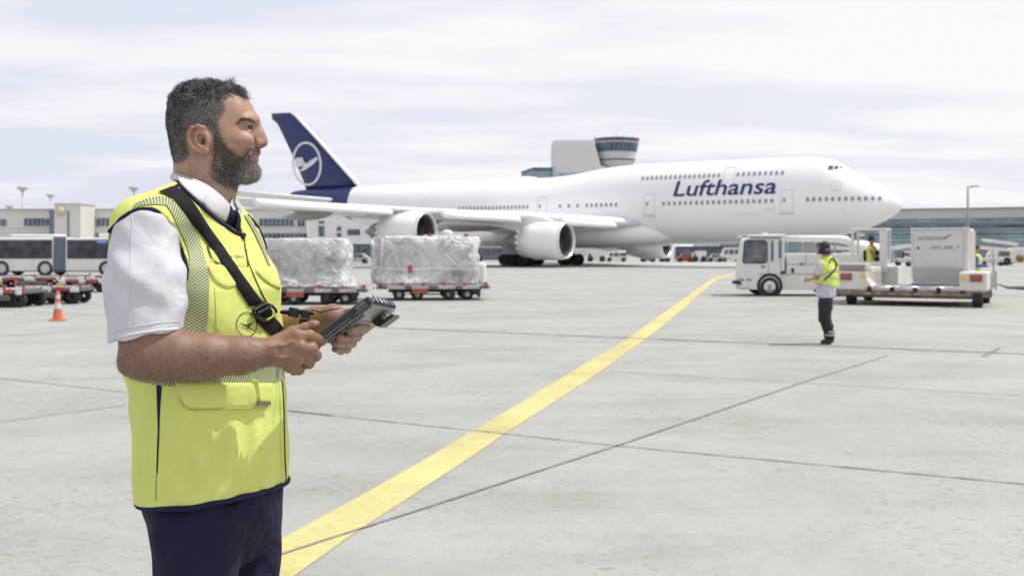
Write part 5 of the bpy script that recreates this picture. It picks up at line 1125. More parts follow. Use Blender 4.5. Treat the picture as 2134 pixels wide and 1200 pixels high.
# hair, beard, eyebrows: thousands of short tapered strands rooted in the skin
tri = BQ; cen = BW[tri].mean(1); cl = BV[tri].mean(1)
nrm = np.cross(BW[tri[:, 2]] - BW[tri[:, 0]], BW[tri[:, 3]] - BW[tri[:, 1]]); area = np.linalg.norm(nrm, axis=1); nrm /= (area[:, None] + 1e-12)
def strands(name, mask, count, length, rad, flow, curl, colf, mats, lift=.5, seg=5, jitter=.5, wgt=None, clusters=0):
    idx = np.where(mask)[0]; pr = area[idx] * (1 if wgt is None else wgt[idx]); pr = pr / pr.sum(); ch = rng.choice(idx, count, p=pr); wts = rng.dirichlet((1, 1, 1, 1), count)
    P_ = (BW[tri[ch]] * wts[:, :, None]).sum(1); N_ = nrm[ch]; Lc = (BV[tri[ch]] * wts[:, :, None]).sum(1)
    fl = flow(Lc); fw = fl[:, 0:1] * np.append(E1, 0) + fl[:, 1:2] * np.append(WD, 0) + fl[:, 2:3] * np.array([0, 0, 1.0])
    fw -= N_ * (fw * N_).sum(1)[:, None]; fw /= np.linalg.norm(fw, axis=1)[:, None] + 1e-9
    ln = length(Lc) * rng.uniform(.6, 1.25, count); j = rng.normal(0, jitter, (count, 3)); d = fw + N_ * lift + j; d /= np.linalg.norm(d, axis=1)[:, None]
    ax = rng.normal(size=(count, 3))
    if clusters:
        cc_ = P_[rng.choice(count, clusters)]; ci = np.argmin(((P_[:, None, :] - cc_[None]) ** 2).sum(2), 1); cax = rng.normal(size=(clusters, 3)); cj = rng.normal(0, .8, (clusters, 3)); ax = cax[ci] + .35 * ax; tw = np.clip((330 - zz2(Lc)[1]) / 170, 0.15, 1)[:, None]; d = d + cj[ci] * tw; d -= N_ * np.minimum((d * N_).sum(1) - .25, 0)[:, None]; d /= np.linalg.norm(d, axis=1)[:, None]; ln *= (.8 + .45 * rng.rand(clusters)[ci])
    ax /= np.linalg.norm(ax, axis=1)[:, None]; cv = curl(Lc) if callable(curl) else np.full(count, curl)
    pts = [P_ - N_ * .0008]; cur = d
    for s_ in range(seg):
        pts.append(pts[-1] + cur * (ln / seg)[:, None]); cur = cur + np.cross(ax, cur) * (cv * rng.uniform(.5, 1.5, count))[:, None] + fw * .06 - N_ * (.10 * lift); cur /= np.linalg.norm(cur, axis=1)[:, None]
    pts = np.stack(pts, 1); t_ = pts[:, 1:] - pts[:, :-1]; t_ = np.concatenate([t_, t_[:, -1:]], 1); a = np.cross(t_, ax[:, None, :]); a /= np.linalg.norm(a, axis=2)[:, :, None] + 1e-12; b = np.cross(t_, a); b /= np.linalg.norm(b, axis=2)[:, :, None] + 1e-12
    tp = np.linspace(1, .35, seg + 1)[None, :, None] * rad
    vs = np.stack([pts + (a * math.cos(q) + b * math.sin(q)) * tp for q in (0, 2.09, 4.19)], 2)
    V = vs.reshape(-1, 3); n1 = (seg + 1) * 3; base = (np.arange(count) * n1)[:, None]; q = []
    for s_ in range(seg):
        for k in range(3): q.append([s_ * 3 + k, s_ * 3 + (k + 1) % 3, (s_ + 1) * 3 + (k + 1) % 3, (s_ + 1) * 3 + k])
    Q = (base[:, :, None] + np.array(q)[None]).reshape(-1, 4); C = np.repeat(colf(Lc), n1, 0)
    return npmesh(name, V, Q, mats, man, MANLOC, C)
def hair_mat(nm):
    m = mat(nm, (.1, .1, .1), .45, spec=.6); t, b = nodes(m); at = t.nodes.new('ShaderNodeVertexColor'); at.layer_name = 'tone'; t.links.new(at.outputs[0], b.inputs['Base Color']); return m
MH = hair_mat('hair_strands')
czx, czy = 500 + (cl[:, 0] - u0h) / MMX, 550 - (cl[:, 2] - z0h) / MMX
hmask = hm[tri].all(1); bmask = bm_[tri].all(1); hwt = hs_[tri].mean(1) ** 1.5; bwt = bs_[tri].mean(1) ** 1.5
zz2 = zxy
def hlen(Lc):
    x, y = zz2(Lc); top = np.clip((330 - y) / 170, 0, 1); fr = np.clip((x - 520) / 200, 0, 1) * top; return .0050 + .0135 * top + .012 * fr - .002 * np.clip((y - 600) / 150, 0, 1)
def hflow(Lc):
    x, y = zz2(Lc); top = np.clip((330 - y) / 170, 0, 1); return np.stack([-.5 + top * .9, np.zeros_like(x), -1.0 + top * 1.0], 1)
def mixc(g, dark=(.020, .018, .018), light=(.34, .33, .32)):
    return np.array(dark)[None] * (1 - g[:, None]) + np.array(light)[None] * g[:, None]
def hcol(Lc):
    x, y = zz2(Lc); side_ = np.clip((y - 200) / 200, 0, 1) * np.clip((x - 170) / 160, 0, 1); g = rng.uniform(0, 1, len(x)); pg = .22 + .52 * side_; return mixc(np.where(g < pg, rng.uniform(.45, 1.25, len(x)), rng.uniform(0, .13, len(x))))
strands('hair', hmask, 25000, hlen, .00042, hflow, lambda Lc: .12 + .75 * np.clip((330 - zz2(Lc)[1]) / 170, 0, 1), hcol, MH, lift=.45, jitter=.18, wgt=hwt, clusters=330)
def bcol(Lc):
    x, y = zz2(Lc); chin = np.clip((x - 700) / 100, 0, 1) * np.clip((y - 780) / 60, 0, 1); low = np.clip((y - 850) / 90, 0, 1); pg = np.clip(.24 + .70 * chin + .55 * low, 0, .94); g = rng.uniform(0, 1, len(x)); return mixc(np.where(g < pg, rng.uniform(.5, 1.0, len(x)), rng.uniform(0, .12, len(x))), (.022, .016, .013), (.46, .45, .42))
strands('beard', bmask, 13000, lambda Lc: .0052 + .0035 * np.clip((zz2(Lc)[1] - 780) / 120, 0, 1), .00042, lambda Lc: np.stack([.35 * np.ones(len(Lc)), np.zeros(len(Lc)), -np.ones(len(Lc))], 1), .28, bcol, MH, lift=.40, jitter=.35, wgt=bwt)
brm = (brow_m[tri].all(1)) & (np.abs(cl[:, 1]) < .062) & (np.abs(cl[:, 1]) > .006)
strands('eyebrows', brm, 650, lambda Lc: np.full(len(Lc), .0065), .00034, lambda Lc: np.stack([-.8 * np.ones(len(Lc)), .3 * np.sign(Lc[:, 1]), .25 * np.ones(len(Lc))], 1), .12, lambda Lc: mixc(rng.uniform(0, .12, len(Lc))), MH, lift=.3, jitter=.25)
am = (cl[:, 2] < 1.37) & (cl[:, 0] < L(570, 0, .2)[0]) & (cl[:, 1] > .12) & (cl[:, 2] > 1.27)
strands('arm_hair', am, 2200, lambda Lc: np.full(len(Lc), .011), .00016, lambda Lc: np.stack([.6 * np.ones(len(Lc)), 0 * Lc[:, 0], -.7 * np.ones(len(Lc))], 1), .12, lambda Lc: mixc(rng.uniform(0, .1, len(Lc))), MH, lift=.28, jitter=.3, seg=3)

# --- shirt
S = Grid((axis_steps([(-.27, .003), (.20, 0)]), axis_steps([(-.24, .004), (.30, 0)]), axis_steps([(1.26, .003), (1.72, 0)])))
S.slices([tor(*t, inset=.014) for t in TT[:9]], FW, SD, k=.02)
S.cap(L(400, 428, .05), L(300, 480, .155), .046, .057, .03); S.cap(L(300, 480, .155), L(303, 590, .185), .059, .0745, .02); S.cap(L(303, 590, .185), L(305, 760, .21), .0745, .066, .015)
S.cap(L(450, 440, -.06), L(488, 509, -.145), .044, .050, .03); S.cap(L(488, 509, -.145), L(525, 680, -.19), .056, .068, .02)
S.prism([L(x, y, .2)[[0, 2]] for x, y in ((150, 722), (234, 713), (272, 701), (320, 693), (374, 688), (400, 686), (400, 900), (150, 900))], 1, .085, .5, 0)
S.prism([L(x, y, -.1)[[0, 2]] for x, y in ((300, 640), (700, 640), (700, 900), (300, 900))], 1, -.5, -.12, 0)
S.disp(lambda x, y, z: .0022 * np.sin(x * 46 + z * 30 + 1.2) * np.sin(z * 24 + y * 20) + .0018 * np.sin((x * .8 + z * 1.1) * 85 + y * 20) * np.clip((z - 1.36) * 8, 0, 1) + .0014 * np.sin((x - z * .6) * 120 + y * 30), (-.27, .08, 1.3), (0, .3, 1.62))
SV, SQ = finish(S, 2); SW = toW(SV); SQ = fixor(SW, SQ)
def cloth(nm, c, sc=900, st=.35, wr=(14, .0, .01), rough=.8, sheen=.0, trans=None):
    m = mat(nm, c, rough, sheen=sheen, spec=.25); t, b = nodes(m); N = t.nodes.new; K = t.links.new; tcn = N('ShaderNodeTexCoord')
    a = N('ShaderNodeTexNoise'); a.inputs['Scale'].default_value = wr[0]; a.inputs['Detail'].default_value = 3; a.inputs['Distortion'].default_value = .6; K(tcn.outputs['Object'], a.inputs['Vector'])
    w_ = N('ShaderNodeTexNoise'); w_.inputs['Scale'].default_value = sc; w_.inputs['Detail'].default_value = 2; K(tcn.outputs['Object'], w_.inputs['Vector'])
    b1 = N('ShaderNodeBump'); b1.inputs['Strength'].default_value = wr[1]; b1.inputs['Distance'].default_value = wr[2]; K(a.outputs[0], b1.inputs['Height']); b2 = N('ShaderNodeBump'); b2.inputs['Strength'].default_value = st; b2.inputs['Distance'].default_value = .001; K(w_.outputs[0], b2.inputs['Height']); K(b1.outputs[0], b2.inputs['Normal']); K(b2.outputs[0], b.inputs['Normal'])
    n = N('ShaderNodeTexNoise'); n.inputs['Scale'].default_value = 18; n.inputs['Detail'].default_value = 6; K(tcn.outputs['Object'], n.inputs['Vector']); r_ = N('ShaderNodeValToRGB'); r_.color_ramp.elements[0].position = .3; r_.color_ramp.elements[1].position = .7; r_.color_ramp.elements[0].color = (*[q * .93 for q in c], 1); r_.color_ramp.elements[1].color = (*c, 1); K(n.outputs[0], r_.inputs[0]); K(r_.outputs[0], b.inputs['Base Color']); return m
M_shirt = cloth('white_shirt_cotton', (.60, .60, .64), wr=(12, .55, .02)); M_vest = cloth('hi_vis_yellow_fabric', (.64, .70, .195), sc=700, wr=(10, .35, .02), rough=.7); M_vnavy = cloth('navy_binding', (.012, .015, .05)); M_trs = cloth('navy_trouser_cloth', (.009, .010, .034), wr=(9, 1.0, .04)); M_web = cloth('black_webbing', (.007, .007, .008), sc=500, st=.8, rough=.75)
shirt = npmesh('shirt', SW, SQ, M_shirt, man, MANLOC)
bvh_shirt = BVHTree.FromPolygons([tuple(v) for v in SW], [tuple(q) for q in SQ])
# --- vest
V_ = Grid((axis_steps([(-.27, .0032), (.25, 0)]), axis_steps([(-.25, .0036), (.27, 0)]), axis_steps([(1.0, .0034), (1.74, 0)])))
V_.slices([tor(*t) for t in TT], FW, SD, k=.02, e=2.15)
V_.cap(L(402, 418, .045), L(304, 478, .150), .052, .0645, .03); V_.cap(L(304, 478, .150), L(300, 560, .17), .0645, .066, .02)
V_.cap(L(455, 442, -.06), L(488, 508, -.145), .050, .056, .03); V_.cap(L(488, 508, -.145), L(506, 590, -.15), .056, .06, .03)
V_.cap(Zh(310, 1080), Zh(300, 1230), .046, .062, .03)
arm_poly = [(221, 511), (228, 484), (248, 459), (271, 442.5), (293, 434.5), (313, 434.5), (333, 441.5), (347, 455), (359, 472.5), (370, 496), (381, 521), (388.5, 547), (391.5, 570), (386, 586), (376, 640), (376, 720), (180, 720), (180, 511)]
V_.prism([L(x, y, .20)[[0, 2]] for x, y in arm_poly], 1, .075, .5, .003)
V_.prism([L(x, y, -.16)[[0, 2]] for x, y in ((552, 490), (566, 555), (575, 590), (575, 720), (700, 720), (700, 480))], 1, -.5, -.15, .003)
neck_poly = [(345, 352), (363, 372), (372, 385), (388, 400), (405, 417), (421, 432), (440, 448), (456, 461), (472, 473), (486, 482), (498, 488), (509, 489), (502, 470), (493, 450), (484, 428), (484, 395), (500, 340), (345, 300)]
V_.prism([L(x, y, .06)[[0, 2]] for x, y in neck_poly], 1, -.2, .5, .003)
def vfold(x, y, z):
    X = x * .81 + y * .59; Y = -x * .59 + y * .81; c0 = np.arctan2(Y, X)
    low = np.clip((1.27 - z) / .15, 0, 1); rad = .0045 * low * np.sin(c0 * 15 + 9 * (z - 1.1) + 1.0) * np.clip(1.2 - np.abs(c0 - .5), 0, 1)
    ray = .0078 * low * np.clip((z - 1.06) / .06, .15, 1) * np.sin((x - .02) / (.22 + (1.27 - z) * .2) * 26 + 1.5)
    hi = .0022 * np.clip((z - 1.27) / .1, 0, 1) * np.sin((x + z * .8) * 55 + y * 20)
    wr = .0028 * np.sin(z * 58 + x * 16) * np.exp(-((z - 1.255) / .05) ** 2)
    return rad * .6 + ray * .55 + hi + wr
V_.disp(vfold, (-.3, -.3, 1.0), (.3, .3, 1.6))
V_.disp(lambda x, y, z: np.maximum(0, 1.046 + .004 * np.sin(x * 22) - .02 * np.clip(-x * 6 - .55, 0, 1) - z) * 1.0 + 0 * x * y, (-.3, -.3, 1.0), (.3, .3, 1.06))
zc0 = 1.046
V_.op(lambda x, y, z: (z - (zc0 + .004 * np.sin(x * 22) - .025 * np.clip(-x * 8 - .6, 0, 1))) + 0 * y, (-.3, -.3, 1.0), (.3, .3, 1.07), 0, 'cut')
VV, VQ = finish(V_, 2); VW = toW(VV); VQ = fixor(VW, VQ)
vest = npmesh('vest', VW, VQ, M_vest, man, MANLOC)
bvh_vest = BVHTree.FromPolygons([tuple(v) for v in VW], [tuple(q) for q in VQ])
allV = np.concatenate([VW, SW]); bvh_cl = BVHTree.FromPolygons([tuple(v) for v in allV], [tuple(q) for q in VQ] + [tuple(q + len(VW)) for q in SQ])
# --- trousers and shoes
Tr = Grid((axis_steps([(-.24, .006), (.30, 0)]), axis_steps([(-.25, .006), (.25, 0)]), axis_steps([(.04, .012), (.70, .006), (1.09, 0)])))
tt_ = [(1020, 312, 588, .170), (1060, 316, 588, .172), (1095, 320, 585, .168), (1130, 338, 572, .150), (1165, 362, 552, .12)]
Tr.slices([tor(*t) for t in tt_], FW, SD, k=.03, e=2.3)
for (u0, w0, u1, w1) in ((-.018, .080, -.03, .09), (.070, -.070, .075, -.080)):
    Tr.cap(zf(u0, w0, 1.0), zf(u1, w1, .5), .088, .078, .012); Tr.cap(zf(u1, w1, .5), zf(u1 - .01, w1, .09), .078, .062, .02)
Tr.disp(lambda x, y, z: .005 * np.sin(x * 42 + z * 14 + 1) * np.sin(z * 9 + x * 20) + .004 * np.sin(x * 80 - z * 20 + y * 30) * np.sin(z * 16 + 1), (-.3, -.3, .1), (.3, .3, 1.09))
TV, TQ = finish(Tr, 2); TW = toW(TV); trousers = npmesh('trousers', TW, fixor(TW, TQ), M_trs, man, MANLOC)
for (u1, w1) in ((-.03, .10), (.075, -.085)):
    s_ = Grid((axis_steps([(u1 - .16, .006), (u1 + .26, 0)]), axis_steps([(w1 - .1, .006), (w1 + .14, 0)]), axis_steps([(-.01, .005), (.16, 0)])))
    s_.chain([zf(u1 - .05, w1, .05), zf(u1 + .05, w1 + .02, .045), zf(u1 + .17, w1 + .06, .032)], [.045, .043, .034], .03); s_.cap(zf(u1 - .02, w1, .07), zf(u1 - .02, w1, .12), .045, .045, .02); s_.disp(lambda x, y, z: np.maximum(0, .004 - z) * 4 + 0 * x * y, (-1, -1, -1), (1, 1, .02))
    a, b = finish(s_, 1); a = toW(a); npmesh('shoe', a, fixor(a, b), mat('black_leather', (.015, .015, .016), .35), man, MANLOC)
# ------------------------------------------------------------------ clothing details laid onto the vest and shirt surfaces
EYEPT = Vector((0, 0, CH))
def ray(px, py, bvh, last=None):
    d = Vector(((px - CX) / F, 1, (HY - py) / F)).normalized(); h = bvh.ray_cast(EYEPT, d)
    if h[0] is not None: return h[0], (h[1] if h[1].dot(d) < 0 else -h[1])
    p = EYEPT + d * (2.25 if last is None else (last - EYEPT).length); h = bvh.find_nearest(p); return h[0], (h[1] if h[1].dot(d) < .3 else -h[1])
def resample(pts, n):
    P_ = np.array(pts, float); d = np.r_[0, np.cumsum(np.linalg.norm(np.diff(P_, axis=0), axis=1))]; t = np.linspace(0, d[-1], n)
    # smooth (Catmull-like) by interpolating then averaging
    Q = np.stack([np.interp(t, d, P_[:, k]) for k in range(P_.shape[1])], 1)
    for _ in range(2): Q[1:-1] = (Q[:-2] + 2 * Q[1:-1] + Q[2:]) / 4
    return Q
def strip(name, left, right, bvh, m_, parent, off=.0025, n=60, m=7, smooth_it=3, edge=None, world=False):
    Lf, Rt = resample(left, n), resample(right, n); g_ = np.zeros((n, m, 3)); last = None
    for i in range(n):
        for j in range(m):
            q = Lf[i] + (Rt[i] - Lf[i]) * j / (m - 1); p, no = ray(q[0], q[1], bvh, last); last = p
            e = off if edge is None or (0 < j < m - 1 and 0 < i < n - 1) else edge; g_[i, j] = p + no * e
    for _ in range(smooth_it):
        g2 = g_.copy(); g2[1:-1, 1:-1] = (g_[1:-1, 1:-1] * 2 + g_[:-2, 1:-1] + g_[2:, 1:-1] + g_[1:-1, :-2] + g_[1:-1, 2:]) / 6; g_ = g2
    vs = [tuple(p - np.array(MANLOC if not world else (0, 0, 0))) for p in g_.reshape(-1, 3)]; fs = [(i * m + j, i * m + j + 1, (i + 1) * m + j + 1, (i + 1) * m + j) for i in range(n - 1) for j in range(m - 1)]
    me = bpy.data.meshes.new(name); me.from_pydata(vs, [], fs); setmats(me, m_); me.polygons.foreach_set('use_smooth', [True] * len(fs))
    uv = me.uv_layers.new(name='UVMap'); al = np.r_[0, np.cumsum(np.linalg.norm(np.diff(g_[:, m // 2], axis=0), axis=1))]; wd_ = np.linalg.norm(g_[:, -1] - g_[:, 0], axis=1).mean()
    for l in me.loops: i, j = divmod(l.vertex_index, m); uv.data[l.index].uv = (wd_ * j / (m - 1), al[i])
    o = bpy.data.objects.new(name, me); COL.objects.link(o)
    if parent is not None: o.parent = parent
    return o
def patch(name, poly, bvh, m_, parent, off=.004, bulge=12.0, step=4.0, base=.0008, it=2):
    bm = bmesh.new(); vs = [bm.verts.new((x, y, 0)) for x, y in poly]; bm.faces.new(vs); xs, ys = [p[0] for p in poly], [p[1] for p in poly]
    for ax, lo, hi in ((0, min(xs), max(xs)), (1, min(ys), max(ys))):
        p = lo + step
        while p < hi - .2: no = [0, 0, 0]; no[ax] = 1; co = [0, 0, 0]; co[ax] = p; bmesh.ops.bisect_plane(bm, geom=bm.verts[:] + bm.edges[:] + bm.faces[:], plane_co=co, plane_no=no); p += step
    A_ = np.array(poly, float)
    def bd(x, y):
        d = 1e9
        for i in range(len(A_)): a, b = A_[i], A_[(i + 1) % len(A_)]; e = b - a; t = np.clip(((x - a[0]) * e[0] + (y - a[1]) * e[1]) / (e @ e), 0, 1); d = min(d, math.hypot(x - a[0] - e[0] * t, y - a[1] - e[1] * t))
        return d
    for v in bm.verts:
        x, y = v.co.x, v.co.y; d = bd(x, y); p, no = ray(x, y, bvh); k = 1 - (1 - min(d / bulge, 1)) ** 2; v.co = p + no * (base + off * (k if d > .3 else 0)) - MANLOC
    for _ in range(it): bmesh.ops.smooth_vert(bm, verts=[v for v in bm.verts if not v.is_boundary], factor=.4, use_axis_x=True, use_axis_y=True, use_axis_z=True)
    for f in bm.faces: f.smooth = True
    me = bpy.data.meshes.new(name); bm.to_mesh(me); bm.free(); setmats(me, m_); o = bpy.data.objects.new(name, me); COL.objects.link(o); o.parent = parent; return o
def seam(name, path, bvh, r_, m_, parent, off=.001, n=None, flat=1.0):
    P_ = resample(path, n or max(8, int(sum(math.hypot(path[i + 1][0] - path[i][0], path[i + 1][1] - path[i][1]) for i in range(len(path) - 1)) / 5))); last = None; pts = []
    for q in P_: p, no = ray(q[0], q[1], bvh, last); last = p; pts.append(np.array(p + no * off))
    pts = np.array(pts)
    for _ in range(3): pts[1:-1] = (pts[:-2] + 2 * pts[1:-1] + pts[2:]) / 4
    return obj(name, MB().tube([Vector(p) for p in pts], r_, 8, flat=flat), m_, parent)
def Q2(*p): return [(200 + a / 3.5295, 360 + b / 3.5295) for a, b in p]      # from the 440x340 enlargement
def Q4(*p): return [(200 + a / 2.3087, 680 + b / 2.3077) for a, b in p]
def reflective():
    m = mat('reflective_hatched_tape', (.40, .40, .38), .55); t, b = nodes(m); N = t.nodes.new; K = t.links.new
    uv = N('ShaderNodeUVMap'); sp = N('ShaderNodeSeparateXYZ'); K(uv.outputs[0], sp.inputs[0])
    def M(op, a, c):
        x = N('ShaderNodeMath'); x.operation = op
        for i, v in enumerate((a, c)):
            if isinstance(v, (int, float)): x.inputs[i].default_value = v
            else: K(v, x.inputs[i])
        return x.outputs[0]
    s_ = M('FRACT', M('MULTIPLY', M('ADD', sp.outputs[1], M('MULTIPLY', sp.outputs[0], .55)), 155.0), 0.0)
    edge = M('GREATER_THAN', M('ABSOLUTE', M('SUBTRACT', sp.outputs[0], .022), 0), .0195)
    f_ = M('MAXIMUM', M('LESS_THAN', s_, .34), 0)
    x = N('ShaderNodeMix'); x.data_type = 'RGBA'; K(f_, x.inputs[0]); x.inputs[6].default_value = (.17, .172, .165, 1); x.inputs[7].default_value = (.52, .60, .16, 1); K(x.outputs[2], b.inputs['Base Color']); return m
M_ref = reflective()
strip('reflective_strip', Q2((510, 240), (560, 310), (600, 400), (645, 500), (682, 600), (690, 690), (668, 830), (652, 1000), (640, 1180), (634, 1290)), Q2((582, 212), (650, 290), (712, 400), (762, 500), (793, 620), (815, 700), (830, 800), (825, 1000), (810, 1180), (805, 1290)), bvh_vest, M_ref, vest, n=90)
strip('reflective_strip', Q2((262, 275), (300, 258), (340, 244), (430, 236), (520, 242)), Q2((285, 238), (330, 212), (400, 188), (470, 178), (575, 205)), bvh_vest, M_ref, vest, n=36)
strip('reflective_strip', Q2((1082, 312), (1150, 430), (1212, 560), (1262, 680)), Q2((1112, 326), (1192, 440), (1238, 560), (1280, 690)), bvh_vest, M_ref, vest, n=40)
strip('reflective_waistband', [(268, 742), (330, 752), (400, 758), (470, 757), (540, 751), (592, 742)], [(272, 790), (330, 802), (400, 807), (470, 807), (540, 801), (597, 789)], bvh_vest, M_ref, vest, n=90)
# bindings, zips and seams
ARMC = [(228, 483), (248, 458), (271, 441.5), (293, 433.5), (313, 433.5), (333, 441), (347, 455), (359, 472), (370, 495), (381, 520), (388.5, 546), (391.5, 569), (388, 584)]
seam('armhole_binding', ARMC, bvh_vest, .0042, M_vnavy, vest, off=.001)
seam('neck_binding', [(364, 374), (372, 386), (388, 401), (405, 418), (421, 433.5), (440, 449.5), (456, 462.5), (472, 474.5), (486, 483.5), (498, 489.5), (509, 490)], bvh_vest, .0045, M_vnavy, vest, off=.001)
seam('armhole_binding', [(516, 449), (529, 462), (540, 478), (549, 500), (556, 520)], bvh_vest, .004, M_vnavy, vest, off=.0)
hem = []
for i in range(0):
    q = 2 * math.pi * i / 72; o_ = Vector((math.cos(q), math.sin(q), 0)); z_ = 1.0; c0 = toW1((.02, 0, 1.06)); h = bvh_vest.ray_cast(c0 + o_ * .5, -o_); hem.append(h[0] if h[0] else c0)
hb = []
for p in hem:
    # drop to the lowest vest vertex near this azimuth
    lo = VW[np.argmin(np.linalg.norm(VW[:, :2] - np.array(p)[:2], axis=1) + np.maximum(VW[:, 2] - 1.05, 0) * 3)]; hb.append(Vector((p.x, p.y, lo[2] + .001)))
vsel = VV[VV[:, 2] < 1.062]; cen0 = vsel.mean(0); az = np.arctan2(vsel[:, 1] - cen0[1], vsel[:, 0] - cen0[0]); rad = np.hypot(vsel[:, 1] - cen0[1], vsel[:, 0] - cen0[0])
for i in range(96):
    q = -math.pi + 2 * math.pi * (i + .5) / 96; m_ = np.abs(az - q) < .04; zs_ = vsel[m_, 2]; k = np.argmax(rad[m_] - 2.5 * (zs_ - zs_.min())); hb.append(toW1(vsel[m_][k] + np.array([math.cos(q) * .0015, math.sin(q) * .0015, .002])))
for _ in range(2): hb = [(hb[i - 1] + hb[i] * 2 + hb[(i + 1) % 96]) / 4 for i in range(96)]
obj('hem_binding', MB().tube(hb + hb[:2], .0062, 8, cap=False), M_vnavy, vest)
M_zip = mat('zip_dark', (.06, .07, .03), .5)
seam('zip', [(508, 492), (510, 519), (515, 540), (520, 555), (537, 595), (554, 629), (567, 650)], bvh_vest, .0016, M_zip, vest, off=.001); seam('zip', Q4((893, 262), (903, 400), (905, 520), (908, 640), (914, 760), (914, 828)), bvh_vest, .0018, M_zip, vest, off=.001)
seam('zip_ridge', Q4((880, 262), (888, 400), (890, 560), (896, 700), (900, 820)), bvh_vest, .0030, M_vest, vest, off=.0); obj('zip_pull', MB().rbox(tuple(ray(506, 493, bvh_vest)[0] + Vector((0, -.006, 0))), (.014, .008, .012), .003), M_black, vest)
seam('seam_line', Q2((872, 845), (880, 950), (885, 1060), (888, 1160)), bvh_vest, .0012, M_vest, vest, off=.0008); seam('seam_line', [(326, 990), (325, 1042)], bvh_vest, .001, M_zip, vest, off=.0)
# side slit and pockets
patch('side_slit', [(326, 797), (338, 799), (334, 853), (332, 918), (328.6, 990), (326, 983), (329, 896)], bvh_vest, M_vnavy, vest, off=.0012, step=8, bulge=3, it=0)
patch('pocket_flap', Q4((375, 262), (850, 270), (842, 350), (822, 391), (460, 404), (420, 390), (398, 340)), bvh_vest, M_vest, vest, off=.0065, bulge=7)
seam('flap_stitching', Q4((398, 335), (424, 383), (462, 396), (820, 384)), bvh_vest, .0012, mat('stitch_yellow', (.45, .47, .10), .8), vest, off=.0075)
patch('pocket_flap', [(431, 554), (450, 551), (469, 551), (486, 566), (500, 586), (493, 598), (472, 603), (447, 590), (435, 570)], bvh_vest, M_vest, vest, off=.0042, bulge=5)
patch('pocket_flap', [(530, 562), (548, 561), (565, 563), (580, 578), (587, 596), (583, 603), (563, 596), (543, 581)], bvh_vest, M_vest, vest, off=.0042, bulge=5)
seam('flap_stitching', [(433, 557), (438, 571), (449, 588), (472, 600), (491, 596), (497, 587)], bvh_vest, .0011, mat('stitch_yellow', (0,0,0)), vest, off=.0035)
seam('flap_stitching', [(532, 565), (544, 580), (564, 595), (582, 601)], bvh_vest, .0011, mat('stitch_yellow', (0,0,0)), vest, off=.0035)
pp = patch('name_panel', [(432, 514), (447, 520), (475, 520), (509, 521), (512, 540), (514, 556), (480, 554), (452, 550), (440, 546)], bvh_vest, M_vest, vest, off=.0035, bulge=4)
seam('panel_edge', [(432, 514), (437, 533), (443, 546), (455, 551)], bvh_vest, .0016, M_zip, vest, off=.002); seam('panel_edge', [(512, 521), (514, 540), (516, 557)], bvh_vest, .0012, M_zip, vest, off=.002)
M_print = mat('print_dark', (.03, .035, .02), .7)
def on_vest_txt(body, x0, y0, w_, h_, slope, name='lettering', m_=None):
    letters(name, body, lambda u, v: (lambda pn: pn[0] + pn[1] * .0065)(ray(x0 + u, y0 - v + slope * u, bvh_vest)), 10, m_ or M_print, vest, offset=.0, fit=(w_, h_))
on_vest_txt('C', 444, 533, 4, 7, .15); on_vest_txt('s', 478, 540, 3, 4.5, .1); on_vest_txt('Agent', 484.5, 541, 20, 7.5, .09)
# round bird print low on the chest
cxr, cyr = 513, 676; pr = MB(); a = []
for k in range(41):
    q = 2 * math.pi * k / 40
    for r_ in (1.0, .93): p, no = ray(cxr + 22 * r_ * math.cos(q), cyr - 26 * r_ * math.sin(q), bvh_vest); a.append(p + no * .0022)
pr.add(a, [(2 * i, 2 * i + 1, 2 * i + 3, 2 * i + 2) for i in range(40)])
bird = [(-17, -5), (-8, 1), (-2, 3), (4, 1), (9, -3), (14, -5), (10, 1), (6, 6), (12, 12), (2, 9), (-5, 6), (-12, 1)]
bird = [[(-17, -5), (-8, -1), (-2, 1), (2, 5), (-6, 4)], [(-2, 1), (4, -1), (14, -7), (9, 0), (4, 6), (2, 5)], [(2, 5), (4, 6), (12, 11), (11, 13), (0, 7)]]
for poly in bird:
    a = []
    for x, y in poly: p, no = ray(cxr + x, cyr + y, bvh_vest); a.append(p + no * .003)
    pr.add(a, [tuple(range(len(a)))])
obj('round_bird_print', pr, M_print, vest, fixn=False)
patch('grey_tag', [(527, 834.5), (555, 834.5), (555, 842.5), (527, 842.5)], bvh_vest, mat('tag_grey', (.13, .11, .10), .6), vest, off=.001, step=9, it=0, base=.0105)
for k in range(4): seam('tag_mark', [(533 + k * 5, 836), (532.4 + k * 5, 841)], bvh_vest, .0008, mat('tag_mark_yellow', (.4, .38, .12), .6), vest, off=.0125, n=4)
tb = ray(596, 800, bvh_vest)[0]; _e = Vector((E1[0], E1[1], 0)); obj('pull_tab', MB().prism([tb + _e * v[0] + Vector((0, 0, v[2])) for v in ((-.012, 0, .022), (.004, 0, .018), (.010, 0, -.022), (-.002, 0, -.010), (-.012, 0, -.018))], tuple(WD * .012) + (0,)), M_vest, vest)
# sleeve hem stitching and shoulder seam of the shirt
seam('sleeve_hem', [(238, 692), (272, 682), (320, 674), (372, 669)], bvh_shirt, .0010, M_shirt, shirt, off=.0006); seam('sleeve_seam', [(276, 452), (273, 520), (271, 600), (270, 690)], bvh_shirt, .0009, M_shirt, shirt, off=.0002)
seam('sleeve_cuff_edge', [(237, 708), (272, 697), (320, 689.5), (371, 685)], bvh_shirt, .0030, M_shirt, shirt, off=.0002)
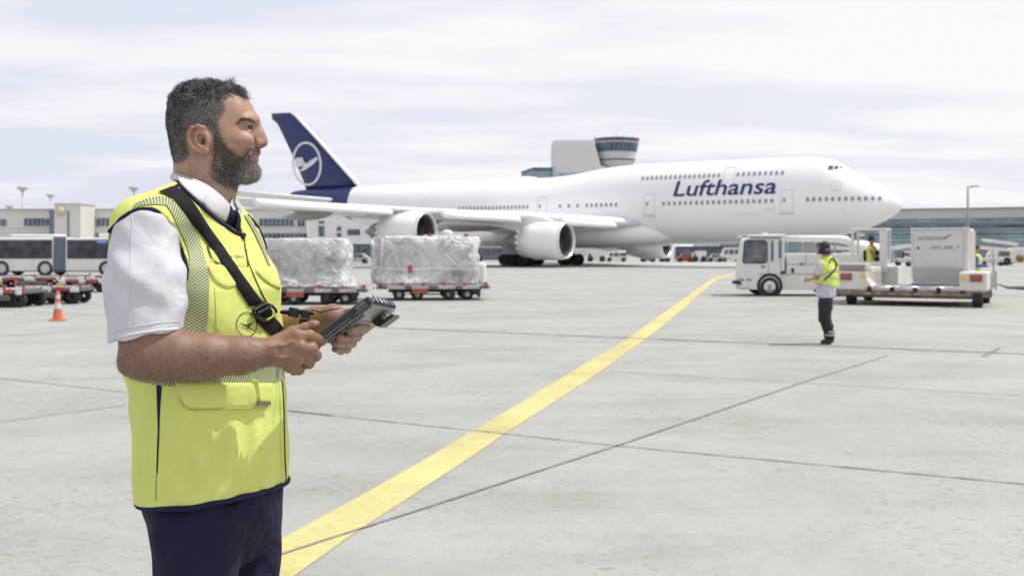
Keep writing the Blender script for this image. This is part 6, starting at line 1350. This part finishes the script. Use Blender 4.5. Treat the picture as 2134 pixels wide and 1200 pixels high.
# collar, tie
def leaf(name, top, bot, tb_, bb, ot, ob, bul, m_=None, n=26, m=8):
    T_, B_ = resample(top, n), resample(bot, n); g_ = []
    for i in range(n):
        p0, n0 = ray(T_[i][0], T_[i][1], tb_); p1, n1 = ray(B_[i][0], B_[i][1], bb); p0 = p0 + n0 * ot; p1 = p1 + n1 * ob
        for j in range(m): s_ = j / (m - 1); g_.append((p0.lerp(p1, s_) + (n0 * (1 - s_) + n1 * s_).normalized() * bul * math.sin(math.pi * s_)) - MANLOC)
    mb = MB().add(g_, [(i * m + j, i * m + j + 1, (i + 1) * m + j + 1, (i + 1) * m + j) for i in range(n - 1) for j in range(m - 1)], smooth=True)
    o = obj(name, mb, m_ or M_shirt, shirt, local=True); sm_ = o.modifiers.new('thickness', 'SOLIDIFY'); sm_.thickness = .0022; sm_.offset = 0; return o
comb = np.concatenate([VW, SW, BW]); bvh_all = BVHTree.FromPolygons([tuple(v) for v in comb], [tuple(q) for q in VQ] + [tuple(q + len(VW)) for q in SQ] + [tuple(q + len(VW) + len(SW)) for q in BQ])
leaf('collar', [(365.5, 361), (381, 366), (404, 374), (427, 385.5), (446, 400), (463, 414), (475, 427)], [(364, 376), (384, 398), (410, 422), (428, 436), (441, 446), (454, 455), (466, 463)], bvh_body, bvh_all, .005, .006, .004)
leaf('collar', [(476, 428), (479, 418), (484, 412), (490, 420)], [(479, 440), (490, 452), (497, 462), (501, 467)], bvh_body, bvh_all, .004, .008, .004)
leaf('collar', [(484, 411), (490, 419), (495, 434), (501, 448)], [(481, 424), (487, 436), (494, 452), (500, 467)], bvh_all, bvh_all, .006, .010, .003)
leaf('tie', [(474, 431), (480, 433), (488, 437)], [(467, 466), (479, 474), (494, 486)], bvh_all, bvh_all, .006, .004, .007, M_trs); tk = toW1(L(481, 441, .075)); 
seam('knot_edge', [(470, 451), (480, 457), (491, 459)], bvh_all, .0020, M_vnavy, shirt, off=.010, n=8)

# --- carrying strap across the chest: a thing of its own
strap_l = Q2((455, 152), (500, 165), (562, 200), (606, 255), (655, 318), (705, 386), (762, 455), (820, 532), (868, 605), (920, 682), (985, 778), (1052, 880), (1120, 985))
strap_r = Q2((560, 110), (592, 116), (632, 134), (690, 200), (745, 272), (792, 350), (860, 450), (920, 530), (978, 615), (1050, 722), (1105, 800), (1165, 880), (1232, 962))
SL = thing('shoulder_strap', 'wide black webbing strap slung diagonally over the yellow vest', 'strap', MANLOC)
def ss(name, l, r_, off, n=60, m_=None, par=None): return strip(name, l, r_, bvh_cl, m_ or M_web, par or SL, off=off, edge=off * .45, n=n, m=9, smooth_it=8)
ss('webbing', strap_l, strap_r, .0085, 90)
ss('webbing', Q2((1165, 1090), (1215, 1140), (1262, 1185), (1290, 1210)), Q2((1265, 1020), (1310, 1070), (1345, 1110), (1385, 1160)), .0085, 24)
ss('webbing_loop', Q2((1125, 1010), (1150, 1050), (1180, 1085)), Q2((1215, 940), (1255, 990), (1290, 1030)), .0125, 16)
M_bk = mat('black_plastic', (.015, .015, .017), .35)
def ring(name, pts, r_, m_, off=.013): return seam(name, pts, bvh_cl, r_, m_, SL, off=off)
ring('buckle', Q2((1122, 1020), (1150, 1066), (1190, 1100), (1215, 1095), (1250, 1072), (1300, 1035), (1290, 1010), (1262, 985), (1225, 950), (1150, 1000), (1122, 1020)), .0032, M_bk); ring('buckle_bar', Q2((1205, 1088), (1240, 1066), (1278, 1040)), .0016, mat('lime_thread', (.5, .62, .05), .6), .017)
ring('buckle_bar', Q2((1140, 1040), (1185, 1012), (1250, 975)), .0030, M_bk, .016)

# --- rugged tablet in his hands
PA, PB, PC = toW1(TA), toW1(TB), toW1(TC)
ua = (PB - PA).normalized(); la = (PB - PA).length; uc_ = (PC - PB); lc = uc_.length; un = ua.cross(uc_.normalized()).normalized()
if un.z > 0: un = -un            # pointing to the back (downwards)
uc = un.cross(ua).normalized();
if uc.dot(uc_) < 0: uc = -uc
TBL = thing('tablet', 'rugged black and silver tablet held in both hands of the man', 'tablet computer', PA)
RM = Matrix((ua, uc, un)).transposed()
def T3(a, c, n): return PA + ua * a + uc * c + un * n
def tbox(name, a0, a1, c0, c1, n0, n1, m_, r_=.002, par=None): return obj(name, MB().rbox(tuple(T3((a0 + a1) / 2, (c0 + c1) / 2, (n0 + n1) / 2)), (abs(a1 - a0), abs(c1 - c0), abs(n1 - n0)), r_, RM), m_, par or TBL)
M_tsil = mat('tablet_silver', (.17, .172, .17), .32, metal=.6, noise=(30, .1)); M_tblk = mat('tablet_black', (.018, .018, .02), .4, noise=(60, .4))
tbox('case', 0, la, 0, lc, 0, .017, M_tblk, .004); tbox('screen', .008, la - .008, .008, lc - .008, -.0012, .001, M_glass, .001)
tbox('back_plate', .012, la - .004, .010, lc - .008, .015, .0225, M_tsil, .003); tbox('back_ridge', .018, la - .03, .022, .030, .021, .028, M_tsil, .003); tbox('back_ridge', .02, la - .05, .042, .052, .021, .0265, M_dgrey, .002); tbox('battery_cover', .03, la - .05, .065, lc - .04, .021, .026, mat('cover_grey', (.17, .18, .18), .4), .003)
for a in (.045, .075): p = T3(a, -.0005, .0085); obj('screw', MB().lathe([(-.001, .0001), (-.001, .0022), (.001, .0030)], p, -uc, 12), mat('brass', (.5, .36, .14), .3, metal=.8), TBL)
tbox('side_latch', .084, .098, -.003, .004, .009, .020, M_tblk); tbox('side_rail', .01, la - .01, -.0015, .002, .013, .016, M_dgrey, .0006); tbox('port_cover', .105, .128, -.002, .002, .003, .012, M_dgrey, .001)
for k in range(9): tbox('end_port', la - .003, la + .0035, lc * (.05 + k * .1), lc * (.05 + k * .1) + lc * (.06 if k % 2 else .045), .002 + (.003 if k % 3 == 0 else 0), .013, mat('port_pale_blue', (.22, .24, .31), .4) if k % 2 == 0 else mat('port_white', (.6, .6, .62), .4), .001)
tbox('end_strip', la - .001, la + .0025, .004, lc - .004, .0005, .004, mat('port_white', (0, 0, 0)), .001)
for k in range(6): tbox('end_rib', la - .002, la + .006, lc * (.10 + k * .155), lc * (.115 + k * .155), .001, .020, mat('rib_blue', (.07, .08, .12), .4), .001)
kb = tbox('stand_bracket', la - .05, la - .025, lc * .62, lc * .85, .022, .038, M_tblk, .003); tbox('stand_clip', la - .045, la - .002, lc * .6, lc * .9, .036, .044, M_tblk, .003, kb)
# harness strap and buckle running from his side to the tablet
HS = thing('harness_strap', 'short black harness strap with plastic buckle between the vest and the tablet', 'strap', MANLOC)
hp = [L(586, 650, .03), L(600, 651, .035), L(615, 649, .04), L(640, 650, .045), L(652, 654, .05)]
obj('webbing', MB().tube([toW1(p) for p in hp], [.010, .011, .012, .011, .009], 8, flat=.4), M_web, HS)
bk = obj('buckle', MB().rbox(tuple(toW1(L(612, 651, .048))), (.024, .010, .021), .004, Matrix.Rotation(R(12), 3, 'Y')), M_bk, HS); obj('buckle', MB().rbox(tuple(toW1(L(636, 655, .050))), (.020, .010, .016), .004, Matrix.Rotation(R(8), 3, 'Y')), M_bk, HS)
obj('cord', MB().tube([toW1(L(648, 645, .05)), toW1(L(668, 651, .06)), toW1(L(690, 645, .07)), toW1(L(708, 643, .075))], .0014, 6), M_web, HS)
wt = obj('wristwatch', MB().rbox(tuple(toW1(L(634, 676, .005))), (.02, .03, .03), .006), M_bk, None); wt.parent = None; tag(wt, 'black wristwatch on the left wrist behind the tablet', 'watch')
# ------------------------------------------------------------------ other people
def person_mesh(name, G, m_, par, loc, it=1):
    V, Q = finish(G, it); V[:, 0] *= 1; return npmesh(name, V, fixor(V, Q), m_, par, None)
def grid_box(x0, x1, y0, y1, z0, z1, st): return Grid((axis_steps([(x0, st), (x1, 0)]), axis_steps([(y0, st), (y1, 0)]), axis_steps([(z0, st), (z1, 0)])))
M_skin2 = mat('skin_plain', (.36, .20, .135), .55, noise=(20, .15)); M_vest2 = mat('vest_yellow_plain', (.62, .72, .13), .7, noise=(9, .08), bump=(14, .5, .02)); M_shirt2 = mat('shirt_pale_checked', (.50, .51, .58), .8, noise=(60, .2, 2)); M_trs2 = mat('work_trousers', (.020, .020, .024), .8, noise=(10, .4), bump=(12, .5, .02)); M_silv = mat('silver_band', (.36, .37, .39), .4)
# man on foot: local frame x right, y away, z up; 1 px = Y/F m
wY = 18.1; base = gp(1722, 717); W0 = Vector((base.x, wY, 0))
wkr = thing('person', 'man in yellow vest and black cap seen from behind, standing beside the white truck', 'person', W0)
s_px = wY / F
def l2(px, py, y=0.0): return np.array([(px - 1722) * s_px, y, CH + (HY - py) * s_px])
b_ = grid_box(-.42, .28, -.30, .30, -.01, 1.80, .010)
b_.ell(l2(1720, 520), (.078, .098, .115), .02); b_.cap(l2(1721, 525), l2(1726, 548), .055, .06, .03); b_.ell(l2(1707, 527, .05), (.02, .02, .03), .01)
b_.cap(l2(1724, 556, -.09), l2(1724, 556, .09), .05, .05, .03); b_.cap(l2(1725, 566), l2(1722, 610), .07, .09, .04)
b_.cap(l2(1705, 552, -.10), l2(1699, 573, -.13), .05, .045, .02); b_.chain([l2(1699, 573, -.13), l2(1692, 577, -.15), l2(1683, 580, -.18), l2(1678, 582, -.2)], [.045, .040, .032, .028], .02)
b_.cap(l2(1738, 555, .12), l2(1741, 590, .15), .05, .04, .02); b_.cap(l2(1741, 590, .15), l2(1715, 585, -.10 + .2), .038, .03, .02)
b_.ell(l2(1675, 582.5, -.21), (.045, .022, .030), .012)
for k in range(4): b_.chain([l2(1673, 580 + k * 2.3, -.225 + k * .012), l2(1668, 583 + k * 1.9, -.235 + k * .012), l2(1671, 586 + k * 1.3, -.24)], [.010, .009, .008], .003)
b_.chain([l2(1678, 579, -.20), l2(1675, 577, -.22), l2(1671, 577.5, -.23)], [.011, .010, .008], .003)
for (xa, xb, xc, dy) in ((1716, 1717, 1727, -.07), (1726, 1722, 1731, .07)):
    b_.chain([l2(xa, 625, dy), l2(xb, 662, dy), l2(xc, 702, dy)], [.075, .055, .04], .03); b_.chain([l2(xc, 708, dy), l2(xc - 10, 711, dy - .04)], [.04, .035], .02)
person_mesh('body', b_, M_skin2, wkr, W0)
g_ = grid_box(-.30, .28, -.28, .28, .95, 1.62, .009)
g_.cap(l2(1709, 550, -.06), l2(1738, 549, .06), .085, .09, .04); g_.chain([l2(1724, 545), l2(1722, 575), l2(1723, 600)], [.115, .165, .175], .04); g_.cap(l2(1712, 562, -.04), l2(1708, 588, -.04), .105, .11, .04); g_.cap(l2(1736, 562, .04), l2(1737, 592, .04), .105, .11, .04); g_.cap(l2(1722, 560, -.10), l2(1722, 590, -.10), .08, .09, .05); g_.cap(l2(1728, 560, .10), l2(1728, 595, .10), .09, .10, .05)
g_.cap(l2(1708, 580, -.12), l2(1702, 592, -.13), .055, .045, .04)
g_.op(lambda x, y, z: (z - l2(0, 594)[2] + x * .25) + 0 * y, (-.3, -.3, .9), (.3, .3, 1.3), 0, 'cut'); g_.disp(lambda x, y, z: .005 * np.sin(x * 50 + z * 20) * np.sin(z * 40 + y * 30), (-.3, -.3, .9), (.3, .3, 1.7))
vm = person_mesh('vest', g_, M_vest2, wkr, W0)
g_ = grid_box(-.32, .30, -.30, .30, .72, 1.45, .009)
g_.chain([l2(1724, 570), l2(1723, 596), l2(1722, 612)], [.125, .155, .165], .04); g_.cap(l2(1721, 600, -.10), l2(1720, 616, -.09), .088, .094, .05); g_.cap(l2(1724, 600, .10), l2(1723, 616, .09), .088, .094, .05)
g_.chain([l2(1707, 551, -.11), l2(1700, 568, -.13)], [.062, .060], .02); g_.chain([l2(1740, 554, .13), l2(1742, 572, .15)], [.062, .060], .02)
g_.op(lambda x, y, z: (z - l2(0, 620)[2]) + 0 * x * y, (-.3, -.3, .7), (.3, .3, 1.3), 0, 'cut'); g_.disp(lambda x, y, z: .004 * np.sin(x * 60 + z * 20), (-.3, -.3, .7), (.3, .3, 1.3))
person_mesh('shirt', g_, M_shirt2, wkr, W0)
g_ = grid_box(-.28, .24, -.24, .24, .08, .95, .010)
g_.chain([l2(1721, 618, -.05), l2(1719, 640, -.06)], [.105, .110], .05); g_.chain([l2(1722, 618, .05), l2(1722, 640, .06)], [.10, .105], .05)
for (xa, xb, xc, dy) in ((1719, 1717, 1728, -.07), (1724, 1722, 1731, .07)): g_.chain([l2(xa, 630, dy), l2(xb, 662, dy), l2((xb + xc) / 2 + 1, 680, dy), l2(xc, 700, dy)], [.112, .098, .085, .080], .03)
g_.disp(lambda x, y, z: .007 * np.sin(z * 45 + x * 30) * np.sin(x * 40 + y * 20), (-.3, -.3, 0), (.3, .3, .95)); person_mesh('trousers', g_, M_trs2, wkr, W0)
for (xc, dy) in ((1728, -.07), (1731, .07)):
    for py in (690, 696.5): p = l2(xc - .3, py, dy); obj('reflective_band', MB().lathe([(-.018, .0875), (.018, .0875)], Vector(p) + W0, (.02, 0, 1), 20), M_silv, wkr)
    g_ = grid_box(xc * 0 + l2(xc, 0)[0] - .24, l2(xc, 0)[0] + .12, dy - .14, dy + .12, -.01, .16, .007); g_.chain([l2(xc + 1, 707, dy), l2(xc - 6, 711.5, dy - .03), l2(xc - 15, 713, dy - .05)], [.062, .050, .038], .02); g_.op(lambda x, y, z: z + 0 * x * y, (-1, -1, -.01), (1, 1, .05), 0, 'cut'); V, Q = finish(g_, 1); npmesh('boot', V, fixor(V, Q), M_black, wkr)
g_ = grid_box(-.16, .14, -.16, .16, 1.50, 1.80, .007); g_.ell(l2(1720, 513), (.088, .108, .085), .01); g_.cap(l2(1720, 520, .0), l2(1722, 530, .02), .082, .070, .02); g_.cap(l2(1723, 528, .0), l2(1726, 537, .0), .075, .066, .02); g_.ell(l2(1716, 524, -.01), (.080, .090, .080), .02); g_.ell(l2(1722, 527, -.01), (.082, .100, .078), .02); g_.cap(l2(1724, 530), l2(1728, 541), .070, .055, .02); V, Q = finish(g_, 1); npmesh('cap', V, fixor(V, Q), mat('cap_black', (.018, .018, .022), .75), wkr)
def on_obj(o, px, py, off=.004, _c={}):
    if o.name not in _c: dg = [Vector(v.co) + W0 for v in o.data.vertices]; _c[o.name] = BVHTree.FromPolygons(dg, [tuple(p.vertices) for p in o.data.polygons])
    p, no = ray(px, py, _c[o.name], Vector((0, wY, 1.5))); return p + no * off
def band(name, path, w_, m_, off=.005):
    a = []; P_ = resample(path, 22)
    for i, q in enumerate(P_):
        d = P_[min(i + 1, 21)] - P_[max(i - 1, 0)]; d /= np.linalg.norm(d); n_ = np.array([-d[1], d[0]]) * w_ / 2; a += [on_obj(vm, *(q + n_), off), on_obj(vm, *(q - n_), off)]
    return obj(name, MB().add(a, [(2 * i, 2 * i + 1, 2 * i + 3, 2 * i + 2) for i in range(21)]), m_, vm, fixn=False)
band('silver_band', [(1701, 584), (1715, 574), (1728, 565.5), (1735, 563.5), (1749, 566)], 3.6, M_silv); band('silver_band', [(1705, 591), (1716, 584), (1722, 576), (1734, 578), (1749, 582)], 3.2, M_silv)
band('crossbody_strap', [(1732, 522 + 14), (1740, 543), (1744, 553), (1738, 564), (1728, 574), (1718, 584)], 3.0, M_web, .012)
# man driving the transporter, and the one at the container
def half_person(label, loc, rz, arms, vest_m, low=False, sleeve=None, arm_m=None):
    t = thing('person', label, 'person', loc, None, rz); a = grid_box(-.35, .35, -.40, .30, -.02, 1.78 if not low else 1.0, .012); z = 0 if not low else -.75
    P_ = lambda x, y, zz_: np.array([x, y, zz_ + z])
    a.ell(P_(0, 0, 1.64), (.078, .095, .115), .02); a.cap(P_(0, .01, 1.6), P_(0, 0, 1.45), .055, .06, .03); a.cap(P_(-.13, 0, 1.40), P_(.13, 0, 1.40), .06, .06, .03); a.cap(P_(0, 0, 1.35), P_(0, 0, .95), .12, .11, .05); a.ell(P_(0, -.095, 1.635), (.012, .016, .018), .01)
    for s_, e, h in arms: a.cap(P_(s_ * .17, 0, 1.38), P_(*e), .048, .04, .02); a.cap(P_(*e), P_(*h), .038, .028, .02); a.ell(P_(h[0], h[1] - .04, h[2]), (.028, .045, .022), .01); [a.chain([P_(h[0] + (k - 1.5) * .017, h[1] - .07, h[2]), P_(h[0] + (k - 1.5) * .019, h[1] - .115, h[2] - .012)], [.009, .007], .002) for k in range(4)]; a.chain([P_(h[0] - s_ * .02, h[1] - .03, h[2]), P_(h[0] - s_ * .045, h[1] - .07, h[2])], [.011, .009], .003)
    if not low:
        for s_ in (-1, 1): a.chain([P_(s_ * .08, 0, .92), P_(s_ * .09, 0, .5), P_(s_ * .09, .01, .08)], [.07, .05, .04], .02)
    else:
        for s_ in (-1, 1): a.chain([P_(s_ * .08, 0, .92), P_(s_ * .12, -.33, .90)], [.075, .055], .02)
    V, Q = finish(a, 1); npmesh('body', V, fixor(V, Q), M_skin2, t)
    a = grid_box(-.35, .35, -.3, .3, .78 + z, 1.52 + z, .012); a.cap(P_(-.14, 0, 1.39), P_(.14, 0, 1.39), .085, .085, .03); a.cap(P_(-.06, 0, 1.32), P_(-.06, 0, .95), .135, .130, .05); a.cap(P_(.06, 0, 1.32), P_(.06, 0, .95), .135, .130, .05); V, Q = finish(a, 1); npmesh('vest', V, fixor(V, Q), vest_m, t)
    if arm_m:
        a = grid_box(-.45, .45, -.42, .3, .8 + z, 1.55 + z, .012)
        for s_, e, h in arms: a.cap(P_(s_ * .17, 0, 1.38), P_(*e), .065, .055, .02); a.cap(P_(*e), P_(*h), .052, .042, .02)
        V, Q = finish(a, 1); npmesh('sleeves', V, fixor(V, Q), arm_m, t)
    if not low:
        a = grid_box(-.3, .3, -.25, .25, .05, 1.0, .012)
        for s_ in (-1, 1): a.chain([P_(s_ * .07, 0, .92), P_(s_ * .09, 0, .5), P_(s_ * .09, .01, .10)], [.115, .085, .07], .03)
        V, Q = finish(a, 1); npmesh('trousers', V, fixor(V, Q), vest_m, t)
        for s_ in (-1, 1): obj('boot', MB().rbox((s_ * .09, -.04, .05), (.11, .28, .10), .04), M_black, t, local=True)
    a = grid_box(-.13, .13, -.13, .13, 1.55 + z, 1.80 + z, .008); a.ell(P_(0, .012, 1.665), (.086, .102, .105), .01); a.ell(P_(0, -.09, 1.60), (.09, .07, .085), .01, 'cut'); V, Q = finish(a, 1); npmesh('hair', V, fixor(V, Q), mat('dark_hair', (.03, .025, .02), .6), t); return t
half_person('driver in yellow vest seated in the glazed cab of the container transporter', tl_((-3.28, 3.05, .52 + .50)), RZ + R(80), [(-1, (-.2, -.12, 1.12), (-.12, -.33, 1.15)), (1, (.2, -.12, 1.12), (.12, -.33, 1.15))], M_vest2, low=True)
pw = wp(2034, 590, 33.4); half_person('worker in yellow clothes with blue sleeves half hidden behind the container', (pw.x + .03, 33.4, .0), R(60), [(-1, (-.26, -.02, 1.12), (-.20, -.26, 1.10)), (1, (.26, -.02, 1.12), (.20, -.26, 1.10))], M_vest2, arm_m=M_blue)
